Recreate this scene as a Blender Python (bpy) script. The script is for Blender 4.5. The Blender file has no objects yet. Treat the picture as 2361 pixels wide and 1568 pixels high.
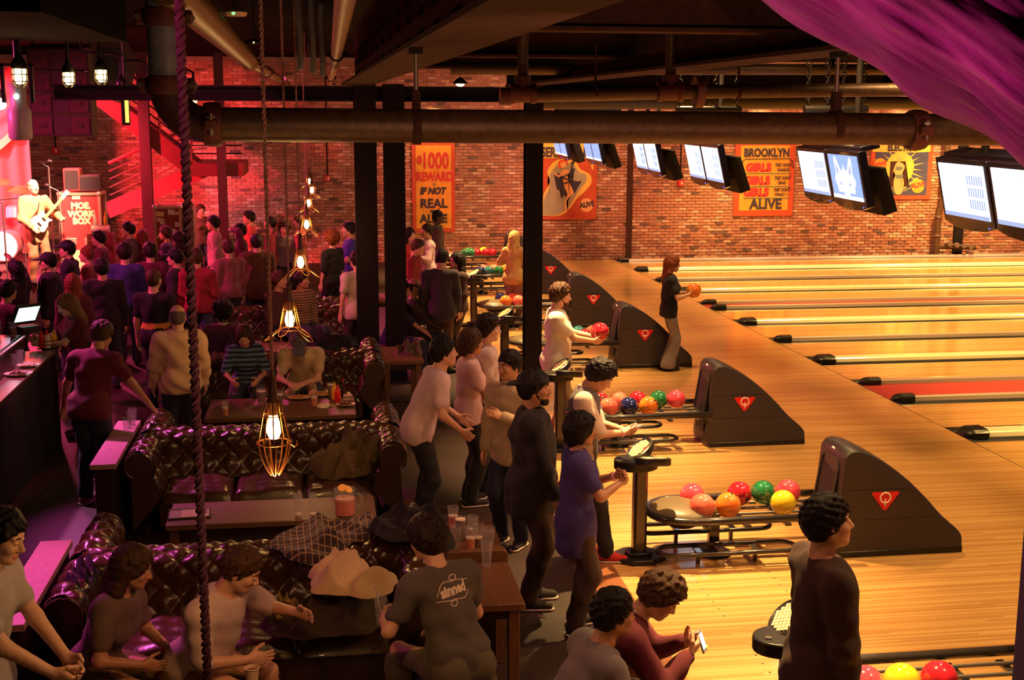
import bpy, bmesh, math, random
import numpy as np
from mathutils import Vector, Matrix, Euler
from mathutils.bvhtree import BVHTree
random.seed(7); np.random.seed(7)
SC = bpy.context.scene
COL = SC.collection
PI = math.pi
R = math.radians

# ------------------------------------------------------------------ camera
CAM_F, CAM_YAW, CAM_PITCH, CAM_ROLL, CAM_H = 2918.5, R(8.600), R(10.277), R(0.210), 3.757
def cam_axes():
    cy, sy, cp, sp = math.cos(CAM_YAW), math.sin(CAM_YAW), math.cos(CAM_PITCH), math.sin(CAM_PITCH)
    f = Vector((sy*cp, cy*cp, -sp)); r = Vector((cy, -sy, 0)); u = r.cross(f)
    cr, sr = math.cos(CAM_ROLL), math.sin(CAM_ROLL)
    return cr*r+sr*u, -sr*r+cr*u, f
_r, _u, _f = cam_axes()
cd = bpy.data.cameras.new('camera'); cam = bpy.data.objects.new('camera', cd); COL.objects.link(cam)
cam.matrix_world = Matrix(((_r.x, _u.x, -_f.x, 0), (_r.y, _u.y, -_f.y, 0), (_r.z, _u.z, -_f.z, CAM_H), (0, 0, 0, 1)))
cd.sensor_width = 36.0; cd.lens = CAM_F*36.0/2361.0; cd.clip_start = 0.05; cd.clip_end = 200
SC.camera = cam
def ray(px, py):
    return _r*((px-1180.5)/CAM_F) - _u*((py-784)/CAM_F) + _f
def G(px, py, z=0.0):
    "the place at height z that the surveyed photo point marks"
    d = ray(px, py); t = (z-CAM_H)/d.z; return Vector((d.x*t, d.y*t, z))
def DY(px, py, y):
    d = ray(px, py); t = y/d.y; return Vector((d.x*t, y, CAM_H+d.z*t))
def DX(px, py, x):
    d = ray(px, py); t = x/d.x; return Vector((x, d.y*t, CAM_H+d.z*t))

# ------------------------------------------------------------------ exposure, world
SC.view_settings.view_transform = 'Standard'; SC.view_settings.look = 'None'
SC.view_settings.gamma = 1.0; SC.view_settings.use_curve_mapping = False
SC.view_settings.exposure = 0.0
w = bpy.data.worlds.new('dark_hall'); SC.world = w; w.use_nodes = True
w.node_tree.nodes['Background'].inputs[0].default_value = (0.16, 0.035, 0.06, 1)
w.node_tree.nodes['Background'].inputs[1].default_value = 0.022

# ------------------------------------------------------------------ lights of the hall
def spot(name, loc, target, color, watts, angle=60, blend=.6, size=.08):
    l = bpy.data.lights.new(name, 'SPOT'); l.energy = watts; l.color = color; l.spot_size = R(angle); l.spot_blend = blend
    l.shadow_soft_size = size
    o = bpy.data.objects.new(name, l); COL.objects.link(o); o.location = loc
    o.rotation_euler = (Vector(target)-Vector(loc)).to_track_quat('-Z', 'Y').to_euler(); return o
def point(name, loc, color, watts, size=.03):
    l = bpy.data.lights.new(name, 'POINT'); l.energy = watts; l.color = color; l.shadow_soft_size = size
    o = bpy.data.objects.new(name, l); COL.objects.link(o); o.location = loc; return o
RACK_Y = [29.4, 26.0, 21.8, 18.2, 13.7, 10.05, 6.66]
AMBER = (1.0, .60, .22); WARM = (1.0, .68, .34)
MAGENTA = (1.0, .10, .55); RED = (1.0, .05, .09); PINK = (1.0, .16, .34); VIOLET = (.50, .12, 1.0)
for i, y in enumerate(RACK_Y):                       # ceiling spots above every ball return
    spot('ceiling_spot', (2.72, y+.75, 4.02), (2.85, y-.2, 0), AMBER, 2600, 58, 1.0, .03)
    spot('ceiling_spot', (5.2, y-1.0, 4.85), (5.2, y-.7, 0), AMBER, 760, 125, 1.0, .2)
    spot('lane_spot', (9.9, y+.3, 4.8), (10.6, y, 0), (1,.60,.17), 2300, 100, .9, .15)
    spot('lane_spot', (16, y+.3, 4.8), (16.6, y, 0), (1,.60,.17), 3600, 115, .9, .15)
for px in (1000, 1315, 1762, 2080):                  # picture lights above the four banners
    p = DY(px, 262, 31.4); spot('picture_light', (p.x, 31.2, 3.95), (p.x, 31.62, 2.75), (1, .64, .22), 110, 120, .9, .05)
for x in (-7, -3, 1, 5, 9, 13, 17, 21):              # wash on the brick wall
    c = (1, .42, .25) if x > 2 else (1, .34, .30)
    spot('wall_wash', (x, 27.6, 4.9), (x, 31.6, 1.4), c, 560 if x > 2 else 110, 120, .8, .2)
# stage light, far left
spot('stage_spot', (-3.6, 20.9, 4.7), (-6.1, 24.0, 2.0), (1, .40, .26), 9000, 62, .7, .1)
spot('stage_spot', (-8.0, 24.6, 4.8), (-7.0, 27.6, 2.2), (1, .30, .42), 5200, 75, .7, .1)
spot('stage_spot', (-8.6, 22.0, 4.8), (-5.4, 25.6, 1.2), (1, .08, .14), 5000, 70, .5, .1)
spot('stage_spot', (-7.0, 23.6, 4.75), (-4.0, 30.0, 2.3), (1, .045, .07), 5200, 46, .6, .15)
spot('stage_back_spot', (-6.5, 27.5, 4.7), (-2.6, 22.4, .8), (1, .05, .19), 3600, 52, .6, .2)
spot('crowd_spot', (-.6, 28.6, 4.8), (-1.2, 24.0, 1.0), (1, .07, .24), 2000, 58, .7, .2)
spot('crowd_spot', (-7.5, 17.0, 4.7), (-2.5, 18.5, 1.2), (1, .07, .30), 2100, 80, .7, .2)
spot('crowd_spot', (-1.5, 14.5, 4.85), (-1.6, 20.0, 1.0), (1, .14, .26), 260, 90, .8, .2)
# magenta light from the left over the lounge
spot('lounge_and_fill_spot', (-3.2, 10.6, 4.25), (-1.85, 8.1, .7), MAGENTA, 1500, 30, .9, .08)
spot('lounge_and_fill_spot', (-4.6, 9.4, 4.2), (.6, 7.6, 1.0), MAGENTA, 130, 60, .9, .08)
spot('lounge_and_fill_spot', (-3.3, 14.2, 4.25), (-1.8, 11.7, .7), MAGENTA, 1300, 30, .9, .08)
spot('lounge_and_fill_spot', (-4.8, 13.6, 4.2), (.4, 11.4, 1.0), MAGENTA, 130, 60, .9, .08)
spot('lounge_and_fill_spot', (-5.0, 15.2, 4.6), (-3.4, 13.0, 1.1), (1, .26, .62), 2200, 32, .7, .12)
spot('lounge_and_fill_spot', (-1.7, 0.9, 3.5), (1.5, 2.0, 4.4), MAGENTA, 400, 62, .8, .1)  # added lamp close to the camera, only there to light the timber brace
spot('lounge_and_fill_spot', (-3.6, 7.4, 4.7), (1.2, 11.8, 4.4), (.8, .08, .55), 14, 70, .8, .1)
spot('lounge_and_fill_spot', (3.9, 8.4, 4.85), (1.4, 9.6, .7), (1, .47, .26), 300, 60, .9, .1)
spot('lounge_and_fill_spot', (3.6, 12.2, 4.85), (1.2, 11.8, .9), (1, .47, .30), 300, 60, .9, .1)
spot('lounge_and_fill_spot', (2.6, 4.2, 4.7), (.6, 7.2, .5), (1, .36, .22), 170, 66, .9, .1)
spot('fill_spot', (1.0, 3.6, 3.35), (1.4, 6.8, 3.74), (1, .50, .26), 110, 95, .9, .06)  # added warm lamp without a fixture, brightens the big pipe
spot('fill_spot', (3.6, 3.9, 3.2), (3.4, 8.6, 4.0), (1, .40, .24), 90, 100, .9, .06)  # another added warm lamp, for the right part of the overhead pipes
spot('fill_spot', (.9, 1.35, 3.3), (-.62, 2.5, 3.3), (1, .42, .36), 14, 60, .9, .05)  # weak lamp added to bring out the near twisted cord
spot('fill_spot', (1.2, 6.2, 4.85), (-1.0, 6.85, 4.2), (.62, .62, 1.0), 40, 44, .9, .05)  # bluish lamp added to put a highlight on the pipe riser
# ------------------------------------------------------------------ tagging
def tag(o, label=None, cat=None, group=None, kind=None):
    if label: o['label'] = label
    if cat: o['category'] = cat
    if group: o['group'] = group
    if kind: o['kind'] = kind
    return o
def thing(name, label, cat, loc=(0, 0, 0), rz=0.0, group=None):
    o = bpy.data.objects.new(name, None); COL.objects.link(o); o.location = loc; o.rotation_euler = (0, 0, rz)
    o.empty_display_size = .1
    return tag(o, label, cat, group)
def dup(root, loc=None, rz=None, label=None):
    def cp(o, par):
        c = o.copy(); COL.objects.link(c)
        if par is not None: c.parent = par
        for ch in o.children: cp(ch, c)
        return c
    r = cp(root, None)
    if loc is not None: r.location = loc
    if rz is not None: r.rotation_euler = (0, 0, rz)
    if label: r['label'] = label
    return r
# ------------------------------------------------------------------ materials
MATS = {}
def M(name, col=(.5, .5, .5), rough=.5, metal=0.0, noise=0.0, nscale=8.0, bump=0.0, bscale=60.0, emit=None, es=0.0, spec=.5,
      trans=0.0, alpha=1.0, coat=0.0, col2=None, stretch=(1, 1, 1), sheen=0.0, ior=1.45):
    if name in MATS: return MATS[name]
    m = bpy.data.materials.new(name); m.use_nodes = True; nt = m.node_tree; b = nt.nodes['Principled BSDF']
    c = (*col, 1)
    b.inputs['Base Color'].default_value = c; b.inputs['Roughness'].default_value = rough; b.inputs['Metallic'].default_value = metal
    b.inputs['Specular IOR Level'].default_value = spec; b.inputs['Coat Weight'].default_value = coat; b.inputs['IOR'].default_value = ior
    b.inputs['Transmission Weight'].default_value = trans; b.inputs['Alpha'].default_value = alpha; b.inputs['Sheen Weight'].default_value = sheen
    if emit: b.inputs['Emission Color'].default_value = (*emit, 1); b.inputs['Emission Strength'].default_value = es
    if noise or bump:
        tc = nt.nodes.new('ShaderNodeTexCoord'); mp = nt.nodes.new('ShaderNodeMapping'); mp.inputs['Scale'].default_value = stretch
        nt.links.new(tc.outputs['Object'], mp.inputs['Vector'])
    if noise:
        n = nt.nodes.new('ShaderNodeTexNoise'); n.inputs['Scale'].default_value = nscale; n.inputs['Detail'].default_value = 5
        nt.links.new(mp.outputs[0], n.inputs['Vector'])
        rp = nt.nodes.new('ShaderNodeValToRGB'); rp.color_ramp.elements[0].position = .3; rp.color_ramp.elements[1].position = .7
        d = col2 if col2 else tuple(max(0, x*(1-noise)) for x in col)
        rp.color_ramp.elements[0].color = (*d, 1); rp.color_ramp.elements[1].color = c
        nt.links.new(n.outputs['Fac'], rp.inputs[0]); nt.links.new(rp.outputs[0], b.inputs['Base Color'])
    if bump:
        n2 = nt.nodes.new('ShaderNodeTexNoise'); n2.inputs['Scale'].default_value = bscale; n2.inputs['Detail'].default_value = 4
        nt.links.new(mp.outputs[0], n2.inputs['Vector'])
        bp = nt.nodes.new('ShaderNodeBump'); bp.inputs['Strength'].default_value = bump; bp.inputs['Distance'].default_value = .01
        nt.links.new(n2.outputs['Fac'], bp.inputs['Height']); nt.links.new(bp.outputs[0], b.inputs['Normal'])
    MATS[name] = m; return m
def wood(name, c1, c2, axis='X', board=.03, rough=.25, length=2.2, coat=.3, grain=.5):
    "strip boards laid along an axis, tone varies from board to board"
    if name in MATS: return MATS[name]
    m = bpy.data.materials.new(name); m.use_nodes = True; nt = m.node_tree; N = nt.nodes.new; L = nt.links.new; b = nt.nodes['Principled BSDF']
    tc = N('ShaderNodeTexCoord'); sp = N('ShaderNodeSeparateXYZ'); L(tc.outputs['Object'], sp.inputs[0])
    u, v = ('X', 'Y') if axis == 'X' else ('Y', 'X')
    def mth(op, a, bb=None):
        n = N('ShaderNodeMath'); n.operation = op
        for i, q in enumerate((a, bb)):
            if q is None: continue
            if isinstance(q, (int, float)): n.inputs[i].default_value = q
            else: L(q, n.inputs[i])
        return n.outputs[0]
    row = mth('FLOOR', mth('DIVIDE', sp.outputs[v], board))
    wn = N('ShaderNodeTexWhiteNoise'); wn.noise_dimensions = '1D'; L(row, wn.inputs['W'])
    seg = mth('FLOOR', mth('ADD', mth('DIVIDE', sp.outputs[u], length), mth('MULTIPLY', wn.outputs['Value'], 7.0)))
    cb = N('ShaderNodeCombineXYZ'); L(row, cb.inputs[0]); L(seg, cb.inputs[1])
    wn2 = N('ShaderNodeTexWhiteNoise'); wn2.noise_dimensions = '2D'; L(cb.outputs[0], wn2.inputs['Vector'])
    mp = N('ShaderNodeMapping'); L(tc.outputs['Object'], mp.inputs[0])
    mp.inputs['Scale'].default_value = (1.2, 45, 10) if axis == 'X' else (45, 1.2, 10)
    nz = N('ShaderNodeTexNoise'); nz.inputs['Scale'].default_value = 1.5; nz.inputs['Detail'].default_value = 6; L(mp.outputs[0], nz.inputs['Vector'])
    mix = mth('ADD', mth('MULTIPLY', wn2.outputs['Value'], 1-grain*.5), mth('MULTIPLY', nz.outputs['Fac'], grain*.8))
    rp = N('ShaderNodeValToRGB'); rp.color_ramp.elements[0].position = .15; rp.color_ramp.elements[1].position = .95
    rp.color_ramp.elements[0].color = (*c1, 1); rp.color_ramp.elements[1].color = (*c2, 1); L(mix, rp.inputs[0])
    L(rp.outputs[0], b.inputs['Base Color']); b.inputs['Roughness'].default_value = rough; b.inputs['Coat Weight'].default_value = coat
    b.inputs['Coat Roughness'].default_value = .12
    MATS[name] = m; return m
def E(name, col, strength):
    return M(name, (0, 0, 0), emit=col, es=strength)
def glass(name, col=(1, 1, 1), rough=.02):
    return M(name, col, rough=rough, trans=1.0, ior=1.45)
# ------------------------------------------------------------------ mesh builder
class MB:
    def __init__(s): s.v = []; s.f = []; s.m = []; s.mi = 0
    def add(s, vs, fs):
        o = len(s.v); s.v += [tuple(x) for x in vs]
        for f in fs: s.f.append(tuple(i+o for i in f)); s.m.append(s.mi)
        return s
    def box(s, c, d, rot=None):
        x, y, z = d[0]/2, d[1]/2, d[2]/2
        vs = [Vector((a*x, b*y, e*z)) for a in (-1, 1) for b in (-1, 1) for e in (-1, 1)]
        if rot is not None:
            rm = rot if isinstance(rot, Matrix) else Euler(rot).to_matrix(); vs = [rm @ q for q in vs]
        return s.add([q+Vector(c) for q in vs], [(0, 1, 3, 2), (4, 6, 7, 5), (0, 4, 5, 1), (2, 3, 7, 6), (0, 2, 6, 4), (1, 5, 7, 3)])
    def span(s, a, b):
        return s.box([(a[i]+b[i])/2 for i in range(3)], [abs(b[i]-a[i]) for i in range(3)])
    def tube(s, pts, r, n=10, closed=False, cap=True, squash=None):
        pts = [Vector(p) for p in pts]; k = len(pts); rs = r if isinstance(r, (list, tuple)) else [r]*k
        vs = []; up = None
        for i, p in enumerate(pts):
            a = pts[i-1] if (i > 0 or closed) else p; b = pts[(i+1) % k] if (i < k-1 or closed) else p
            t = (b-a).normalized()
            if up is None: up = Vector((0, 0, 1)) if abs(t.z) < .9 else Vector((1, 0, 0))
            sd = t.cross(up)
            if sd.length < 1e-5: sd = t.orthogonal()
            sd.normalize(); up = sd.cross(t).normalized()
            for j in range(n):
                an = 2*PI*j/n; vs.append(p+(sd*math.cos(an)+up*math.sin(an)*(squash or 1))*rs[i])
        fs = []
        for i in range(k if closed else k-1):
            for j in range(n):
                a, b = i*n+j, i*n+(j+1) % n; c, d = ((i+1) % k)*n+(j+1) % n, ((i+1) % k)*n+j
                fs.append((a, b, c, d))
        if cap and not closed: fs.append(tuple(range(n))[::-1]); fs.append(tuple((k-1)*n+j for j in range(n)))
        return s.add(vs, fs)
    def cyl(s, a, b, r, r2=None, n=16):
        return s.tube([a, b], [r, r if r2 is None else r2], n)
    def lathe(s, prof, n=20, c=(0, 0, 0), rot=None, sx=1, sy=1):
        vs = []
        for (r, z) in prof:
            for j in range(n):
                q = Vector((r*math.cos(2*PI*j/n)*sx, r*math.sin(2*PI*j/n)*sy, z))
                if rot is not None: q = (rot if isinstance(rot, Matrix) else Euler(rot).to_matrix()) @ q
                vs.append(q+Vector(c))
        k = len(prof); fs = []
        for i in range(k-1):
            for j in range(n): fs.append((i*n+j, i*n+(j+1) % n, (i+1)*n+(j+1) % n, (i+1)*n+j))
        if prof[0][0] > 1e-6: fs.append(tuple(range(n))[::-1])
        if prof[-1][0] > 1e-6: fs.append(tuple((k-1)*n+j for j in range(n)))
        return s.add(vs, fs)
    def sphere(s, c, r, n=16, m=10, sc=(1, 1, 1), rot=None):
        prof = [(math.sin(PI*i/m), -math.cos(PI*i/m)) for i in range(m+1)]
        vs = []
        rm = None if rot is None else (rot if isinstance(rot, Matrix) else Euler(rot).to_matrix())
        o = len(s.v)
        for (q, z) in prof:
            for j in range(n):
                p = Vector((q*math.cos(2*PI*j/n)*r*sc[0], q*math.sin(2*PI*j/n)*r*sc[1], z*r*sc[2]))
                if rm is not None: p = rm @ p
                vs.append(p+Vector(c))
        fs = [(i*n+j, i*n+(j+1) % n, (i+1)*n+(j+1) % n, (i+1)*n+j) for i in range(m) for j in range(n)]
        return s.add(vs, fs)
    def prism(s, poly, h, fn=None):
        "2D outline extruded; fn(x, y, t) gives the 3D point, t = 0..1 through the thickness"
        n = len(poly); fn = fn or (lambda x, y, t: (x, y, t*h))
        vs = [fn(x, y, 0) for x, y in poly]+[fn(x, y, 1) for x, y in poly]
        fs = [tuple(range(n))[::-1], tuple(range(n, 2*n))]+[(i, (i+1) % n, n+(i+1) % n, n+i) for i in range(n)]
        return s.add(vs, fs)
    def grid(s, fn, nu, nv, wrap_u=False):
        vs = [fn(i/(nu if wrap_u else nu-1), j/(nv-1)) for i in range(nu) for j in range(nv)]
        fs = []
        for i in range(nu if wrap_u else nu-1):
            for j in range(nv-1):
                a = (i % nu)*nv+j; b = ((i+1) % nu)*nv+j; fs.append((a, b, b+1, a+1))
        return s.add(vs, fs)
    def build(s, name, mat, parent=None, smooth=40, bevel=0.0, sub=0, label=None, kind=None, solid=0.0):
        me = bpy.data.meshes.new(name); me.from_pydata(s.v, [], s.f); me.update()
        mats = mat if isinstance(mat, (list, tuple)) else [mat]
        for q in mats: me.materials.append(q)
        if len(mats) > 1: me.polygons.foreach_set('material_index', s.m)
        if smooth:
            me.polygons.foreach_set('use_smooth', [True]*len(me.polygons)); me.set_sharp_from_angle(angle=R(smooth))
        o = bpy.data.objects.new(name, me); COL.objects.link(o)
        if parent is not None: o.parent = parent
        if bevel:
            b = o.modifiers.new('bevel', 'BEVEL'); b.width = bevel; b.segments = 2; b.limit_method = 'ANGLE'
        if solid:
            q = o.modifiers.new('solid', 'SOLIDIFY'); q.thickness = solid; q.offset = 0
        if sub:
            q = o.modifiers.new('sub', 'SUBSURF'); q.levels = sub; q.render_levels = sub
        if label: o['label'] = label
        if kind: o['kind'] = kind
        return o
def np_mesh(name, verts, faces, mat, parent=None, smooth=True):
    me = bpy.data.meshes.new(name); me.from_pydata(verts.tolist() if hasattr(verts, 'tolist') else verts, [], faces.tolist() if hasattr(faces, 'tolist') else faces); me.update()
    for q in (mat if isinstance(mat, (list, tuple)) else [mat]): me.materials.append(q)
    if smooth: me.polygons.foreach_set('use_smooth', [True]*len(me.polygons))
    o = bpy.data.objects.new(name, me); COL.objects.link(o)
    if parent is not None: o.parent = parent
    return o
def text_mesh(name, body, size, mat, parent, mtx, extrude=.002, bold=0.0, width=1.0, shear=0.0, spacing=1.0, label=None):
    cu = bpy.data.curves.new(name, 'FONT'); cu.body = body; cu.size = size; cu.extrude = extrude; cu.align_x = 'CENTER'; cu.align_y = 'CENTER'
    cu.offset = bold; cu.shear = shear; cu.space_character = spacing; cu.resolution_u = 3
    t = bpy.data.objects.new(name, cu); COL.objects.link(t)
    me = bpy.data.meshes.new_from_object(t.evaluated_get(bpy.context.evaluated_depsgraph_get()))
    bpy.data.objects.remove(t); me.materials.clear(); me.materials.append(mat)
    me.transform(mtx @ Matrix.Diagonal((width, 1, 1, 1)))
    o = bpy.data.objects.new(name, me); COL.objects.link(o)
    if parent is not None: o.parent = parent
    if label: o['label'] = label
    return o
def arc(c, r, a0, a1, n, plane='XY'):
    out = []
    for i in range(n+1):
        a = R(a0+(a1-a0)*i/n); x, y = r*math.cos(a), r*math.sin(a)
        out.append({'XY': (c[0]+x, c[1]+y, c[2]), 'XZ': (c[0]+x, c[1], c[2]+y), 'YZ': (c[0], c[1]+x, c[2]+y)}[plane])
    return out
# ================================================================== structure
WALL_Y = 31.65; CEIL = 5.0
maple = wood('maple_boards', (.50, .235, .072), (.74, .42, .155), 'X', .0275, .24, 3.1, .5, .55)
lane_m = wood('lane_boards', (.58, .29, .085), (.80, .47, .17), 'X', .0275, .13, 6.0, .8, .4)
oak = wood('oak_border', (.16, .052, .018), (.30, .115, .042), 'Y', .12, .35, 2.6, .3, 1.2)
dark_floor = M('dark_floor', (.030, .011, .008), .55, 0, .45, 3, .05, 30)
steel_dark = M('dark_steel', (.012, .008, .010), .75, .0, .35, 14, .1, 90, spec=.2)
steel_brown = M('brown_painted_steel', (.066, .028, .020), .85, 0, .35, 10, .15, 120, spec=.12)
black = M('black_plastic', (.012, .010, .011), .35)
blackm = M('black_matte', (.010, .008, .009), .7)
pipe_m = M('iron_pipe', (.115, .060, .032), .38, .25, .45, 22, .25, 160)
pipe_blue = M('grey_painted_pipe', (.26, .26, .36), .45, .1, .3, 15, .2, 140)
rust = M('rust_red_cast_iron', (.17, .045, .035), .55, .1, .5, 25, .5, 90)
rod_m = M('zinc_rod', (.26, .19, .17), .4, .7)
MB().span((-12, -3, -.12), (2.10, WALL_Y, 0)).build('floor', dark_floor, kind='structure', smooth=0)
MB().span((2.36, -3, -.12), (7.40, WALL_Y, 0)).build('floor_approach', maple, kind='structure', smooth=0)
MB().span((7.40, -3, -.30), (23, WALL_Y, -.14)).build('floor_lane_bed', M('lane_bed', (.05, .035, .03), .6), kind='structure', smooth=0)
edge = thing('trim_1', None, None); edge['kind'] = 'structure'
for k in range(13):
    y0 = -3+k*2.6; MB().span((2.102, y0+.002, -.12), (2.358, min(y0+2.598, WALL_Y), .006)).build('border_board', oak, edge, bevel=.003)
MB().span((7.397, -3, -.02), (7.406, WALL_Y, .0015)).build('trim_2', M('foul_line', (.06, .02, .012), .5), kind='structure', smooth=0)
# small inlaid approach dots
dots = MB()
for y in RACK_Y:
    for s in (-1, 1):
        for k in range(7):
            for x in (2.95, 3.6): dots.lathe([(.009, 0), (.009, .0012)], 8, (x, y+s*.92+(k-3)*.14, 0))
dots.build('approach_dots', M('dot_dark', (.08, .025, .012), .5), kind='stuff', smooth=0)
bpy.data.objects['approach_dots'].parent = bpy.data.objects['floor_approach']
# ceiling and plain walls
MB().span((-12, -3, CEIL), (23, WALL_Y+.3, CEIL+.2)).build('ceiling', M('ceiling_black', (.005, .003, .004), .95, 0, .5, 3, spec=.05), kind='structure', smooth=0)
MB().span((-12.2, -3, -.1), (-12, WALL_Y+.3, CEIL)).build('wall_left', M('plain_wall', (.10, .03, .03), .8), kind='structure', smooth=0)
MB().span((23, -3, -.1), (23.2, WALL_Y+.3, CEIL)).build('wall_right', M('plain_wall'), kind='structure', smooth=0)
# brick wall: every brick is geometry
def tint_mat(name, rough=.85):
    m = bpy.data.materials.new(name); m.use_nodes = True; nt = m.node_tree; b = nt.nodes['Principled BSDF']
    a = nt.nodes.new('ShaderNodeAttribute'); a.attribute_name = 'tint'
    n = nt.nodes.new('ShaderNodeTexNoise'); n.inputs['Scale'].default_value = 9; n.inputs['Detail'].default_value = 6
    tc = nt.nodes.new('ShaderNodeTexCoord'); nt.links.new(tc.outputs['Object'], n.inputs['Vector'])
    mx = nt.nodes.new('ShaderNodeMix'); mx.data_type = 'RGBA'; mx.blend_type = 'MULTIPLY'; mx.inputs['Factor'].default_value = .75
    rp = nt.nodes.new('ShaderNodeValToRGB'); rp.color_ramp.elements[0].position = .3; rp.color_ramp.elements[0].color = (.5, .45, .45, 1); rp.color_ramp.elements[1].position = .62
    nt.links.new(n.outputs['Fac'], rp.inputs[0]); nt.links.new(a.outputs['Color'], mx.inputs['A']); nt.links.new(rp.outputs[0], mx.inputs['B'])
    nt.links.new(mx.outputs['Result'], b.inputs['Base Color']); b.inputs['Roughness'].default_value = rough
    return m
brick_m = tint_mat('brick_clay')
wall = MB().span((-12, WALL_Y, -.1), (23, WALL_Y+.3, CEIL)).build('wall_back', M('lime_mortar', (.40, .24, .18), .9, 0, .4, 5), kind='structure', smooth=0)
def brick_col(rng):
    t = rng.random(); base = np.array([.46, .20, .13])
    if t < .20: base = np.array([.60, .36, .26])
    elif t < .32: base = np.array([.34, .14, .10])
    elif t < .37: base = np.array([.16, .09, .08])
    return base*(.88+.24*rng.random())
def make_bricks():
    rng = np.random.default_rng(3); L, Hh = .222, .0775
    V = []; F = []; C = []; single = []
    for r in range(int(4.95/Hh)):
        off = (r % 2)*L/2
        for c in range(-46, 92):
            x = c*L+off; z = r*Hh+.01
            if rng.random() < .012: continue
            d = .012+.016*rng.random(); lw = L-.013-.004*rng.random(); h = Hh-.012-.003*rng.random()
            col = brick_col(rng)
            if 7.4 < x < 17.2 and 1.05 < z < 1.05+7*Hh and len(single) < 296: single.append((x, z, lw, h, d, col)); continue
            o = len(V); y0, y1 = WALL_Y-d, WALL_Y+.01; e = .004
            V += [(x+e, y0, z+e), (x+lw-e, y0, z+e), (x+lw-e, y0, z+h-e), (x+e, y0, z+h-e), (x, y1, z), (x+lw, y1, z), (x+lw, y1, z+h), (x, y1, z+h)]
            F += [(o, o+1, o+2, o+3), (o+4, o+5, o+1, o), (o+3, o+2, o+6, o+7), (o+4, o, o+3, o+7), (o+1, o+5, o+6, o+2)]
            C += [col]*5
    def mk(name, V, F, C):
        me = bpy.data.meshes.new(name); me.from_pydata(V, [], F); me.materials.append(brick_m)
        a = me.attributes.new('tint', 'FLOAT_COLOR', 'FACE'); a.data.foreach_set('color', np.concatenate([np.array(C), np.ones((len(C), 1))], 1).astype(np.float32).ravel())
        return me
    o = bpy.data.objects.new('brickwork', mk('brickwork', V, F, C)); COL.objects.link(o); o.parent = wall; o['kind'] = 'stuff'
    kinds = []
    for k in range(10):
        col = brick_col(rng); lw, h, d, e = L-.015, Hh-.013, .02, .004
        v = [(e, -d, e), (lw-e, -d, e), (lw-e, -d, h-e), (e, -d, h-e), (0, .01, 0), (lw, .01, 0), (lw, .01, h), (0, .01, h)]
        kinds.append(mk('brick', v, [(0, 1, 2, 3), (4, 5, 1, 0), (3, 2, 6, 7), (4, 0, 3, 7), (1, 5, 6, 2)], [col]*5))
    for i, (x, z, lw, h, d, col) in enumerate(single):
        b = bpy.data.objects.new('brick', kinds[rng.integers(10)]); COL.objects.link(b); b.parent = wall; b.location = (x, WALL_Y+.014*(rng.random()-.5), z)
make_bricks()
p = DY(1452, 400, WALL_Y)
MB().span((p.x-.07, WALL_Y-.07, 0), (p.x+.07, WALL_Y, 4.7)).build('trim_3', steel_brown, kind='structure', bevel=.006)
# ------------------------------------------------------------------ steel columns and beams
COLY = 17.4
def column(px0, px1, label, y=COLY):
    a = DY(px0, 400, y); b = DY(px1, 400, y); wdt = b.x-a.x; cx = (a.x+b.x)/2
    t = thing('steel_column', label, 'column', (cx, y, 0))
    MB().span((-wdt/2, -.012, 0), (wdt/2, .012, 4.1)).build('flange', steel_dark, t, bevel=.003)
    MB().span((-wdt/2, .22, 0), (wdt/2, .244, 4.1)).build('flange', steel_dark, t, bevel=.003)
    MB().span((-.012, .012, 0), (.012, .22, 4.1)).build('web', steel_dark, t)
    m = MB().span((-wdt/2-.06, -.08, 0), (wdt/2+.06, .31, .02))
    m.build('base_plate', steel_dark, t, bevel=.004)
    return t
column(818, 869, 'left dark steel column, behind the sofas and left of two close columns')
column(886, 934, 'dark steel column standing just right of another, beside the seated glasses wearer')
column(1213, 1252, 'dark steel column standing alone beside the far ball racks')
def ibeam(a, b, wdt, h, label, name='steel_beam', bolts=True, mat=None):
    "I-beam from a to b (centre of the underside)"
    mat = mat or steel_brown
    a = Vector(a); b = Vector(b); d = b-a; L = d.length
    t = thing(name, label, 'beam', a, math.atan2(d.y, d.x))
    MB().span((0, -wdt/2, 0), (L, wdt/2, .028)).build('flange', mat, t, bevel=.003)
    MB().span((0, -wdt/2, h-.028), (L, wdt/2, h)).build('flange', mat, t, bevel=.003)
    MB().span((0, -.012, .028), (L, .012, h-.028)).build('web', mat, t)
    if bolts:
        proto = None
        for x in np.arange(.35, L, .9):
            for z in (.14, .27, .40):
                for dx in (0, .16):
                    if proto is None: o = proto = MB().lathe([(.024, 0), (.022, .010), (.012, .018), (0, .02)], 8, rot=(R(-90), 0, 0)).build('rivet', mat, t)
                    else: o = proto.copy(); COL.objects.link(o); o.parent = t
                    o.location = (x+dx, .012, z)
    return t
ZB = 4.08
def mid(p, q): return (p+q)/2
fa = mid(G(800, 190, ZB), G(853, 196, ZB)); na = mid(G(1102, 17, ZB), G(1395, 15, ZB)); fa.y = max(fa.y, COLY)
da = (fa-na).normalized(); 
fa = na+da*((COLY+.15-na.y)/da.y); na = na+da*((1.2-na.y)/da.y)
ibeam(na, fa, .40, .72, 'broad riveted steel girder running overhead from the camera to the paired columns')
fb = mid(G(1561, 156, ZB), G(1561, 166, ZB)); nb = mid(G(1985, 112, ZB), G(1985, 128, ZB)); db = (fb-nb).normalized()
db = da.copy(); nb2 = fb+db*((1.6-fb.y)/db.y); fb2 = fb+db*((COLY+.15-fb.y)/db.y)
ibeam(nb2, fb2, .36, .72, 'steel girder with a magenta lit lower edge above the big pipe')
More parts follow.
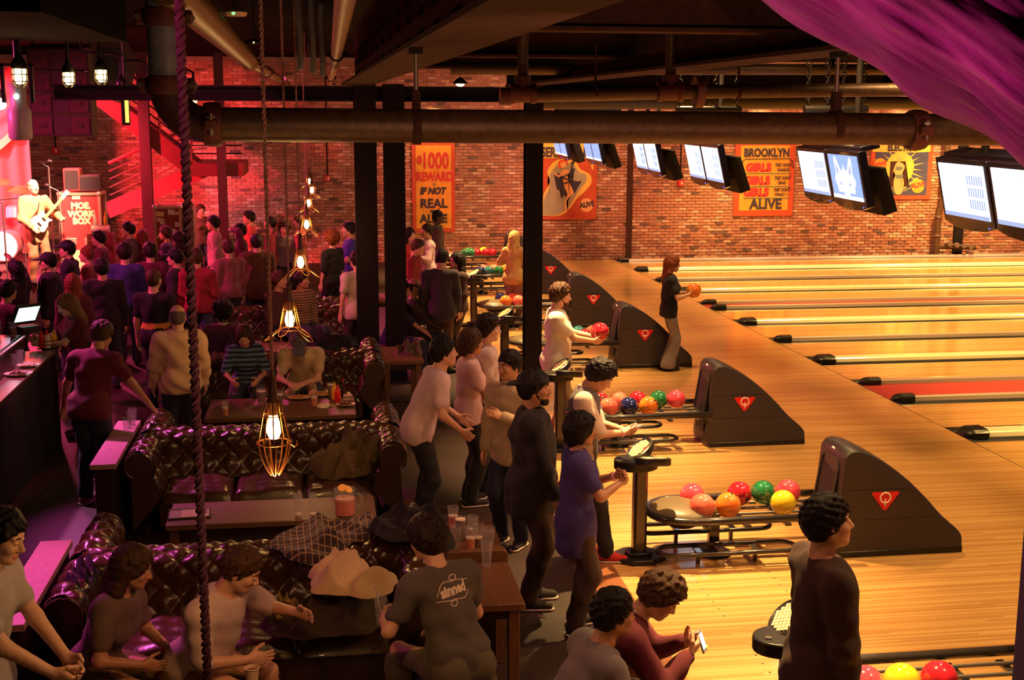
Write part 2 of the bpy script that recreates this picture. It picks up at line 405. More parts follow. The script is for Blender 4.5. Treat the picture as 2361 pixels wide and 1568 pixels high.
for y, z in ((7.6, 4.22), (11.4, 4.22), (14.6, 4.22)):
    xa = fa.x+(na.x-fa.x)*(fa.y-y)/(fa.y-na.y); xb = fb2.x+(nb2.x-fb2.x)*(fb2.y-y)/(fb2.y-nb2.y)
    ibeam((xa+.03, y, z), (xb-.03, y, z), .2, .5, {7.6: 'nearest cross joist between the two overhead girders', 11.4: 'middle cross joist between the two overhead girders', 14.6: 'farthest cross joist between the two overhead girders'}[y], 'cross_joist', False)
a, b = DY(870, 220, COLY), DY(1213, 220, COLY)
ibeam((-3.4, COLY+.1, 3.87), (b.x+.15, COLY+.1, 3.87), .2, .2, 'dark steel header beam joining the tops of the columns', 'header_beam', False, steel_dark)
ibeam((b.x+.2, 20.6, 4.1), (21, 20.6, 4.1), .2, .4, 'dark roof beam crossing above the far lanes', 'roof_beam', False, steel_dark)
# ------------------------------------------------------------------ rough timber brace, top right; black post at the right edge
def timber():
    a = DY(1700, -400, 1.95); b = DY(2700, 296, 2.15); d = (b-a); L = d.length; d.normalize()
    s = d.cross(Vector((0, 0, 1))).normalized(); u = s.cross(d)
    rng = np.random.default_rng(5); ph = rng.random(12)*6
    def fn(i, j):
        an = 2*PI*i; x = j*L
        r = .168*(1+.03*math.sin(x*5+ph[1])+.022*math.sin(an*2+x*9+ph[2]))
        r += .007*math.sin(an*17+2.5*math.sin(x*4+ph[3]))+.004*math.sin(an*31+3*math.sin(x*6+ph[4]))+.006*math.sin(x*21+an*5)+.003*math.sin(an*53+x*9)
        c, q = math.cos(an), math.sin(an); k = (abs(c)**5+abs(q)**5)**(-1/5)
        return (x, c*r*k*.95, q*r*k*.95)
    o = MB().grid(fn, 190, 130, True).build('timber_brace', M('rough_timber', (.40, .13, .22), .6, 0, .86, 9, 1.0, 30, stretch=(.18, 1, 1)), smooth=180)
    o.matrix_world = Matrix(((d.x, s.x, u.x, a.x), (d.y, s.y, u.y, a.y), (d.z, s.z, u.z, a.z), (0, 0, 0, 1)))
    tag(o, 'rough hewn timber brace lit magenta, crossing the top right corner', 'timber')
timber()
p = DY(2386, 1350, 1.1)
t = thing('steel_post', 'black steel post at the right edge of the view', 'post', (p.x+.045, p.y, 2.2))
MB().span((-.045, -.03, 0), (.045, .03, 2.75)).build('shaft', blackm, t, bevel=.004)
MB().span((-.08, -.07, -.012), (.08, .07, 0)).build('base_plate', blackm, t)
MB().span((-12, -1.4, 2.0), (5, 1.25, 2.188)).build('floor_balcony', steel_dark, kind='structure', smooth=0)
# ================================================================== lanes, gutters, cappings
gut_m = M('gutter_grey', (.055, .050, .055), .3, .3)
cap_top = M('cap_cream', (.88, .78, .52), .22, .1, coat=.4)
alu = M('cap_aluminium', (.62, .46, .40), .25, .5)
red_carpet = M('red_carpet', (.46, .03, .03), .9, 0, .3, 60, .4, 300)
CAPS = [(31.25, .08, 's'), (29.4, .24, 'b'), (27.5, .08, 's'), (25.75, .24, 'b'), (24.0, .08, 's'), (23.37, .08, 's'), (21.7, .24, 'b'), (19.89, .08, 's'),
        (18.13, .24, 'b'), (16.46, .09, 's'), (15.42, .09, 's'), (13.6, .24, 'b'), (11.8, .09, 's'), (10.0, .24, 'b')]
ORD = ['first', 'second', 'third', 'fourth', 'fifth', 'sixth', 'seventh', 'eighth', 'ninth', 'tenth', 'eleventh', 'twelfth', 'thirteenth', 'fourteenth', 'fifteenth']
X0, X1 = 7.41, 22.9
for i, (y, wd, k) in enumerate(CAPS):
    t = thing('lane_capping', f'{"broad cream" if k == "b" else "slim metal"} lane capping rail, {ORD[i]} from the brick wall', 'rail', (X0, y, 0), 0, 'capping rails between the lanes')
    L = X1-X0; h = .055; e = wd/2
    prof = [(-e-.02, -.135), (-e-.02, .0), (-e, h-.012), (-e+.016, h), (e-.016, h), (e, h-.012), (e+.02, .0), (e+.02, -.135)]
    m = MB().prism(prof, 1, lambda x, z, q: (.28+q*(L-.28), x, z)); m.build('rail', cap_top if k == 'b' else alu, t, smooth=0)
    # moulded black nose at the foul line
    f = lambda u, v: None
    m = MB(); secs = [(.0, .25, .25), (.03, .62, .7), (.08, .95, 1.05), (.14, 1.05, 1.2), (.30, 1.05, 1.2)]
    vs = []; 
    for (x, sw, sh) in secs:
        w2 = (e+.035)*sw; hh = (h+.012)*sh
        vs += [(x, -w2, -.02), (x, -w2, hh*.55), (x, -w2*.7, hh), (x, w2*.7, hh), (x, w2, hh*.55), (x, w2, -.02)]
    fs = []
    for s in range(4):
        for q in range(5): fs.append((s*6+q, s*6+q+1, (s+1)*6+q+1, (s+1)*6+q))
    fs.append((0, 1, 2, 3, 4, 5)); fs.append(tuple(24+q for q in (5, 4, 3, 2, 1, 0)))
    m.add(vs, fs); m.build('end_cap', black, t, smooth=50, bevel=.004)
pairs = [(0, 1), (1, 2), (2, 3), (3, 4), (5, 6), (6, 7), (7, 8), (8, 9), (10, 11), (11, 12), (12, 13)]
for i, (a, b) in enumerate(pairs):
    ya, wa, _ = CAPS[a]; yb, wb, _ = CAPS[b]; G_ = .225
    y1 = ya-wa/2-.02-G_; y0 = yb+wb/2+.02+G_
    o = MB().span((X0, y0, -.14), (X1, y1, 0)).build('bowling_lane', lane_m, bevel=.003)
    tag(o, f'glossy boarded bowling lane, {ORD[i]} from the brick wall', 'lane', 'bowling lanes')
    for (ys, ye) in ((y1, ya-wa/2-.02), (yb+wb/2+.02, y0)):
        n = 8; prof = [(ys+(ye-ys)*q/n, -.015-.085*math.sin(PI*q/n)**.6 if 0 < q < n else -.012) for q in range(n+1)]
        poly = prof+[(ye, -.138), (ys, -.138)]
        g = MB().prism(poly, 1, lambda y, z, q: (X0+.02+q*(X1-X0-.02), y, z)).build('gutter', gut_m, o, smooth=60)
for k, (y1, y0) in enumerate(((24.0-.06, 23.37+.06), (16.46-.065, 15.42+.065))):
    o = MB().span((X0, y0, -.14), (X1, y1, -.012)).build('carpet_strip', red_carpet, smooth=0)
    tag(o, ['narrow strip of red carpet between lanes, farther of two', 'broad strip of red carpet between lanes, nearer of two'][k], 'carpet')
# ================================================================== ball returns
hood_m = M('hood_grey_plastic', (.045, .032, .036), .42, 0, .12, 30, .12, 400, spec=.5)
hood_dark = M('hood_mouth', (.010, .007, .008), .6)
logo_red = M('logo_red', (.72, .015, .02), .4)
logo_white = M('logo_white', (.85, .72, .66), .5)
rackm = M('rack_black_tube', (.035, .027, .026), .28, .2, coat=.5)
rack_grey = M('rack_rail_grey', (.12, .10, .095), .3, .4)
olive = M('rack_nose_cover', (.14, .10, .055), .4, 0, .2, 40)
lit_red = E('lit_number', (1, .25, .12), 4)
def bez(pts, n=10):
    "Catmull-Rom through 2D or 3D points"
    P = [Vector(p) for p in pts]; out = []
    for i in range(len(P)-1):
        p0, p1, p2, p3 = P[max(i-1, 0)], P[i], P[i+1], P[min(i+2, len(P)-1)]
        for k in range(n):
            t = k/n; out.append(.5*((2*p1)+(p2-p0)*t+(2*p0-5*p1+4*p2-p3)*t*t+(3*p1-p0-3*p2+p3)*t**3))
    out.append(P[-1]); return out
def make_return():
    t = thing('ball_return', '-', 'ball return')
    # hood: side outline in x-z, swept over the width with a rounded shoulder
    top = bez([(.045, .885, 0), (.10, .935, 0), (.22, .925, 0), (.42, .82, 0), (.62, .67, 0), (.80, .50, 0), (.95, .34, 0), (1.10, .21, 0), (1.155, .13, 0), (1.16, .0, 0)], 5)
    front = bez([(0.0, .0, 0), (-.015, .10, 0), (.02, .33, 0), (.02, .60, 0), (.045, .885, 0)], 4)
    out2 = [(q.x, q.y) for q in front[:-1]]+[(q.x, q.y) for q in top]
    cx, cz = .42, .30; m = MB(); rings = [(-.27, .955), (-.265, .985), (-.245, 1.0), (-.10, 1.012), (.10, 1.012), (.245, 1.0), (.265, .985), (.27, .955)]
    n = len(out2); vs = []
    for y, k in rings:
        for (x, z) in out2: vs.append((cx+(x-cx)*k, y, max(0.0, cz+(z-cz)*k) if z > .02 else 0))
    fs = []
    for r in range(len(rings)-1):
        for j in range(n-1): fs.append((r*n+j, (r+1)*n+j, (r+1)*n+j+1, r*n+j+1))
    fs.append(tuple(range(n))); fs.append(tuple((len(rings)-1)*n+j for j in range(n))[::-1])
    m.add(vs, fs); hood = m.build('hood', hood_m, t, smooth=35)
    MB().span((.03, -.275, 0), (1.155, .275, .055)).build('plinth', black, t, bevel=.008)
    # dark mouth in the sloped front, with a rim
    def fr(u, v, off): return (-.02+.078*v*v*.7+.02*v-off, (u-.5)*.36, .36+.47*v)
    q = MB(); pr = [fr(u, v, .012) for u, v in ((.08, 0), (.92, 0), (1, .08), (1, .9), (.9, 1), (.1, 1), (0, .9), (0, .08))]
    q.add(pr+[(x+.03, y, z) for x, y, z in pr], [tuple(range(8))]+[(i, (i+1) % 8, 8+(i+1) % 8, 8+i) for i in range(8)])
    q.build('ball_mouth', hood_dark, t, smooth=0)
    MB().tube([(x-.004, y, z) for x, y, z in pr], .012, 6, True).build('mouth_rim', hood_m, t)
    q = MB().tube(arc((0, 0, 0), .02, 0, 360, 16, 'YZ')[:-1], .006, 6, True)
    o = q.build('lit_button', lit_red, t); o.location = (.052, 0, .895); o.rotation_euler = (0, R(-18), 0)
    v = MB()
    for k in range(7): v.box((-.006-.002*k, 0, .06+.033*k), (.02, .34, .012))
    v.build('vent_slats', black, t, kind='stuff', smooth=0)
    # seams across the hood
    for zz in (.335, .60):
        q = MB(); 
        for s in (-1, 1):
            xe = .92 if zz < .5 else .66
            q.box(((.03+xe)/2, s*.2685, zz), (xe-.06, .004, .006))
        q.build('seam', black, t, smooth=0, kind='stuff')
    for s in (-1, 1):      # emblem on each flank
        tri = [(-.115, .075), (.115, .075), (.122, .06), (.014, -.085), (-.014, -.085), (-.122, .06)]
        e = MB().prism(tri, 1, lambda x, z, q: (x, s*q*.004, z)).build('emblem', logo_red, t, smooth=0); e.location = (.42, s*.2705, .50)
        q = MB().tube([(.045*math.cos(a), 0, .018+.045*math.sin(a)) for a in np.linspace(0, 2*PI, 21)[:-1]], .0085, 6, True)
        q.box((0, 0, -.025), (.012, .008, .07)); q.build('ring_mark', logo_white, e).location = (0, s*.003, .006)
    # ball rack
    L0, W, Z = -1.58, .33, .40
    outl = [(.02, -W, Z)]+[(-1.20, -W, Z)]+[(-1.26+.32*math.cos(a)*1.0, W*math.sin(a), Z) for a in np.linspace(-PI/2, -3*PI/2, 13)]+[(-1.20, W, Z), (.02, W, Z)]
    MB().tube(outl, .034, 10).build('rack_rim', rackm, t, smooth=180)
    for y in (-.22, -.075, .075, .22):
        MB().tube([(-1.28, y, Z-.03), (.05, y, Z-.03)], .014, 8).build('ball_rail', rack_grey, t)
    q = MB()
    for x in (-1.15, -.8, -.45, -.1): q.box((x, 0, Z-.062), (.05, 2*W-.02, .02))
    q.build('cross_strut', rackm, t, kind='stuff', smooth=0)
    q = MB().sphere((0, 0, 0), 1, 20, 10, (.29, .29, .085)); o = q.build('nose_cover', olive, t); o.location = (-1.28, 0, Z+.005)
    MB().sphere((-1.29, 0, Z-.05), 1, 16, 8, (.17, .2, .10)).build('nose_cup', black, t)
    q = MB().box((-1.0, 0, .19), (.09, .07, .40)); q.build('post', rackm, t, bevel=.006)
    MB().lathe([(.16, 0), (.15, .025), (.06, .04), (.05, .06)], 20, (-1.0, 0, 0)).build('foot', black, t)
    for (y0, y1, z, x0, x1) in ((.10, .34, .17, -1.62, -.42), (-.34, -.10, .12, -1.55, -.35)):   # storage loops under the rack
        r = (y1-y0)/2; yc = (y0+y1)/2
        loop = [(x0+r+r*math.cos(a), yc+r*math.sin(a), z) for a in np.linspace(PI/2, 3*PI/2, 9)]+[(x1-r+r*math.cos(a), yc+r*math.sin(a), z) for a in np.linspace(-PI/2, PI/2, 9)]
        MB().tube(loop, .021, 8, True).build('storage_loop', rackm, t, smooth=180)
        q = MB()
        for x in (x0+.35, x1-.35): q.box((x, yc, z-.012), (.05, y1-y0, .018)); q.box((x, yc, z/2-.01), (.03, .03, z-.02))
        q.box((-1.0, yc*.5, z-.012), (.05, abs(yc), .018))
        q.build('loop_bracket', rackm, t, smooth=0, kind='stuff')
    return t
ret0 = make_return(); RETS = []
RL = ['ball return with black rack, farthest one beside the brick wall', 'ball return second from the brick wall, its hood half behind a column', 'ball return third from the brick wall, just left of the lone column',
      'ball return behind the bowler in black tee holding an orange ball', 'grey hooded ball return behind the grey vest and phone', 'large grey hooded ball return in the right foreground with pink and yellow balls', 'ball return at the very bottom edge, only its balls showing']
for i, y in enumerate(RACK_Y):
    o = ret0 if i == 0 else dup(ret0)
    o.location = (4.28, y, 0); o['label'] = RL[i]; o['group'] = 'ball returns'; RETS.append(o)
# ------------------------------------------------------------------ balls
def ballmat(name, c1, c2, sc=6):
    return M(name, c1, .12, 0, .5, sc, 0, 60, coat=1.0, col2=c2)
BM = {'pink': ballmat('ball_pink', (.82, .10, .13), (.75, .035, .09)), 'coral': ballmat('ball_coral', (.88, .22, .14), (.80, .09, .08)), 'orange': ballmat('ball_orange', (.86, .32, .03), (.78, .12, .03)),
      'yellow': ballmat('ball_yellow', (.85, .62, .03), (.80, .50, .02)), 'red': ballmat('ball_red_swirl', (.62, .02, .04), (.25, .01, .02), 14), 'green': ballmat('ball_green', (.02, .20, .07), (.02, .09, .035), 10),
      'navy': ballmat('ball_navy', (.015, .02, .12), (.01, .01, .05)), 'teal': ballmat('ball_teal', (.03, .20, .20), (.02, .11, .13)), 'olive': ballmat('ball_dark_green', (.07, .085, .03), (.04, .05, .02))}
hole_m = M('ball_hole', (.01, .005, .005), .6)
ball_me = {}
def ball(colr, loc, label, spin=0.0, tilt=0.5):
    r = .1085
    if colr not in ball_me:
        m = MB().sphere((0, 0, 0), r, 32, 20); o = m.build('bowling_ball', BM[colr]); hs = []
        q = MB()
        for ax, ay in ((-.12, .14), (.12, .14), (0, -.2)):
            d = Vector((ax, ay, 1)).normalized(); a = d.orthogonal().normalized(); b = d.cross(a)
            q.add([d*(r*1.003)+(a*math.cos(k*PI/5)+b*math.sin(k*PI/5))*.013 for k in range(10)], [tuple(range(10))])
        h = q.build('finger_holes', hole_m, o, smooth=0, kind='stuff'); ball_me[colr] = o; 
    else: o = dup(ball_me[colr])
    o.location = loc; o.rotation_euler = (tilt, 0, spin); tag(o, label, 'ball', 'bowling balls'); return o
def rack_balls(i, lst, where):
    "each ball: colour, photo x, row (front/back), spin"
    y = RACK_Y[i]
    for n, (c, px, row, sp, tl, lab) in enumerate(lst):
        yy = y+(-.147 if row == 'f' else .147); z = .50
        p = DY(px, 784, yy); # x along the row from the sight line at ball height
        # intersect the vertical plane y=yy at height z
        d = ray(px, 784); x = None
        lo, hi = 300, 1700
        for _ in range(40):
            mdl = (lo+hi)/2
            if DY(px, mdl, yy).z > z: lo = mdl
            else: hi = mdl
        x = DY(px, (lo+hi)/2, yy).x
        ball(c, (x, yy, z-.022), lab, sp, tl)
rack_balls(5, [('coral', 1619, 'f', .3, -.6, 'salmon pink bowling ball, front row leftmost of the foreground rack'), ('orange', 1679, 'f', 1.2, .4, 'orange marbled ball, front row second on the foreground rack'), ('yellow', 1806, 'f', 2.2, 2.4, 'plain yellow bowling ball in front row of the foreground rack'),
               ('pink', 1596, 'b', .2, 2.2, 'pink ball at the back left of the foreground rack'), ('red', 1705, 'b', .4, 1.9, 'dark red swirled ball behind the orange one on the foreground rack'), ('green', 1760, 'b', 2.9, .5, 'dark green swirled ball on the foreground rack'), ('pink', 1817, 'b', 4, 2.6, 'raspberry ball behind the yellow ball on the foreground rack')], '')
rack_balls(4, [('red', 1383, 'b', .3, 1.1, 'dark red ball with finger holes beside the phone, second rack'), ('coral', 1403, 'f', 1.0, 2.4, 'salmon ball directly behind the phone hands'), ('navy', 1450, 'f', 2.0, 2.3, 'navy blue ball in front row of the second nearest rack'), ('coral', 1427, 'b', 3.0, 1.9, 'red marbled ball behind the navy ball'),
               ('red', 1470, 'b', 3.3, 2.2, 'red swirled ball between the navy and green balls'), ('orange', 1495, 'f', .9, .95, 'orange ball with visible finger hole on the second nearest rack'), ('green', 1518, 'b', 2.2, 1.5, 'green ball on the second nearest rack'), ('pink', 1559, 'b', 4.1, 2.5, 'crimson ball rightmost on the second nearest rack')], '')
rack_balls(3, [('coral', 1322, 'f', .1, 1.0, 'coral ball beside the white tee bowler, third nearest rack'), ('teal', 1334, 'b', .5, 2.5, 'teal ball in back row beside the white tee bowler'), ('red', 1348, 'f', 1.5, 2.2, 'deep red ball in the middle of the third nearest rack'), ('coral', 1366, 'b', 2.5, 2.4, 'light coral ball in back row of the third nearest rack'), ('red', 1382, 'f', 4, 1.8, 'deep red ball rightmost on the third nearest rack')], '')
rack_balls(2, [('navy', 1155, 'b', .1, 2.2, 'navy ball at the left of the rack beside the lone column'), ('orange', 1166, 'f', .4, 2.5, 'orange ball left of the lone column'), ('coral', 1183, 'b', 1.2, 2.1, 'coral ball behind the orange one, left of the lone column'), ('coral', 1196, 'f', 2.0, 2.2, 'red orange ball close to the lone column'), ('pink', 1210, 'b', 3, 2.5, 'pink ball half behind the lone column')], '')
rack_balls(1, [('navy', 1107, 'f', .1, 2.2, 'navy ball at the left of the second farthest rack'), ('coral', 1115, 'b', .4, 2.5, 'coral ball in back row left, second farthest rack'), ('teal', 1127, 'f', 1.2, 2.1, 'teal ball in front row of the second farthest rack'), ('coral', 1139, 'b', 2.0, 2.2, 'coral ball in back row right, second farthest rack'), ('green', 1150, 'f', 3, 1.4, 'green ball in front row of the second farthest rack'),
               ('orange', 1163, 'b', 1, 2.2, 'orange ball in back row, second farthest rack'), ('orange', 1173, 'f', 2.4, 2.5, 'orange ball rightmost of the second farthest rack')], '')
rack_balls(0, [('green', 1073, 'f', .1, 2.2, 'green ball leftmost of the farthest rack'), ('green', 1081, 'b', .6, 2.2, 'second green ball in the back row of the farthest rack'), ('green', 1089, 'f', .3, 2.5, 'third green ball of the farthest rack'), ('red', 1099, 'f', 1.2, 2.1, 'red ball beside the green ones on the farthest rack'), ('yellow', 1115, 'b', 2.0, 2.2, 'yellow orange ball on the farthest rack'), ('red', 1120, 'f', 3, 2.4, 'red ball in front of the yellow ball, farthest rack'), ('red', 1135, 'f', 3, 1.4, 'rightmost red ball with holes on the farthest rack')], '')
rack_balls(6, [('pink', 1995, 'f', .1, 2.2, 'pink ball cut by the bottom edge of the view'), ('yellow', 2080, 'f', .6, 2.4, 'yellow ball cut by the bottom edge of the view'), ('red', 2166, 'f', 2.6, 2.2, 'red marbled ball cut by the bottom edge of the view')], '')
p = G(1440, 993, .11); ball('olive', (4.28-1.02, RACK_Y[4]+.22, .30), 'dull green ball stored on the loop under the second nearest rack', 1, 2)
# ------------------------------------------------------------------ scoring consoles
key_m = M('console_keys', (.80, .62, .36), .5); key_red = M('console_red_keys', (.7, .03, .02), .5)
def make_kiosk():
    t = thing('scoring_console', '-', 'console')
    oct_ = [(.24*math.cos(PI/8+k*PI/4), .20*math.sin(PI/8+k*PI/4)) for k in range(8)]
    MB().prism(oct_, .045).build('base', black, t, bevel=.012)
    MB().box((.0, 0, .06), (.20, .17, .03)).build('collar', black, t, bevel=.008)
    MB().prism([(-.058, -.035), (-.035, -.05), (.035, -.05), (.058, -.035), (.058, .035), (.035, .05), (-.035, .05), (-.058, .035)], 1, lambda x, y, q: (x, y, .045+q*.77)).build('pole', rackm, t, smooth=0)
    hd = MB().prism([(.17*math.cos(a)*1.1-.04, .15*math.sin(a)) for a in np.linspace(0, 2*PI, 25)[:-1]], 1, lambda x, y, q: (x, y, .80+q*.085)).build('console_body', black, t, smooth=40, bevel=.01)
    for (c, rot) in (((.085, -.085, .895), (R(-10), R(8), R(20))), ((.02, .13, .925), (R(-22), R(-20), R(55)))):
        o = MB().lathe([(0, -.05), (.135, -.05), (.145, -.04), (.145, .008), (.132, .016), (.125, .008), (0, .008)], 28, sx=1.15, sy=.8).build('keypad', black, t)
        o.location = c; o.rotation_euler = rot
        q = MB()
        for ix in range(-4, 5):
            for iy in range(-3, 4):
                if (ix/4.4)**2+(iy/3.6)**2 < .95: q.box((ix*.027, iy*.024, .012), (.021, .017, .008))
        q.build('keys', key_m, o, kind='stuff', smooth=0)
        q = MB().box((-.03, .072*-1, .0125), (.045, .018, .009)); q.build('red_key', key_red, o, smooth=0)
    MB().lathe([(.02, 0), (.02, .006)], 12, (-.15, -.03, .885)).build('button', rack_grey, t)
    return t
k0 = make_kiosk()
KP = [((1472, 1288), 'black pole mounted scoring console beside the foreground ball rack'), ((1290, 1035), 'scoring console behind the person in the grey vest'), ((1163, 874), 'scoring console behind the grey white tee'), ((1092, 752), 'scoring console left of the rack beside the lone column')]
for i, ((px, py), lab) in enumerate(KP):
    o = k0 if i == 0 else dup(k0); o.location = G(px, py); o['label'] = lab; o['group'] = 'scoring consoles'
o = dup(k0); o.location = (2.55, 6.35, 0); o['label'] = 'scoring console half behind the brown sweater in the foreground'; o['group'] = 'scoring consoles'
# ================================================================== banners on the brick wall
ban_o = M('banner_orange', (.72, .34, .04), .8, 0, .25, 5, 0, 60); ban_y = M('banner_yellow', (.78, .50, .10), .8, 0, .2, 6)
ban_r = M('banner_red_border', (.52, .075, .03), .8, 0, .2, 9); ink = M('banner_ink', (.035, .03, .05), .8); ink_r = M('banner_red_ink', (.50, .03, .035), .8)
ban_grey = M('banner_grey', (.36, .30, .22), .8, 0, .2, 5); ban_navy = M('banner_navy', (.06, .06, .14), .8, 0, .3, 6); ban_skin = M('banner_skin', (.75, .36, .15), .8)
teal_ink = M('banner_teal_ink', (.12, .16, .13), .8); hair_red = M('banner_hair_red', (.62, .07, .02), .8)
def banner(x0, x1, y0, y1, label, bg, lw=.13):
    "hung cloth; returns the thing and a px->(x,z) map on its face"
    Y = WALL_Y-.06
    a = DY(x0, y1, Y); b = DY(x1, y0, Y)
    t = thing('banner', label, 'banner', ((a.x+b.x)/2, Y, a.z))
    w2 = (b.x-a.x)/2; h = b.z-a.z
    MB().span((-w2, 0, 0), (w2, .03, h)).build('border', ban_r, t, bevel=.01)
    MB().span((-w2+lw, -.006, lw), (w2-lw, .01, h-lw)).build('field', bg, t, smooth=0)
    def mp(px, py):
        p = DY(px, py, Y-.008); return p.x-(a.x+b.x)/2, p.z-a.z
    return t, mp
def btext(t, mp, s, px, py, hpx, mat, width=1.0, bold=.012, shear=0, rot=0):
    x, z = mp(px, py); size = hpx*WALL_Y/CAM_F*1.42
    m = Matrix.Translation((x, -.017, z)) @ Matrix.Rotation(R(90), 4, 'X') @ Matrix.Rotation(R(rot), 4, 'Z')
    text_mesh('lettering', s, size, mat, t, m, .002, bold, width, shear)
def bpoly(t, mp, pts, mat, name='painted_shape', off=0.0, smooth=True):
    P = [mp(*p) for p in pts]
    if smooth: P = [(q.x, q.y) for q in bez([(x, z, 0) for x, z in P+[P[0]]], 3)[:-1]]
    # fan of triangles is unsafe for concave outlines: let the tessellator do it
    bm = bmesh.new(); vs = [bm.verts.new((x, -.0075-off, z)) for x, z in P]; f = bm.faces.new(vs); bmesh.ops.triangulate(bm, faces=[f], ngon_method='EAR_CLIP')
    me = bpy.data.meshes.new(name); bm.to_mesh(me); bm.free(); me.materials.append(mat)
    o = bpy.data.objects.new(name, me); COL.objects.link(o); o.parent = t; return o
def bline(t, mp, pts, r, mat):
    MB().tube([(x, -.009, z) for x, z in (mp(*p) for p in pts)], r, 4).build('painted_line', mat, t, smooth=0)
def bdisc(t, mp, px, py, rp, mat, off=.001):
    x, z = mp(px, py); r = rp*WALL_Y/CAM_F
    MB().lathe([(r, 0), (r, .003)], 28, (x, -.007-off, z), (R(90), 0, 0)).build('painted_disc', mat, t, smooth=0)
t, mp = banner(951, 1049, 326, 536, 'orange cloth banner reading 1000 reward if not real', ban_o, .10)
for s, px, py, h, mt, wd, sh in (('$', 967, 368, 15, ink_r, 1, 0), ('1000', 1003, 372, 36, ink_r, .62, 0), ('REWARD', 1002, 408, 20, ink_r, .72, 0), ('IF NOT', 997, 441, 15, ink, .85, .25), ('REAL', 1000, 470, 20, ink, .98, 0), ('and', 1001, 487, 9, ink, 1, .3), ('ALIVE', 1000, 505, 19, ink, .92, 0)):
    btext(t, mp, s, px, py, h, mt, wd, .012, sh)
bdisc(t, mp, 1001, 425, 3, teal_ink)
t, mp = banner(1240, 1378, 322, 507, 'red and yellow banner of a woman dancing with a snake', ban_r, .12)
bpoly(t, mp, [(1247, 329), (1368, 329), (1368, 365), (1247, 365)], ban_y, 'title_field', .001, False)
btext(t, mp, 'SERPENTINA', 1306, 352, 22, ink, .66)
bpoly(t, mp, [(1250, 497), (1250, 455), (1268, 420), (1262, 395), (1285, 368), (1325, 372), (1338, 390), (1360, 402), (1364, 420), (1350, 440), (1330, 458), (1316, 478), (1292, 497)], ban_y, off=.0012)
bpoly(t, mp, [(1252, 496), (1254, 460), (1268, 430), (1268, 402), (1290, 378), (1322, 380), (1334, 396), (1350, 402), (1352, 418), (1338, 436), (1322, 460), (1308, 480), (1284, 496)], ban_grey, off=.002)
bpoly(t, mp, [(1278, 404), (1295, 398), (1310, 402), (1322, 388), (1326, 392), (1318, 412), (1330, 418), (1340, 418), (1334, 430), (1326, 444), (1316, 452), (1310, 462), (1302, 450), (1294, 458), (1292, 440), (1284, 436), (1280, 418)], ink, off=.003)
bpoly(t, mp, [(1274, 390), (1280, 398), (1288, 404), (1296, 394), (1302, 391), (1313, 394), (1309, 404), (1312, 420), (1318, 432), (1323, 446), (1314, 453), (1306, 466), (1308, 488), (1303, 489), (1302, 468), (1308, 448), (1302, 434), (1298, 418), (1297, 404), (1288, 409), (1279, 402)], ban_skin, off=.004)
bdisc(t, mp, 1299, 380, 7, ban_skin, .0045); bpoly(t, mp, [(1287, 386), (1288, 372), (1297, 368), (1308, 371), (1309, 382), (1304, 374), (1296, 376), (1294, 388)], hair_red, off=.0055)
bline(t, mp, bez([mp_ for mp_ in ((1299, 424, 0), (1318, 416, 0), (1297, 411, 0), (1315, 398, 0), (1319, 384, 0), (1322, 372, 0), (1315, 376, 0))], 4) and [(q.x, q.y) for q in bez([(1299, 424, 0), (1318, 416, 0), (1298, 410, 0), (1315, 398, 0), (1319, 384, 0), (1323, 373, 0), (1315, 377, 0)], 5)], .022, ink)
bdisc(t, mp, 1352, 473, 16, ban_skin, .002); btext(t, mp, 'ALIVE', 1353, 472, 12, ink, .8, .008, 0, 8)
bpoly(t, mp, [(1362, 372), (1368, 369), (1368, 390), (1364, 388)], ban_y, off=.002)
t, mp = banner(1690, 1835, 322, 499, 'orange banner with three lines reading girls', ban_o, .15)
btext(t, mp, 'BROOKLYN', 1768, 353, 19, ink, .78); btext(t, mp, 'ALIVE', 1765, 471, 24, ink, .92)
for k, (py, wd) in enumerate(((387, 'DANCE'), (417, 'SING'), (444, 'WHAT ?'))):
    btext(t, mp, 'GIRLS', 1749-3*k, py, 18, ink_r, .95, .018)
    btext(t, mp, "THEY DON'T", 1806-2*k, py-6, 8, ink, .62, .003, .2); btext(t, mp, '· '+wd+' ·', 1806-3*k, py+5, 7, ink, .85, .003)
    bline(t, mp, [(1714, py+13), (1824-2*k, py+13)], .012, teal_ink)
bline(t, mp, [(1710, 390), (1712, 372), (1720, 367), (1820, 366), (1828, 372), (1829, 388)], .012, ink)
t, mp = banner(2003, 2153, 322, 461, 'navy and yellow banner of a figure in a shining chair', ban_navy, .12)
bpoly(t, mp, [(2012, 329), (2146, 329), (2146, 350), (2100, 352), (2012, 350)], ban_y, 'title_field', .001, False)
bdisc(t, mp, 2075, 385, 36, ban_y, .001)
for k in range(20):
    a = R(k*18+5); l = 52+8*(k % 3); bpoly(t, mp, [(2075+20*math.cos(a-.12), 388+20*math.sin(a-.12)), (2075+l*math.cos(a), 388+min(l, 62)*math.sin(a)*.95), (2075+20*math.cos(a+.12), 388+20*math.sin(a+.12))], ban_y, 'painted_ray', .0013, False)
btext(t, mp, 'ELECTRIC', 2080, 341, 15, ink, .8)
for k in range(9):
    a = R(205+k*16); bpoly(t, mp, [(2071, 446), (2071+58*math.cos(a)-3, 446+52*math.sin(a)), (2071+62*math.cos(a)+3, 446+54*math.sin(a))], ban_y, 'painted_ray', .0015, False)
bpoly(t, mp, [(2053, 372), (2088, 372), (2092, 420), (2096, 430), (2044, 430), (2050, 415)], steel_brown, 'painted_chair', .005, False)
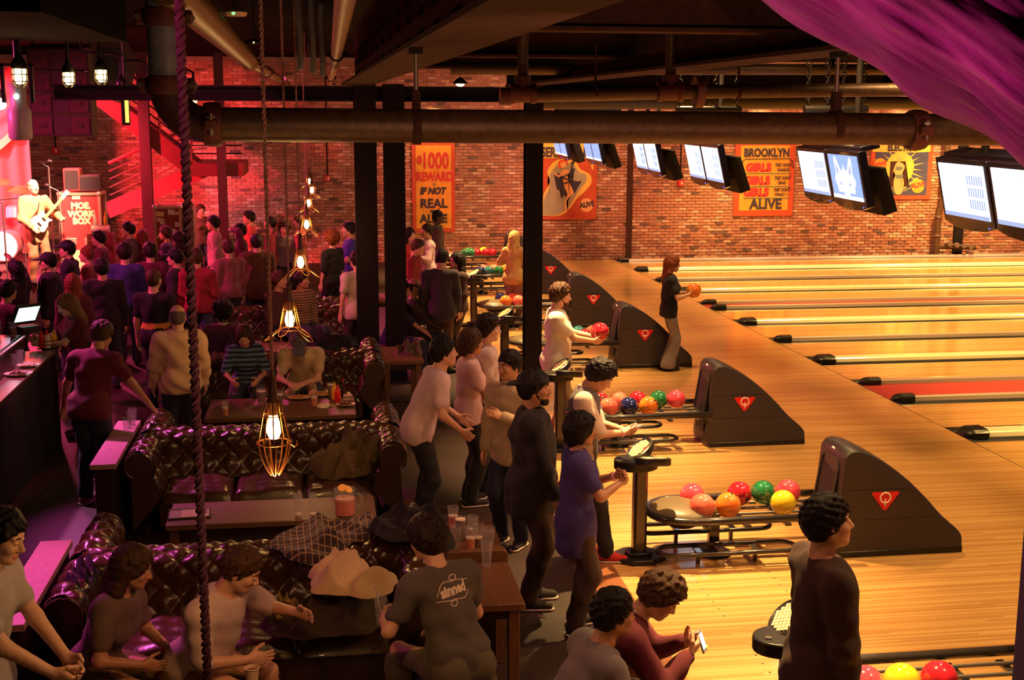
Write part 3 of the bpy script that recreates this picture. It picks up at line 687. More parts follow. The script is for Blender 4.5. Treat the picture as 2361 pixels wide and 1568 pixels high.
bpoly(t, mp, [(2064, 380), (2068, 374), (2077, 374), (2086, 384), (2080, 402), (2084, 422), (2078, 446), (2064, 446), (2060, 420), (2064, 402), (2058, 398)], ban_skin, off=.006)
bdisc(t, mp, 2073, 367, 6, ban_skin, .0065); bpoly(t, mp, [(2065, 385), (2080, 385), (2079, 392), (2066, 392)], teal_ink, off=.0075); bpoly(t, mp, [(2063, 403), (2082, 403), (2078, 411), (2066, 411)], teal_ink, off=.0075)
for px, py, s in ((2029, 381, 'WHY'), (2116, 429, 'ALIVE')):
    bdisc(t, mp, px, py, 17, ban_o, .004); btext(t, mp, s, px, py-2, 11, ink_r, .9, .006, .1, 8)
btext(t, mp, '?', 2030, 391, 9, ink_r)
# ------------------------------------------------------------------ fire alarm boxes and pipes on the wall
alarm_m = M('alarm_red', (.55, .02, .02), .4)
for px, py, lab in ((755, 411, 'small red fire alarm box left of the columns'), (1569, 422, 'small red fire alarm box between two banners'), (128, 347, 'small red fire alarm box beside the stage')):
    p = DY(px, py, WALL_Y-.05); t = thing('fire_alarm', lab, 'alarm', p)
    MB().box((0, 0, 0), (.15, .09, .15)).build('housing', alarm_m, t, bevel=.01)
    MB().box((.02, -.05, 0), (.035, .015, .08)).build('lens', logo_white, t)
    MB().tube([(0, .03, .07), (0, .03, 4.7-p.z)], .018, 6).build('conduit', steel_dark, t)
p = DY(2158, 585, WALL_Y-.25); q = DY(2172, 340, WALL_Y-.25)
t = thing('standpipe', 'dark standpipe with valve ends rising behind the nearest monitor', 'pipe', (p.x, p.y, 0))
MB().tube([(0, 0, .0), (0, 0, 1.2), (.12, 0, 1.5), (.14, 0, 4.8)], .085, 12).build('riser', pipe_m, t)
for k in range(4):
    o = MB().cyl((.25+.2*k, 0, .30-.03*k), (.25+.2*k, -.22, .34-.03*k), .05).cyl((.25+.2*k, -.2, .34-.03*k), (.25+.2*k, -.26, .345-.03*k), .065).build('outlet', rod_m, t)
MB().tube([(0, 0, .25), (1.1, 0, .22)], .07, 10).build('manifold', pipe_m, t)
for z in (.55, 1.05): MB().lathe([(.1, -.03), (.1, .03)], 14, (0, 0, z)).build('collar', rod_m, t)
p = DY(2212, 500, WALL_Y-.08)
MB().span((p.x-.12, WALL_Y-.12, 0), (p.x+.12, WALL_Y-.02, 4.8)).build('trim_4', steel_dark, kind='structure')
# ================================================================== lane monitors
scr_m = E('screen_white', (.86, .90, 1.0), 2.6); scr_b = E('screen_blue', (.36, .52, .95), 1.1); scr_g = E('screen_grey_blue', (.50, .60, .95), .95)
bez_m = M('monitor_bezel', (.014, .012, .03), .25, coat=.4)
def make_monitor(kind, HP):
    t = thing('lane_monitor', '-', 'monitor')
    for k, yc in enumerate((.52, -.52)):                  # far panel appears left
        f = thing('panel', None, None); f.parent = t; f.location = (0, yc, 0); f.rotation_euler = (0, R(-13), 0)
        P = [(-.50, -.29), (.50, -.29), (.50, .29), (-.50, .29)]
        c = MB().prism([(-.505, .30), (.505, .30), (.505, -.30), (.30, -.345), (0, -.36), (-.30, -.345), (-.505, -.30)], 1, lambda y, z, q: (q*.09, y, z)).build('cabinet', bez_m, f, bevel=.006)
        blue = (kind == 'fox' and k == 1) or (kind == 'far')
        MB().span((-.006, -.445, -.235), (.004, .445, .255)).build('screen', scr_b if blue else scr_m, f, smooth=0)
        MB().span((-.009, -.445, -.235), (-.004, .445, -.195)).build('ticker', scr_g if not blue else scr_m, f, smooth=0)
        if kind == 'fox' and k == 1:
            def fx(pts, nm, mt, off):
                P = [(q.x, q.y) for q in bez([(x, z, 0) for x, z in pts+[pts[0]]], 4)[:-1]]
                bm = bmesh.new(); vs = [bm.verts.new((-.008-off, -x, z)) for x, z in P]; fc = bm.faces.new(vs); bmesh.ops.triangulate(bm, faces=[fc], ngon_method='EAR_CLIP')
                me = bpy.data.meshes.new(nm); bm.to_mesh(me); bm.free(); me.materials.append(mt); o = bpy.data.objects.new(nm, me); COL.objects.link(o); o.parent = f
            fx([(-.27, .20), (-.24, .235), (-.20, .22), (-.10, .09), (-.03, .10), (0, .15), (.03, .10), (.10, .09), (.20, .22), (.24, .235), (.27, .20), (.25, .06), (.31, -.02), (.26, -.10), (.24, -.16), (.10, -.16), (.05, -.215), (-.05, -.215), (-.10, -.16), (-.24, -.16), (-.26, -.10), (-.31, -.02), (-.25, .06)], 'fox_face', scr_m, 0)
            for s in (-1, 1):
                fx([(s*.22, .17), (s*.15, .07), (s*.22, .05)], 'fox_ear', scr_g, .002); fx([(s*.18, -.03), (s*.10, -.07), (s*.16, -.08)], 'fox_eye', scr_g, .002)
        elif not blue:
            q = MB()
            for r in range(3):
                for c_ in range(7): q.box((-.008, -.12-c_*.045, .12-r*.11), (.004, .02, .085))
            q.build('score_grid', scr_g, f, smooth=0, kind='stuff')
        else:
            q = MB()
            for r in range(5): q.box((-.008, 0, .2-r*.085), (.004, .80, .035))
            q.build('score_grid', scr_g, f, smooth=0, kind='stuff')
        MB().sphere((-.004, -.40*(1 if k else 1), -.30), .006, 6, 4).build('power_light', E('led_blue', (.05, .1, 1), 6), f)
    MB().box((.09, 0, .34), (.22, 1.9, .06), (0, R(-13), 0)).build('casing', bez_m, t, bevel=.01)
    MB().box((.34, -.30, -.13), (.16, 1.0, .5), (0, R(-19), 0)).build('speaker_box', blackm, t, bevel=.01)
    for y in (-.55, .35): MB().cyl((.09, y, .34), (.09, y, HP), .035).build('hanger_pole', steel_dark, t)
    return t
MX = 5.8
MON = [(29.4, 'far', 'smallest of the wall of twin monitors, above the farthest lane pair'), (26.0, 'far', 'twin monitor second farthest, overlapping the snake dancer banner'), (21.8, 'sc', 'white twin monitor third farthest, right of the snake dancer banner'), (18.2, 'sc', 'white twin monitor just left of the girls banner'),
       (13.7, 'fox', 'twin monitor showing a fox face on blue'), (10.2, 'sc', 'largest twin monitor, cut by the right edge')]
PYM = {29.4: 334, 26.0: 342, 21.8: 360, 18.2: 377, 13.7: 405, 10.2: 452}
PXM = {29.4: 1290, 26.0: 1364, 21.8: 1489, 18.2: 1622, 13.7: 1912, 10.2: 2285}
made = {}
for y, kd, lab in MON:
    p = DY(PXM[y], PYM[y], y); o = make_monitor(kd, 4.985-p.z); o.location = (p.x, p.y, p.z); o.rotation_euler = (0, 0, R(-3)); o['label'] = lab; o['group'] = 'twin lane monitors'
# ================================================================== overhead pipes
def pipe(name, pts, r, mat, label, n=16, parts=()):
    t = thing(name, label, 'pipe', pts[0]); P = [Vector(q)-Vector(pts[0]) for q in pts]
    MB().tube(P, r, n).build('pipe_run', mat, t, smooth=60); return t
def coupling(t, c, ax, r, mat=None, bolt='Y'):
    "grooved clamp: ring in two halves with ears and bolts; ax is the pipe direction"
    mat = mat or rust; c = Vector(c)-t.location; ax = Vector(ax).normalized()
    sd = Vector((0, 1, 0)) if bolt == 'Y' else Vector((1, 0, 0)); up = ax.cross(sd)
    k = thing('pipe_coupling', None, None); k.parent = t; k.location = c
    rot = Matrix((sd, up, ax)).transposed()
    MB().lathe([(r*1.02, -.05), (r*1.22, -.045), (r*1.30, -.02), (r*1.30, .02), (r*1.22, .045), (r*1.02, .05)], 24, rot=rot).build('clamp_ring', mat, k, smooth=50)
    for s in (-1, 1):
        d = sd*s
        MB().box(d*r*1.45, (r*.62, r*.62, .075), rot).build('clamp_ear', mat, k, bevel=.012)
        MB().cyl(d*r*1.55-up*r*.62, d*r*1.55+up*r*.62, .014, n=8).build('bolt', rod_m, k)
        MB().cyl(d*r*1.55+up*r*.36, d*r*1.55+up*r*.52, .028, n=6).build('nut', rod_m, k, smooth=0)
    return k
PY = 6.8; rp = .088
L = DY(500, 287, PY); Rr = DY(2361, 300, PY); dd = (Rr-L).normalized(); Rr = L+dd*((5.4-L.x)/dd.x)
vx = DY(381, 120, PY).x; zc = L.z
t = thing('water_main', 'big brown iron pipe running across the whole view below the girders', 'pipe', L)
MB().tube([(0, 0, 0), Rr-L], rp, 28).build('pipe_run', pipe_m, t)
eb = [(L.x-.06-(L.x-.06-vx)*math.sin(a), PY, zc+.21-.21*math.cos(a)) for a in np.linspace(0, PI/2, 10)]
eb = [Vector((L.x-.04, PY, zc))]+[Vector(q) for q in eb]
MB().tube([q-L for q in eb], rp*1.06, 28).build('elbow', M('elbow_dark_red', (.085, .028, .035), .42, .1, .3, 20, .2, 140), t, smooth=180)
MB().tube([Vector((vx, PY, zc+.21))-L, Vector((vx, PY, 4.9))-L], rp*1.0, 28).build('riser', pipe_blue, t)
coupling(t, (L.x-.02, PY, zc), dd, rp); coupling(t, DY(2112, 300, PY), dd, rp)
coupling(t, (vx, PY, DY(381, 197, PY).z), (0, 0, 1), rp*.92, None, 'X'); coupling(t, (vx, PY, DY(381, 40, PY).z), (0, 0, 1), rp*.92, None, 'X')
for px, lab in ((960, 'a'), (1925, 'b')):
    c = DY(px, 292, PY)-L; k = thing('pipe_hanger', None, None); k.parent = t; k.location = c
    MB().lathe([(rp*1.02, -.022), (rp*1.08, -.022), (rp*1.08, .022), (rp*1.02, .022)], 24, rot=(0, R(90), 0)).build('strap', steel_brown, k)
    MB().span((-.022, -.03, rp), (.022, .03, rp+.10)).build('clevis', steel_brown, k, bevel=.004)
    MB().cyl((0, 0, rp+.08), (.0, 0, .40), .012).build('rod', rod_m, k)
    MB().box((0, 0, .40), (.07, .09, .05)).build('beam_clamp', steel_dark, k, bevel=.006)
# sprinkler main behind
Y2 = 9.6; a = DY(1158, 222, Y2); b = DY(1612, 212, Y2); c = DY(2200, 205, Y2)
t = thing('sprinkler_pipe', 'thinner brown sprinkler pipe with tees above the big pipe', 'pipe', a)
MB().tube([(0, 0, 0), b-a, c-a], .052, 16).build('pipe_run', pipe_m, t)
for px, py in ((1205, 216), (1545, 212)):
    q = DY(px, py, Y2)-a
    MB().lathe([(.062, -.10), (.075, -.10), (.075, -.06), (.066, -.06), (.066, .06), (.075, .06), (.075, .10), (.062, .10)], 16, q, (0, R(90), 0)).build('tee', rust, t)
    MB().cyl(q, q+Vector((0, 0, .55)), .042).build('riser', pipe_m, t); MB().lathe([(.06, 0), (.06, .06)], 14, q+Vector((0, 0, .07))).build('tee_collar', rust, t)
q = DY(1610, 212, Y2)-a; MB().lathe([(.05, -.03), (.12, -.03), (.12, .03), (.05, .03)], 20, q, (0, R(90), 0)).build('flange', rust, t, smooth=0)
q = DY(1165, 222, Y2)-a; MB().lathe([(.064, -.04), (.064, .04)], 14, q, (0, R(90), 0)).build('end_plug', rust, t)
for px in (1373, 1702):
    q = DY(px, 212, Y2)-a; k = MB().lathe([(.055, -.012), (.06, -.012), (.06, .012), (.055, .012)], 18, q, (0, R(90), 0)).cyl(q, q+Vector((0, 0, .36)), .009).build('pipe_hanger', steel_brown, t)
pipe('ceiling_pipe', [DY(1040, 160, 14.0), DY(2300, 160, 14.0)], .06, pipe_m, 'long brown pipe high above the lanes, upper of two')
pipe('ceiling_pipe', [DY(1250, 236, 19.5), DY(2361, 238, 19.5)], .10, M('olive_duct', (.10, .075, .035), .5), 'fat olive duct just above the far wall top')
ya, yb = 5.2, 15.5
a, b, c = G(385, -40, 4.35), G(575, 142, 4.35), G(682, 206, 4.35)
c = b.lerp(c, min(1, (31.3-b.y)/(c.y-b.y)))
t = pipe('drain_pipe', [a, b], .105, M('drain_gold_brown', (.20, .105, .045), .4, .2, .4, 16, .2, 120), 'thick golden brown drain pipe under the ceiling at upper left')
MB().tube([b-a, c-a], .075, 14).build('pipe_run', M('drain_gold_brown'), t)
coupling(t, b, c-b, .085, None, 'X'); coupling(t, b.lerp(c, .3), c-b, .075, None, 'X'); coupling(t, b.lerp(c, .75), c-b, .072, None, 'X')
a, c = G(800, -30, 4.35), G(754, 212, 4.35); b = G(776, 125, 4.35)
c = b.lerp(c, min(1, (31.3-b.y)/(c.y-b.y)))
t = pipe('drain_pipe', [a, b, c], .062, M('drain_pale', (.36, .22, .19), .5, 0, .3, 20), 'pale pipe under the ceiling left of the riveted girder')
coupling(t, b, c-a, .062, steel_dark, 'X'); coupling(t, b.lerp(c, .6), c-a, .06, steel_dark, 'X')
for px in (690, 720, 742):
    q = DY(px, 60, 13.0+(px-690)*.05); pipe('riser_pipe', [(q.x, q.y, 4.15), (q.x, q.y, 4.98)], .035, pipe_blue, {690: 'leftmost thin riser pipe beside the pale drain pipe', 720: 'middle thin riser pipe beside the pale drain pipe', 742: 'thin riser pipe nearest the pale drain pipe'}[px])
# hanging light bars over the lanes
for px, y, lab in ((1355, 22.5, 'short black hanging bar above the snake dancer banner'), (1634, 17.0, 'short black hanging bar above the white twin monitor'), (1927, 13.5, 'short black hanging bar above the fox monitor')):
    c = DY(px, 252, y); wdt = 150/CAM_F*y*1.05/2
    t = thing('hanging_bar', lab, 'bar', c); MB().cyl((-wdt, 0, 0), (wdt, 0, 0), .045).build('tube', black, t)
    for s in (-.9, -.3, .2, .85):
        q = MB()
        for k in range(9): q.tube(arc((s*wdt, 0, .07+k*.06), .03, 0, 360, 8, 'XZ' if k % 2 else 'YZ')[:-1], .008, 4, True)
        q.build('chain', steel_dark, t, kind='stuff'); MB().cyl((s*wdt, 0, .55), (s*wdt, 0, 4.98-c.z), .012, n=6).build('rod', steel_dark, t)
# ceiling lamps far off
lampw = E('warm_bulb_far', (1, .62, .22), 18)
for px, py, y in ((1061, 191, 24), (1190, 158, 24), (1938, 194, 16), (2050, 192, 16)):
    c = DY(px, py, y); t = thing('ceiling_lamp', {1061: 'small striped ceiling lamp above the lone column, left', 1190: 'small bright ceiling lamp above the sprinkler tee', 1938: 'small ceiling lamp left above the big pipe clamp', 2050: 'small ceiling lamp right above the big pipe clamp'}[px], 'lamp', c)
    MB().lathe([(.02, .10), (.06, .08), (.14, .0), (.13, -.02)], 16).build('shade', steel_dark, t); MB().sphere((0, 0, -.01), .085, 12, 8, (1, 1, .7)).build('bulb', lampw, t)
    MB().cyl((0, 0, .08), (0, 0, 4.95-c.z), .008).build('cord', black, t)
# ================================================================== chesterfield sofas
leather = M('brown_leather', (.070, .030, .013), .27, 0, .4, 7, .2, 55, spec=.6, coat=.15)
leather_d = M('dark_leather', (.055, .022, .014), .36, 0, .3, 7, .12, 55, spec=.6, coat=.2)
wood_table = wood('table_wood', (.060, .022, .010), (.135, .055, .024), 'X', 1.3, .5, 9, .08, 1.6)
wood_table_y = wood('table_wood_y', (.075, .027, .014), (.17, .068, .030), 'Y', 1.3, .45, 9, .12, 1.6)
foot_m = M('turned_foot', (.03, .012, .008), .4)
def tuft(u, v):
    a = abs(math.cos(PI*(u+v))); b = abs(math.cos(PI*(u-v)))
    return math.sqrt(math.sqrt(a*b)*min(a, b)+1e-6)
def prof_len(P):
    L = [0]
    for i in range(1, len(P)): L.append(L[-1]+(Vector(P[i])-Vector(P[i-1])).length)
    return L
def roll_profile(rc, rz, rr, foot_out):
    "front face up, over the roll, down the outside: (depth, z) with depth growing outwards"
    P = [(-.02, .36), (.0, .42), (.03, .50), (.06, .56)]
    for a in np.linspace(200, -60, 16): P.append((rc+rr*math.cos(R(a))*-1*-1, rz+rr*math.sin(R(a))))
    P += [(foot_out, rz-.17), (foot_out, .30), (foot_out, .07)]
    return [Vector((p[0], p[1], 0)) for p in bez([(x, z, 0) for x, z in P], 4)]
def make_sofa(Wd, name='chesterfield_sofa'):
    t = thing(name, '-', 'sofa'); D = .46
    P = roll_profile(.17, .655, .118, .235); Ls = prof_len(P); Lt = Ls[-1]; rng = random.Random(4)
    def swept(L, place, tl=.66, nl=None):
        n = max(12, int(L/.0135)); m = MB(); vs = []
        for i in range(n+1):
            s = i/n*L
            for k, p in enumerate(P):
                q = P[min(k+1, len(P)-1)]-P[max(k-1, 0)]; nx, nz = -q.y, q.x; l = math.hypot(nx, nz) or 1
                dist = Ls[k]; fade = max(0, min(1, (.86-dist)/.10))*min(1, dist/.08+.2)
                h = .032*(tuft(s/.215, dist/.26)-.35)*fade
                wr = .004*math.sin(s*61+dist*23)*math.sin(dist*47+s*13)*fade
                d, z = p.x+nx/l*(h+wr), p.y+nz/l*(h+wr); vs.append(place(s, d, z))
        k = len(P); fs = [(i*k+j, (i+1)*k+j, (i+1)*k+j+1, i*k+j+1) for i in range(n) for j in range(k-1)]
        m.add(vs, fs); return m
    W2 = Wd/2; ai = W2-.26     # inner face of the arms
    swept(2*ai+.36, lambda s, d, z: (s-ai-.18, .20+d, z)).build('backrest', leather, t, smooth=180)
    for sg in (-1, 1):
        a = swept(.78, lambda s, d, z: (sg*(ai+d), -.40+s*.98, z)).build('arm', leather, t, smooth=180)
        # scroll front panel
        out = [(sg*(ai+p.x), p.y) for p in P[::2]]
        m = MB().prism(out, 1, lambda x, z, q: (x, -.402-q*.012, z)); m.build('arm_panel', leather_d, a, smooth=30)
        q = MB().tube([(x, -.414, z) for x, z in out], .009, 6); q.build('piping', leather_d, a)
        st = MB()
        for i in range(2, len(out)-4): st.sphere((out[i][0]*1-sg*.0, -.418, out[i][1]), .006, 6, 4)
        st.build('studs', M('brass_stud', (.5, .26, .08), .3, .9), a, kind='stuff')
        for yy in (-.36, .36): MB().lathe([(.02, 0), (.035, .02), (.03, .05), (.045, .08)], 12, (sg*(W2-.12), yy, 0)).build('foot', foot_m, t)
    MB().span((-ai-.02, -.39, .08), (ai+.02, .40, .30)).build('base', leather_d, t, bevel=.015)
    n = 3; cw = 2*ai/n
    for i in range(n):
        def fn(u, v):
            x = (u-.5); y = (v-.5)
            e = (1-abs(2*x)**6)*(1-abs(2*y)**6); h = .12*max(e, 0)**.35+.012*math.sin(7*x+3*y+i)*e+.006*math.sin(25*x*(1+y)+i*2)*e+.005*math.sin(31*y+9*x)*e
            return (-ai+cw*(i+.5)+x*(cw-.008), -.09+y*.66, .295+h)
        MB().grid(fn, 26, 26).build('seat_cushion', leather, t, smooth=180)
    return t
SX = -.52
sofa = make_sofa(2.42)
SOFAS = [(8.16, 0, 'nearest tufted brown leather sofa, blurred pair seated on it'), (9.02, PI, 'tufted leather sofa back to back behind the nearest one, coats on it'),
         (11.56, 0, 'tufted leather sofa behind the menu table, lit by the nearest cage lamp'), (12.42, PI, 'tufted leather sofa facing away, before the food table'),
         (15.40, 0, 'tufted leather sofa of the striped sweater and the beige tee, eating'), (16.26, PI, 'tufted leather sofa facing away behind the striped sweater'), (19.3, 0, 'tufted leather sofa of the two people near the second cage lamp')]
for i, (y, rz, lab) in enumerate(SOFAS):
    o = sofa if i == 0 else dup(sofa); o.location = (SX, y, 0); o.rotation_euler = (0, 0, rz); o['label'] = lab; o['group'] = 'chesterfield sofas'
arm2 = make_sofa(1.5, 'leather_loveseat'); arm2.location = (-.1, 20.9, 0); arm2.rotation_euler = (0, 0, PI); arm2['label'] = 'short leather loveseat far back below the row of cage lamps'; 
# ------------------------------------------------------------------ tables
def table(name, x0, x1, y0, y1, z, label, mat, th=.05, leg='panel'):
    t = thing(name, label, 'table', ((x0+x1)/2, (y0+y1)/2, 0)); hx, hy = (x1-x0)/2, (y1-y0)/2
    MB().span((-hx, -hy, z-th), (hx, hy, z)).build('tabletop', mat, t, bevel=.008)
    for sx in (-1, 1):
        for sy in (-1, 1): MB().span((sx*(hx-.10), sy*(hy-.10), 0), (sx*(hx-.03), sy*(hy-.03), z-th)).build('leg', mat, t, bevel=.004)
    MB().span((-hx+.06, -hy+.05, z-th-.07), (hx-.06, hy-.05, z-th)).build('apron', foot_m, t)
    return t
T1 = G(385, 1215, .5), G(885, 1192, .5)
table('coffee_table', G(385, 1215, .5).x-.02, G(870, 1200, .5).x, 9.93, 10.52, .5, 'long low wooden table with a menu, two tall glasses and a beer pitcher', wood_table)
table('coffee_table', G(490, 970, .5).x-.1, G(822, 960, .5).x, 13.5, 14.45, .5, 'low dark table covered with food, drinks and a ketchup bottle', wood_table)
table('coffee_table', -1.5, .3, 17.3, 18.0, .5, 'low dark table between the far sofas beside the left column', wood_table)
t = table('side_table', .80, 1.22, 7.46, 8.22, .70, 'brown wooden table at the elbow of the lettered grey tee, one glass on it', wood_table_y)
table('side_table', .80, 1.23, 8.30, 9.12, .70, 'brown wooden table crowded with half full pint glasses', wood_table_y)
lp = thing('upright_board', 'low wooden board standing between the two brown tables', 'board', (1.01, 8.262, .62))
MB().prism([(-.215, 0), (.215, 0), (.215, .13), (.19, .16), (-.215, .16)], 1, lambda x, z, q: (x, -.03+q*.06, z)).build('board', wood_table_y, lp, bevel=.006)
MB().span((-.2, -.02, -.62), (.2, .02, 0)).build('support', foot_m, lp)
table('side_table', .70, 1.22, 15.3, 16.3, .72, 'wooden table with a brown bag beside the paired columns', wood_table_y)
table('side_table', .55, 1.15, 20.4, 21.2, .72, 'small pale table seen between the paired columns', wood_table_y)
def ledge(x0, x1, y0, y1, z, label):
    t = thing('drink_ledge', label, 'ledge', ((x0+x1)/2, (y0+y1)/2, 0)); hx, hy = (x1-x0)/2, (y1-y0)/2
    MB().span((-hx, -hy, z-.045), (hx, hy, z)).build('top', M('ledge_pinkish', (.40, .20, .22), .5, 0, .2, 20, .15, 90), t, bevel=.004)
    MB().span((-hx+.03, -hy+.05, 0), (hx-.02, hy-.05, z-.045)).build('panel', foot_m, t)
ledge(-2.02, -1.80, 7.45, 8.98, .74, 'narrow magenta lit ledge beside the nearest sofa arm')
ledge(-2.02, -1.80, 10.95, 12.55, .74, 'narrow magenta lit ledge where the server sets down glasses')
p = G(275, 1207, 0); t = thing('wooden_box', 'square reddish wooden box on the floor beside the sofa arm', 'box', (p.x, p.y+.22, 0), R(25))
bx = M('box_red_wood', (.22, .075, .04), .5, 0, .4, 6, .2, 40, stretch=(1, 1, 6))
MB().span((-.19, -.19, 0), (.19, .19, .32)).build('body', bx, t, bevel=.005); MB().span((-.2, -.2, .32), (.2, .2, .345)).build('lid', bx, t, bevel=.004)
# ================================================================== drinks and table things
gl = M('clear_glass', (.60, .56, .60), .05, alpha=.15, spec=1.0, coat=1.0); beer_o = M('beer_amber', (.80, .20, .035), .15, noise=.1, emit=(.8, .18, .03), es=0); beer_d = M('beer_dark', (.16, .035, .012), .15); foam = M('beer_foam', (.85, .70, .55), .8)
GM = {}
def pint(loc, label, fill=0.0, kind='amber', h=.165, r=.043, straw=False, group='drinking glasses'):
    key = (fill, kind, h, r, straw)
    if key in GM: o = dup(GM[key], loc, None, label); o['group'] = group; return o
    t = thing('pint_glass', label, 'glass', loc, 0, group)
    MB().lathe([(r*.66, 0), (r*.70, .004), (r, h), (r-.003, h), (r*.70-.002, .014), (0, .012)], 20).build('cup', gl, t, smooth=50)
    if fill:
        z1 = .014+(h-.02)*fill; r1 = r*.68+(r-.005-r*.68)*fill
        MB().lathe([(0, .0145), (r*.66, .0145), (r1, z1), (0, z1)], 18).build('beer', beer_o if kind == 'amber' else beer_d, t, smooth=50)
        MB().lathe([(0, z1), (r1, z1+.0005), (r1+.0005, z1+.008), (0, z1+.010)], 18).build('foam', foam, t, smooth=50)
    if straw: MB().cyl((.01, 0, .02), (-.03, .01, h+.075), .004, n=8).build('straw', M('straw_pale', (.5, .45, .6), .4), t)
    GM[key] = t; return t
TZ = .702
for (px, py), f, k, lab in (((1045, 1212), .55, 'amber', 'pint glass half full of amber beer, farthest on the crowded table'), ((1090, 1235), .35, 'amber', 'pint glass a third full of amber beer, right rear of the crowded table'), ((1062, 1238), .9, 'dark', 'full pint of dark beer with foam, behind two others'),
                            ((1052, 1258), 0, '', 'empty pint glass front left of the crowded table'), ((1085, 1262), .5, 'amber', 'pint glass half full of beer, front middle of the crowded table'), ((1103, 1256), .4, 'dark', 'pint glass with some dark beer, front right of the crowded table'), ((1128, 1262), 0, '', 'empty pint glass at the right end of the crowded table')):
    q = G(px, py+8, TZ); q.y = max(q.y, 8.36); pint(q, lab, f, k, .175)
q = G(1122, 1308, TZ); pint(q, 'single empty pint glass on the nearer brown table', 0, '', .19, .044)
for px, lab in ((688, 'left one of two tall empty glasses on the long table'), (722, 'right one of two tall empty glasses on the long table')):
    q = G(px, 1203, .502); q.y = max(q.y, 10.0); pint(q, lab, .04, 'amber', .20, .041)
def pitcher(loc, label):
    t = thing('beer_pitcher', label, 'pitcher', loc)
    MB().lathe([(.075, 0), (.082, .01), (.085, .20), (.092, .225), (.089, .225), (.081, .2), (.077, .014), (0, .012)], 24).build('jug', gl, t, smooth=50)
    MB().lathe([(0, .0145), (.076, .0145), (.079, .135), (0, .135)], 24).build('beer', M('beer_pitcher', (.85, .16, .05), .2, emit=(.8, .14, .03), es=.0), t, smooth=50)
    MB().lathe([(0, .135), (.079, .136), (.079, .150), (0, .152)], 24).build('foam', M('foam_pink', (.85, .45, .35), .8), t)
    MB().tube(arc((.085, 0, .125), .055, 80, -80, 12, 'XZ'), .011, 8).build('handle', gl, t)
    for a in (0, 1.9, 4): MB().lathe([(.035, -.006), (.035, .006)], 12, (.03*math.cos(a), .03*math.sin(a), .215+.006*a), (.5*math.cos(a), .6, a)).build('citrus_slice', M('citrus', (.90, .45, .10), .5), t)
pitcher(G(796, 1188, .502), 'clear pitcher of orange beer topped with citrus slices on the long table')
t = thing('menu_clipboard', 'menu sheet on a dark clipboard lying on the long table', 'menu', G(437, 1187, .503), R(4))
MB().span((-.17, -.115, 0), (.17, .115, .012)).build('clipboard', black, t, bevel=.004); MB().span((-.155, -.10, .012), (.155, .11, .016)).build('sheet', M('menu_paper', (.62, .40, .36), .8), t, smooth=0)
MB().span((-.155, -.10, .0161), (-.06, .11, .0166)).span((.06, -.05, .0161), (.145, .10, .0166)).build('grey_panel', M('menu_grey', (.32, .22, .22), .8), t, smooth=0, kind='stuff')
q = MB()
for k in range(7): q.span((-.05, -.08+k*.025, .0161), (.04-.01*(k % 3), -.074+k*.025, .0166))
q.build('print_lines', M('menu_print', (.35, .22, .22), .8), t, smooth=0, kind='stuff'); MB().tube([(-.165, .10, .02), (.165, .10, .02)], .006, 6).build('clip', rod_m, t)
# food table
TZ2 = .502
plate_m = M('plate_cream', (.72, .50, .38), .35, coat=.3); fries_m = M('fried_food', (.70, .34, .07), .7, 0, .5, 30)
def plate(loc, label, r=.12, food='fries', fm=None):
    t = thing('food_plate', label, 'plate', loc); MB().lathe([(0, .004), (r*.6, .004), (r, .022), (r, .027), (r*.6, .010), (0, .010)], 28, sy=.75).build('dish', plate_m, t, smooth=50)
    rng = random.Random(int(loc[0]*1000)); m = MB()
    for k in range(34):
        a, q = rng.random()*6.28, r*.62*math.sqrt(rng.random()); m.box((q*math.cos(a), q*math.sin(a)*.75, .018+.03*rng.random()*(1-q/r)), (.05, .010, .010), (rng.random()-.5, rng.random()-.5, rng.random()*6))
    m.build('food', fm or fries_m, t, smooth=0, kind='stuff'); return t
plate(G(690, 920, TZ2), 'plate of fries near the striped sweater', .13); plate(G(740, 912, TZ2), 'cream dish of fried food below the beige tee', .15); plate(G(797, 936, TZ2), 'small round plate with dark food scraps by the table corner', .11, fm=M('dark_food', (.20, .07, .03), .6))
pint(G(603, 930, TZ2), 'large mug of dark beer, left on the food table', .8, 'dark', .17, .06); pint(G(645, 932, TZ2), 'dark beer glass right of the large mug on the food table', .7, 'dark', .15, .055); pint(G(725, 938, TZ2), 'glass of reddish beer in the middle of the food table', .8, 'amber', .13, .042); pint(G(763, 915, TZ2), 'dark pint beside the ketchup on the food table', .85, 'dark', .165, .045)
pint(G(520, 960, TZ2), 'faint pint of orange beer at the left end of the food table', .5, 'amber', .17, .043)
def bottle(loc, prof, mat, capm, label, name='sauce_bottle'):
    t = thing(name, label, 'bottle', loc); MB().lathe(prof, 16).build('body', mat, t, smooth=50)
    z = prof[-1][1]; r = prof[-1][0]; MB().lathe([(r, z), (r*1.05, z+.004), (r*.5, z+.035), (r*.25, z+.05)], 12).build('nozzle', capm, t); return t
sq = [(.034, 0), (.036, .01), (.036, .10), (.030, .13), (.018, .145)]
bottle(G(779, 926, TZ2), sq, M('ketchup_red', (.70, .015, .01), .35), M('ketchup_red'), 'red ketchup squeeze bottle on the food table')
bottle(G(772, 920, TZ2), sq, M('mustard_yellow', (.80, .42, .02), .35), M('mustard_yellow'), 'yellow mustard bottle half behind the ketchup')
bottle(G(791, 914, TZ2), [(.026, 0), (.027, .09), (.012, .13), (.012, .17)], M('bottle_dark', (.05, .01, .01), .2), M('cap_red', (.5, .02, .02), .4), 'dark hot sauce bottle behind the ketchup')
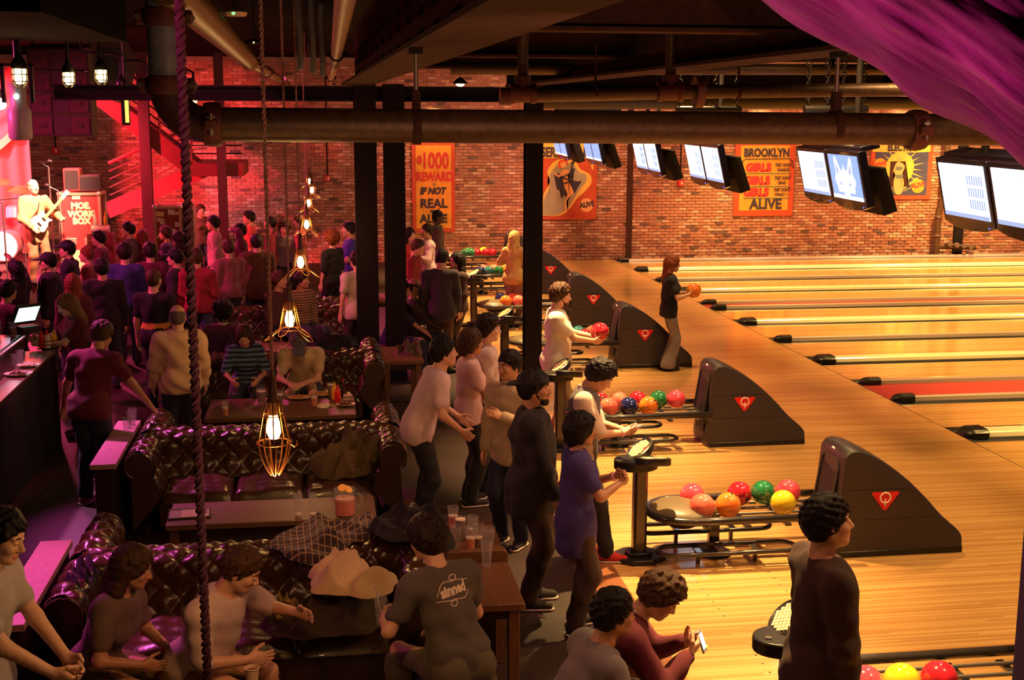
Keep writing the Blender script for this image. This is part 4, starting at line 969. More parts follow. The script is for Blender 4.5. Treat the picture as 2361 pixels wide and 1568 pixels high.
t = thing('condiment_caddy', 'white dish of sachets in a wire caddy by the ketchup', 'caddy', G(802, 922, TZ2)); MB().span((-.05, -.04, 0), (.05, .04, .06)).build('dish', plate_m, t, bevel=.006)
MB().tube([(.07*math.cos(a)*1.2, .06*math.sin(a), .045) for a in np.linspace(0, 2*PI, 17)[:-1]], .004, 6, True).build('wire', steel_dark, t)
MB().sphere((.01, 0, .07), .025, 10, 6).build('sachets', M('paper_white', (.78, .62, .50), .8), t)
# crumpled cloths
def cloth(name, loc, rx, ry, h, label, cat, mat, seed=1, rz=0, tilt=(0, 0), folds=5, parts=None, drape=None):
    rng = np.random.default_rng(seed); ph = rng.random(14)*6.28; k1 = rng.uniform(2, 4, 6)
    n, mm = 96, 30; vs = []
    for i in range(n):
        a = 2*PI*i/n; ro = 1+.16*math.sin(2*a+ph[0])+.12*math.sin(3*a+ph[1])+.07*math.sin(5*a+ph[2])+.03*math.sin(11*a+ph[3])
        for j in range(mm):
            r = (j+.02)/(mm-1); x, y = r*ro*math.cos(a), r*ro*math.sin(a)
            env = max(0, 1-r**3)**.6
            f1 = abs(math.sin(folds*(x*math.cos(ph[4])+y*math.sin(ph[4]))+1.6*math.sin(2.2*y+ph[5])+ph[6])); f2 = abs(math.sin(folds*.8*(x*math.cos(ph[7])+y*math.sin(ph[7]))+1.4*math.sin(2.6*x+ph[8])))
            f3 = math.sin(9*x+4*math.sin(3*y+ph[9]))*.5+.5
            z = h*env*(.16+.50*(1-f1)**1.5+.40*(1-f2)**1.7+.10*f3)
            X, Y = x*rx, y*ry
            if drape: z += drape(X, Y)
            vs.append((X, Y, z+X*tilt[0]+Y*tilt[1]))
    fs = [(i*mm+j, ((i+1) % n)*mm+j, ((i+1) % n)*mm+j+1, i*mm+j+1) for i in range(n) for j in range(mm-1)]
    fs.append(tuple(i*mm for i in range(n))[::-1])
    fs.append(tuple(i*mm+mm-1 for i in range(n)))
    m = MB().add(vs, fs); o = m.build(name, mat, smooth=60); o.location = loc; o.rotation_euler = (0, 0, rz); tag(o, label, cat); return o
def plaid():
    m = M('plaid_coat', (.03, .012, .018), .9, sheen=.2); nt = m.node_tree; b = nt.nodes['Principled BSDF']; N = nt.nodes.new; L = nt.links.new
    tc = N('ShaderNodeTexCoord'); mp = N('ShaderNodeMapping'); mp.inputs['Rotation'].default_value = (0, 0, .3); L(tc.outputs['Object'], mp.inputs[0]); outs = []
    for d in ('X', 'Y'):
        wv = N('ShaderNodeTexWave'); wv.bands_direction = d; wv.inputs['Scale'].default_value = 7; wv.inputs['Distortion'].default_value = .6; L(mp.outputs[0], wv.inputs['Vector'])
        mt = N('ShaderNodeMath'); mt.operation = 'GREATER_THAN'; mt.inputs[1].default_value = .955; L(wv.outputs['Fac'], mt.inputs[0]); outs.append(mt.outputs[0])
    mx = N('ShaderNodeMath'); mx.operation = 'MAXIMUM'; L(outs[0], mx.inputs[0]); L(outs[1], mx.inputs[1])
    mc = N('ShaderNodeMix'); mc.data_type = 'RGBA'; mc.inputs['A'].default_value = (.035, .014, .018, 1); mc.inputs['B'].default_value = (.30, .18, .10, 1); L(mx.outputs[0], mc.inputs['Factor']); L(mc.outputs['Result'], b.inputs['Base Color']); return m
brown_cloth = M('brown_cloth', (.050, .026, .015), .9, 0, .3, 8, .3, 200); black_cloth = M('black_cloth', (.014, .010, .012), .85, 0, .3, 8, .3, 200); olive_cloth = M('olive_canvas', (.135, .085, .035), .9, 0, .3, 8, .3, 250); cream_cloth = M('cream_knit', (.72, .47, .31), .9, 0, .12, 20, .4, 300)
saddle = lambda X, Y: -.55*max(0, abs(Y)-.14)**1.3
cloth('plaid_coat', G(752, 1238, .80), .40, .30, .15, 'dark plaid coat thrown over the sofa back behind the pitcher', 'coat', plaid(), 3, .35, drape=lambda X, Y: -.4*max(0, abs(Y)-.12)**1.2, folds=4)
cloth('black_jacket', G(940, 1220, .86), .27, .30, .20, 'black jacket heaped over the sofa arm beside the crowded table', 'jacket', black_cloth, 5, .8, drape=saddle)
cloth('cream_sweater', G(806, 1338, .80), .29, .19, .24, 'cream knitted sweater crumpled on the sofa corner', 'sweater', cream_cloth, 16, -.15, folds=3.2, drape=lambda X, Y: -.25*max(0, -Y-.02))
cloth('brown_jacket', G(770, 1430, .52), .38, .30, .24, 'dark brown jacket heaped on the nearest sofa seat', 'jacket', brown_cloth, 8, .5)
cloth('yellow_bag', G(655, 1432, .50), .12, .13, .22, 'small yellow and green printed bag beside the seated pair', 'bag', M('yellow_print', (.62, .30, .03), .7, 0, .9, 9, 0, 60, col2=(.05, .10, .02)), 9)
cloth('olive_coat', G(805, 1060, .56), .30, .24, .30, 'olive canvas coat crumpled in the sofa corner behind the pitcher', 'coat', olive_cloth, 12, .2, folds=4, tilt=(.25, .5))
cloth('paper_napkin', G(746, 938, TZ2), .075, .055, .06, 'crumpled white napkin at the front of the food table', 'napkin', M('paper_white'), 13)
cloth('draped_coat', G(190, 1330, .74), .10, .26, .12, 'black coat hanging over the nearest sofa arm', 'coat', black_cloth, 14, 0, drape=lambda X, Y: -.7*max(0, X-.02))
cloth('handbag', G(945, 815, .72), .20, .15, .20, 'brown woven handbag on the table beside the paired columns', 'bag', M('bag_brown', (.13, .055, .03), .6, 0, .6, 60, .5, 200), 15)
cloth('coat_pile', (.05, 16.1, .78), .42, .25, .25, 'heap of dark coats on the sofa back left of the columns', 'coat', black_cloth, 17)
cloth('coat_pile', (-1.2, 16.05, .78), .30, .2, .25, 'heap of dark purple coats on the sofa back by the cream jacket', 'coat', M('dark_purple_cloth', (.03, .012, .03), .9), 18)
pint(G(962, 806, .722), 'clear cup beside the woven handbag', .0, '', .12, .04)
t = thing('paper_cup', 'pale paper cup cut by the bottom edge', 'cup', G(582, 1578, .62)); MB().lathe([(.03, 0), (.042, .10), (.045, .10), (.040, .102), (.029, .005), (0, .005)], 20).build('cup', plate_m, t); MB().lathe([(0, .08), (.038, .081)], 16).build('sauce', M('dark_food'), t)
t = thing('stool', 'low dark leather stool under the lettered grey tee', 'stool', (.74, 6.98, 0)); MB().lathe([(.20, .36), (.23, .38), (.235, .44), (.21, .475), (0, .48)], 28).build('seat', leather_d, t)
for a in range(4): MB().cyl((.13*math.cos(a*PI/2+.78), .13*math.sin(a*PI/2+.78), .37), (.2*math.cos(a*PI/2+.78), .2*math.sin(a*PI/2+.78), 0), .018).build('leg', foot_m, t)
t = dup(t, (1.22, 6.05, 0), 0, 'low stool under the pale grey shirt at the bottom edge'); t = dup(t, (1.55, 6.45, 0), 0, 'low stool under the person in the maroon sweater')
# ================================================================== cage pendant lamps
bulb_m = E('lamp_bulb', (1, .60, .16), 34); wire_m = M('cage_wire', (.40, .16, .05), .35, .8); cord_m = M('cloth_cord', (.42, .20, .17), .8)
def cage_lamp(px, py, closed, label, first=False):
    c = G(px, py, 2.26); t = thing('cage_lamp', label, 'lamp', c, random.random(), 'cage pendant lamps')
    MB().lathe([(0, -.062), (.022, -.055), (.034, -.025), (.036, 0), (.026, .035), (.018, .065), (0, .066)], 16).build('bulb', bulb_m, t, smooth=80)
    MB().lathe([(.02, .06), (.026, .07), (.026, .12), (.03, .125), (.022, .15), (.018, .24), (.022, .25), (.014, .27), (.006, .285)], 16).build('socket', M('lamp_handle', (.11, .05, .035), .4), t)
    n = 10; mm = MB()
    for k in range(n):
        a = 2*PI*k/n; ca, sa = math.cos(a), math.sin(a)
        mm.tube([(.030*ca, .030*sa, .135), (.045*ca, .045*sa, .09), (.078*ca, .078*sa, -.075)], .0035, 5)
    mm.tube([(.080*math.cos(a), .080*math.sin(a), -.075) for a in np.linspace(0, 2*PI, 25)[:-1]], .0045, 5, True)
    mm.tube([(.052*math.cos(a), .052*math.sin(a), .06) for a in np.linspace(0, 2*PI, 25)[:-1]], .003, 5, True)
    mm.build('cage', wire_m, t)
    mm = MB()
    if closed:
        for k in range(5):
            a = 2*PI*k/5+.3; b = a+PI; ca, sa = math.cos(a), math.sin(a); d = a+.45; cd_, sd_ = math.cos(d), math.sin(d)
            mm.tube(bez([(.080*ca, .080*sa, -.075), (.060*ca, .060*sa, -.16), (.028*ca, .028*sa, -.225), (.02*cd_, .02*sd_, -.235), (.034*cd_, .034*sd_, -.215), (.064*cd_, .064*sd_, -.15), (.080*cd_, .080*sd_, -.075)], 3), .0035, 5)
        mm.tube([(.08, 0, -.09), (.10, 0, -.11), (.115, 0, -.10), (.112, 0, -.08)], .003, 5)
    else:
        for k in range(5):
            a = 2*PI*k/5+.3; d = a+.55; e = (a+d)/2
            pt = lambda r, q, z: (r*math.cos(q), r*math.sin(q), z)
            mm.tube(bez([pt(.08, a, -.075), pt(.13, a, -.11), pt(.175, e-.13, -.15), pt(.185, e, -.157), pt(.175, e+.13, -.15), pt(.13, d, -.11), pt(.08, d, -.075)], 3), .0035, 5)
    mm.build('basket', wire_m, t)
    H = CEIL-.02-c.z; m = MB(); K = 200 if px == 500 else 110 if c.y < 12 else 45
    for s in (0, PI):
        m.tube([(.0055*math.cos(z*K+s), .0055*math.sin(z*K+s), z) for z in np.linspace(.28, H, int(H*K*1.1))], .0055, 4)
    m.build('twisted_cord', cord_m, t)
    MB().lathe([(.05, H-.02), (.05, H)], 14).build('ceiling_rose', steel_dark, t)
    point('cage_lamp_glow', (c.x, c.y, c.z-.30), (1, .50, .16), 26, .06)
    return t
for i, (px, py, cl, lab) in enumerate([(631, 985, True, 'nearest cage lamp in view, its wire basket closed'), (668, 735, False, 'second nearest cage lamp with wire petals spread'), (693, 604, False, 'third nearest cage lamp with spread wire petals'), (707, 517, False, 'fourth cage lamp from the front of the row'), (711, 468, False, 'fifth cage lamp from the front of the row'), (719, 438, False, 'sixth cage lamp from the front of the row'), (713, 418, False, 'farthest cage lamp of the row')]):
    cage_lamp(px, py, cl, lab)
q = DY(436, 900, 2.5); t = cage_lamp(500, 1000, True, 'cage lamp below the frame, only its twisted cord in view'); t.location = (q.x+.012, 2.5, 2.26); 
for l in [o for o in bpy.data.objects if o.name.startswith('cage_lamp_glow')][-1:]: l.location = (q.x, 2.5, 1.9)
# ================================================================== bar at the left
bar_dark = M('bar_dark_wood', (.06, .022, .018), .35, 0, .3, 8, coat=.3); chrome = M('bar_rail_metal', (.62, .55, .60), .18, .95); corr = M('corrugated_iron', (.07, .065, .09), .4, .6, .3, 10)
bx0, by0, by1 = -2.97, 8.0, 14.55
t = thing('bar_counter', 'long bar with a metal rail and corrugated front at left', 'bar', (bx0, by0, 0)); L = by1-by0
MB().span((-.34, 0, 1.05), (0, L, 1.09)).build('drink_shelf', wood('bar_shelf_wood', (.10, .035, .025), (.20, .08, .05), 'Y', .34, .3, 4, .4, 1), t, bevel=.006)
MB().span((-.40, 0, 1.05), (-.34, L, 1.24)).build('riser', bar_dark, t)
MB().span((-.78, 0, 1.24), (-.36, L, 1.28)).build('bar_top', chrome, t, bevel=.008)
MB().tube([(-.33, 0, 1.255), (-.33, L, 1.255)], .02, 10).build('rail', chrome, t)
n = 230; f = MB().grid(lambda u, v: (-.06+.012*math.sin(u*L/.076*2*PI), u*L, 1.05*v), 1+int(L/.076*8), 2); f.build('corrugated_front', corr, t, smooth=180)
MB().span((-.75, .05, 0), (-.10, L-.02, 1.05)).build('carcass', bar_dark, t); MB().span((-.78, L-.02, 0), (0, L, 1.05)).build('end_panel', bar_dark, t)
def onbar(px, py, z=1.092): return G(px, py, z)
# register screen
c = G(62, 762, 1.28); t = thing('bar_terminal', 'order terminal with a lit screen on the bar', 'terminal', (c.x, c.y, 1.28), R(28))
rt = (R(-38), 0, 0)
MB().box((0, 0, .19), (.30, .05, .27), rt).build('housing', black, t, bevel=.01); MB().box((0, .031, .19), (.25, .006, .22), rt).build('screen', E('terminal_screen', (.75, .95, .90), 1.9), t, smooth=0)
MB().box((0, .02, .03), (.22, .2, .06)).build('stand', black, t, bevel=.01)
t.rotation_euler = (0, 0, R(-140))
def caddy(loc, label, seed):
    t = thing('condiment_caddy', label, 'caddy', loc); MB().span((-.11, -.07, 0), (.11, .07, .012)).build('tray', black, t)
    for z in (.05, .09): MB().tube([(.115*math.cos(a), .075*math.sin(a), z) for a in np.linspace(0, 2*PI, 21)[:-1]], .004, 5, True).build('wire', steel_dark, t)
c = G(112, 803, 1.092); caddy((c.x, c.y, 1.092), 'wire caddy of sauce bottles at the end of the bar', 1)
for (dx, dy, mt, lab) in ((-.06, -.03, 'ketchup_red', 'red sauce bottle in the bar caddy, left'), (.0, -.035, 'paper_white', 'white labelled bottle in the bar caddy'), (.06, .03, 'mustard_yellow', 'yellow mustard bottle in the bar caddy'), (-.02, .035, 'bottle_dark', 'dark sauce bottle in the bar caddy')):
    bottle((c.x+dx, c.y+dy, 1.106), sq, M(mt), M('ketchup_red') if mt != 'mustard_yellow' else M(mt), lab)
plate(G(42, 866, 1.092), 'oval plate of chips on the bar shelf', .14, fm=M('dark_food')); plate(G(66, 846, 1.092), 'deep plate with a napkin on the bar shelf behind the chips', .12, fm=M('paper_white'))
pint(G(36, 848, 1.092), 'empty glass in front on the bar shelf', 0, '', .15, .042); pint(G(47, 840, 1.092), 'empty glass behind another on the bar shelf', 0, '', .15, .042)
# back counter with glassware
t = thing('service_counter', 'steel back counter behind the bar with glassware', 'counter', (-4.6, 13.2, 0)); MB().span((-.35, -2.0, 0), (.35, 2.2, .95)).build('cabinet', bar_dark, t); MB().span((-.38, -2.03, .95), (.38, 2.23, .99)).build('worktop', chrome, t, bevel=.006)
for k, (px, py) in enumerate(((95, 738), (108, 736), (118, 744), (88, 752), (104, 754), (120, 728), (30, 745), (18, 752))):
    q = G(px, py+6, 1.28); q.x = min(max(q.x, -3.70), -3.40); q.y = min(q.y, 14.48); o = pint((q.x, q.y, 1.284), f'glassware by the lit terminal, {ORD[k]} of the cluster', .55 if k % 2 else 0, 'amber', .15, .045, group='bar glassware')
for k, (px, py) in enumerate(((315, 985), (328, 978), (322, 1000))):
    q = G(px, py, .742); q.x = min(max(q.x, -1.97), -1.85); pint((q.x, q.y, .742), ['front', 'rear', 'left'][k]+' one of the glasses set on the magenta ledge', .0, '', .16, .043)
# ================================================================== stage, left rear
st_m = M('stage_black', (.05, .02, .02), .6); red_steel = M('red_steel', (.30, .022, .03), .45, 0, .2, 8); curt = M('red_curtain', (.55, .05, .05), .85, sheen=.3); fringe_m = M('curtain_fringe', (.70, .25, .12), .8)
MB().span((-12, 22.9, 0), (-3.75, 30.9, .75)).build('floor_stage', st_m, kind='structure')
def fold(x0, x1, z0, z1, y, amp, per, nm, mat, par): 
    n = int((x1-x0)/per*12); return MB().grid(lambda u, v: (x0+(x1-x0)*u, y+amp*math.sin(u*(x1-x0)/per*2*PI+.5*math.sin(v*4))*(.5+.5*v)+.02*math.sin(u*40+v*3), z1+(z0-z1)*v), n, 14).build(nm, mat, par, smooth=180, solid=.01)
cy = 27.6; a = DY(0, 300, cy).x; b = DY(78, 300, cy).x
t = thing('stage_curtain', 'red stage curtain with gathered swag and fringe', 'curtain', (0, 0, 0)); fold(a-3.0, b-.1, .78, 4.6, cy, .09, .34, 'drape', curt, t)
def swag(u, v):
    x = a-2.4+(b-a+2.3)*u; dz = .9*(1-(2*u-1)**2)*v; return (x, cy-.14-.05*math.sin(v*14), 3.75+.5*(1-v)-dz-.1*v)
MB().grid(swag, 40, 24).build('swag', curt, t, smooth=180, solid=.012)
m = MB()
for k in range(120):
    u = k/119; x, y, z = swag(u, 1); m.box((x, y, z-.09), (.022, .012, .19))
m.build('fringe', fringe_m, t, smooth=0, kind='stuff')
# road cases
case_r = M('road_case_red', (.26, .035, .035), .5, 0, .2, 10); case_alu = M('case_edging', (.62, .45, .32), .35, .7); case_lab = M('case_label', (.75, .55, .30), .7)
def road_case(cx, y, z0, z1, wd, dp, label, mat, text=None):
    t = thing('road_case', label, 'case', (cx, y, z0)); h = z1-z0; x2 = wd/2
    MB().span((-x2, 0, .10), (x2, dp, h)).build('body', mat, t)
    m = MB()
    for x in (-x2, x2):
        for yy in (0, dp): m.box((x, yy, (h+.1)/2), (.05, .05, h-.1))
    for z in (.10, h):
        for yy in (0, dp): m.box((0, yy, z), (wd, .05, .05))
        for x in (-x2, x2): m.box((x, dp/2, z), (.05, dp, .05))
    m.build('edging', case_alu, t, smooth=0, kind='stuff')
    for x in (-x2, x2):
        for z in (.10, h): MB().sphere((x, 0, z), .05, 10, 6).build('corner_ball', case_alu, t)
    for x in (-x2+.12, x2-.12):
        for yy in (.1, dp-.1): MB().cyl((x-.02, yy, .05), (x+.02, yy, .05), .05).build('castor', black, t)
    if text:
        for s, zz in text: text_mesh('stencil', s, .155, case_lab, t, Matrix.Translation((.02, -.004, zz)) @ Matrix.Rotation(R(90), 4, 'X'), .002, .010, .95)
        for x in (-x2+.17, x2-.2): MB().box((x, -.012, h*.42), (.19, .02, .13)).build('recessed_handle', case_alu, t, bevel=.01)
        MB().box((-.05, -.004, h-.06), (.14, .008, .07)).build('label_plate', case_lab, t); MB().box((.05, -.006, h*.20), (.42, .01, .34)).build('paper_notice', case_lab, t)
    return t
yc = 24.0; a = DY(136, 450, yc); b = DY(228, 450, yc); wd = b.x-a.x
road_case((a.x+b.x)/2, yc, .75, a.z+.02, wd, .62, 'red road case with stencilled lettering on the stage', case_r, [('MOE.', (a.z-.75)*.865), ('WORK', (a.z-.75)*.765), ('BOX', (a.z-.75)*.675)])
yc = 25.2; a2 = DY(356, 478, yc); b2 = DY(415, 478, yc)
t = road_case((a2.x+b2.x)/2, yc, .0, a2.z, b2.x-a2.x, .55, 'road case covered in stickers right of the stage', case_r)
rng = random.Random(3)
for k in range(14): MB().box((-.2+.4*rng.random(), -.004-.001*k, a2.z*(.70+.27*rng.random())), (.06+.08*rng.random(), .004, .05+.05*rng.random()), (0, (rng.random()-.5)*.6, 0)).build('sticker', case_lab if k % 2 else M('sticker_white', (.7, .6, .6), .6), t, smooth=0)
t = thing('case_lid', 'grey case lid standing beside the stickered case', 'lid', (DY(430, 500, 25.3).x, 25.3, 0)); MB().span((-.13, 0, 0), (.13, .5, DY(430, 478, 25.3).z)).build('panel', M('lid_grey', (.12, .12, .10), .3, .3), t, bevel=.01); MB().span((.12, -.01, 0), (.14, .5, DY(430, 478, 25.3).z)).build('edge', case_alu, t)
for (px, w_, h_, dy, lab) in ((163, .30, .42, .2, 'small red amplifier on top of the road case'), (195, .52, .30, .25, 'dark box with rounded top on the road case')):
    q = DY(px, 440, 24.1); t = thing('amplifier_box', lab, 'amplifier', (q.x, 24.2+dy*.2, a.z+.05)); MB().span((-w_/2, 0, 0), (w_/2, .3, h_)).build('cabinet', case_r if px < 170 else st_m, t, bevel=.02); MB().span((-w_/2+.03, -.008, .04), (w_/2-.03, 0, h_-.04)).build('grille', blackm, t)
q = DY(232, 528, 23.2); t = thing('towel_roll', 'white towel roll laid on a case at the stage edge', 'towel', (q.x, q.y, q.z)); MB().cyl((-.15, 0, 0), (.15, 0, 0), .07, n=20).build('roll', M('paper_white'), t)
t = thing('monitor_wedge', 'small red crate under the towel roll at the stage edge', 'crate', (q.x, q.y, .75)); MB().span((-.22, -.14, 0), (.22, .16, q.z-.75-.07)).build('box', case_r, t, bevel=.01)
for k, (dx, mt) in enumerate(((-.09, 'paper_white'), (.09, 'mustard_yellow'))): bottle((q.x+dx, q.y, q.z+.07), [(.03, 0), (.03, .13), (.012, .17), (.012, .2)], M(mt), M(mt), ['clear', 'yellow'][k]+' bottle standing on the towel roll')
# microphone stands
def mic(px, y, py_top, label, boom=0):
    q = DY(px, py_top, y); t = thing('microphone_stand', label, 'microphone stand', (q.x, y, .75)); h = q.z-.75
    MB().lathe([(.15, 0), (.14, .02), (.02, .03)], 16).build('base', black, t); MB().cyl((0, 0, .02), (0, 0, h), .014).build('pole', chrome, t)
    MB().tube([(0, 0, h), (-.12, 0, h+.06), (.3*boom, 0, h+.1)], .01, 6).build('boom', black, t); MB().sphere((.3*boom, 0, h+.1), .03, 10, 6, (1.6, 1, 1)).build('microphone', black, t)
mic(112, 23.4, 385, 'tall chrome microphone stand right of the guitar player', .1); mic(134, 23.3, 440, 'shorter microphone stand in front of the road case', -.6); mic(6, 22.9, 470, 'microphone stand with boom left of the guitar player', 1.1)
# drum kit
shell = M('drum_shell', (.55, .20, .25), .25, coat=.5); skin_d = M('drum_head', (.85, .70, .68), .5); brass = M('cymbal_brass', (.85, .60, .25), .25, .9)
q = DY(6, 470, 26.2); t = thing('drum_kit', 'drum kit with raised cymbals at the left of the stage', 'drums', (q.x, 26.2, .75))
MB().cyl((0, -.25, .35), (0, .25, .35), .30, n=28).build('bass_drum', shell, t); MB().cyl((0, -.262, .35), (0, -.25, .35), .28, n=28).build('bass_head', skin_d, t)
for x, z, r in ((-.25, .85, .17), (.2, .87, .16), (.55, .5, .2)): MB().cyl((x, 0, z), (x, .05, z+.2), r, n=22).build('tom', shell, t); MB().cyl((x, .05, z+.2), (x, .052, z+.205), r*.97, n=22).build('tom_head', skin_d, t)
for x, z, r in ((-.55, 1.35, .26), (.35, 1.45, .27), (.65, 1.15, .22), (-.1, 1.6, .25)):
    MB().lathe([(0, .03), (.04, .02), (r, -.015), (r, -.02)], 24, (x, .1, z), (.25, .1, 0)).build('cymbal', brass, t); MB().cyl((x, .1, 0), (x, .1, z), .012).build('cymbal_stand', chrome, t)
# red steel stair
sy = 27.2; A = DY(226, 222, sy); B = DY(442, 388, sy); Cc = DY(560, 388, sy); Dd = DY(235, 492, sy)
t = thing('steel_stair', 'red steel stair with a landing against the brick wall', 'stair', (0, 0, 0))
def stringer(p, q, y, h=.34): 
    d = (Vector((q.x, 0, q.z))-Vector((p.x, 0, p.z))); l = d.length; an = math.atan2(-d.z, d.x)
    MB().box(((p.x+q.x)/2, y, (p.z+q.z)/2), (l+.2, .03, h), (0, an, 0)).build('stringer', red_steel, t)
for y in (sy, sy+1.1): stringer(A, B, y)
for y in (sy+1.2, sy+2.2): stringer(Vector((B.x+.1, 0, B.z-.1)), Dd, y)
for k in range(8): x = A.x+(B.x-A.x)*(k+.5)/8; MB().span((x-.14, sy, A.z+(B.z-A.z)*(k+.5)/8), (x+.14, sy+1.1, A.z+(B.z-A.z)*(k+.5)/8+.04)).build('tread', red_steel, t)
for k in range(8): x = B.x+(Dd.x-B.x)*(k+.5)/8; MB().span((x-.14, sy+1.2, B.z-.1+(Dd.z-B.z)*(k+.5)/8), (x+.14, sy+2.2, B.z-.06+(Dd.z-B.z)*(k+.5)/8)).build('tread', red_steel, t)
MB().span((B.x-.1, sy-.02, B.z-.17), (Cc.x, sy+2.2, B.z+.10)).build('landing', red_steel, t)
for k in range(5):
    dz = .30+.17*k; MB().tube([(A.x, sy, A.z+dz), (B.x, sy, B.z+dz), (Cc.x, sy, B.z+dz)], .016 if k < 4 else .03, 6).build('handrail', steel_dark, t)
    MB().tube([(B.x, sy+1.15, B.z+dz-.1), (Dd.x, sy+1.15, Dd.z+dz)], .014 if k < 4 else .04, 6).build('handrail', red_steel, t)
for f_ in (0, .33, .66, 1): x = A.x+(B.x-A.x)*f_; z = A.z+(B.z-A.z)*f_; MB().cyl((x, sy, z), (x, sy, z+1.0), .025, n=8).build('baluster', red_steel, t)
for px, y0 in ((338, sy-.1), (512, sy-.1)):
    q = DY(px, 400, y0); k = thing('steel_column', {338: 'dark red column under the stair, right of the road case', 512: 'thin dark red column at the stair landing'}[px], 'column', (q.x, y0, 0)); w_ = .11 if px < 400 else .09
    MB().span((-w_, -.1, 0), (w_, .1, 4.9)).build('shaft', M('column_dark_red', (.10, .02, .03), .5), k, bevel=.005); MB().span((-w_-.06, -.15, 0), (w_+.06, .15, .02)).build('base_plate', steel_dark, k)
# hanging loudspeaker array
ry = 20.0; a = DY(60, 110, ry); b = DY(214, 315, ry); W_ = b.x-a.x; n = 4; hh = (a.z-b.z)/n
grille = M('speaker_grille', (.10, .022, .022), .6, 0, .4, 80); horn = M('speaker_horn', (.13, .035, .04), .35)
for k in range(n):
    z = a.z-hh*(k+.5); t = thing('array_speaker', ['top', 'second', 'third', 'bottom'][k]+' cabinet of the hanging loudspeaker stack', 'speaker', ((a.x+b.x)/2, ry, z), R(2), 'hanging loudspeaker stack')
    MB().span((-W_/2, .0, -hh/2+.01), (W_/2, .6, hh/2-.01)).build('cabinet', st_m, t, bevel=.01)
    for s in (-1, 1):
        MB().span((s*W_/2-s*.04, -.012, -hh/2+.04), (s*W_*.15, 0, hh/2-.04)).build('grille', grille, t); MB().box((s*W_*.3, -.018, 0), (.08, .01, .06)).build('badge', st_m, t)
        m = MB().add([(s*W_*.14, -.012, -hh/2+.03), (s*W_*.14, -.012, hh/2-.03), (s*.02, .2, hh/2-.10), (s*.02, .2, -hh/2+.10)], [(0, 1, 2, 3)]); m.build('horn_flare', horn, t, smooth=0)
t = thing('array_rigging', 'steel frame the loudspeaker stack hangs from', 'frame', ((a.x+b.x)/2, ry+.3, a.z+.02)); MB().span((-W_/2, -.05, 0), (W_/2, .05, .05)).build('bar', steel_dark, t)
for s in (-.4, .4): MB().cyl((s, 0, .05), (s, 0, 4.98-a.z-.02), .012).build('cable', steel_dark, t)
q = DY(850, 900, 20)
t = thing('hung_speaker', 'dark angled loudspeaker hanging right of the stack', 'speaker', DY(270, 155, 21), R(20)); MB().prism([(-.4, -.35), (.1, -.55), (.35, .1), (.15, .42), (-.4, .42)], 1, lambda x, z, q: (x, q*.5, z)).build('cabinet', st_m, t); MB().span((-.3, -.012, -.2), (.1, 0, .3)).build('grille', blackm, t); MB().cyl((0, .25, .42), (0, .25, 4.97-t.location.z), .02).build('yoke', steel_dark, t)
# jelly-jar lamps on pipe arms
jar_b = E('jar_bulb', (1, .66, .20), 26)
for px, py, y, lab in ((45, 172, 12.0, 'largest caged jar lamp at the far left'), (158, 178, 15.0, 'caged jar lamp hanging before the loudspeaker stack, left'), (233, 172, 15.0, 'caged jar lamp at the right edge of the loudspeaker stack'), (280, 205, 18.0, 'caged jar lamp above the yellow hanging sign'), (342, 214, 20.0, 'caged jar lamp peeking left of the vertical pipe'), (447, 226, 22.0, 'caged jar lamp just right of the pipe elbow')):
    c = DY(px, py, y); t = thing('jar_lamp', lab, 'lamp', c, 0, 'caged jar lamps')
    MB().lathe([(0, -.085), (.035, -.08), (.052, -.05), (.055, .06)], 14).build('bulb', jar_b, t); MB().lathe([(.07, .05), (.07, .09), (.05, .13), (.03, .16), (.02, .2)], 14).build('cap', black, t)
    m = MB()
    for k in range(6): a_ = k*PI/3; m.tube([(.065*math.cos(a_), .065*math.sin(a_), .07), (.068*math.cos(a_), .068*math.sin(a_), -.06), (.03*math.cos(a_), .03*math.sin(a_), -.115)], .005, 4)
    for z in (.0, -.06): m.tube([(.068*math.cos(a_), .068*math.sin(a_), z) for a_ in np.linspace(0, 2*PI, 13)[:-1]], .005, 4, True)
    m.build('cage', black, t); MB().tube([(0, 0, .18), (0, 0, .42), (-.1, 0, .47), (-.5, 0, .47), (-.5, 0, 4.98-c.z)], .022, 8).build('pipe_arm', black, t)
    if px in (45, 233): point('jar_lamp_glow', (c.x, c.y-.1, c.z-.05), (1, .6, .2), 4, .05)
c = DY(288, 248, 18); t = thing('hanging_sign', 'narrow yellow lit sign hanging by the stair', 'sign', c); MB().span((-.05, 0, -.24), (.05, .1, .24)).build('case', black, t); MB().span((.0, -.006, -.2), (.048, 0, .2)).build('face', E('sign_yellow', (1, .55, .08), 2.2), t); MB().cyl((0, .05, .24), (0, .05, 4.98-c.z), .015).build('hanger', black, t)
c = DY(44, 255, 17.5); t = thing('stage_lamp', 'grey moving stage lamp below the loudspeaker stack', 'lamp', c); MB().lathe([(.12, -.38), (.15, -.34), (.15, .0), (.10, .06), (.10, .28), (.13, .34), (0, .36)], 18).build('head', M('lamp_grey', (.35, .30, .32), .4), t); MB().sphere((.0, -.11, .18), .035, 10, 6).build('lens', E('lens_green', (.6, 1, .8), 6), t); MB().span((-.2, -.03, .1), (-.16, .03, .6)).span((.16, -.03, .1), (.2, .03, .6)).span((-.2, -.03, .56), (.2, .03, .6)).build('yoke', black, t, kind='stuff'); MB().cyl((0, 0, .6), (0, 0, 4.98-c.z), .03).build('hanger', black, t)
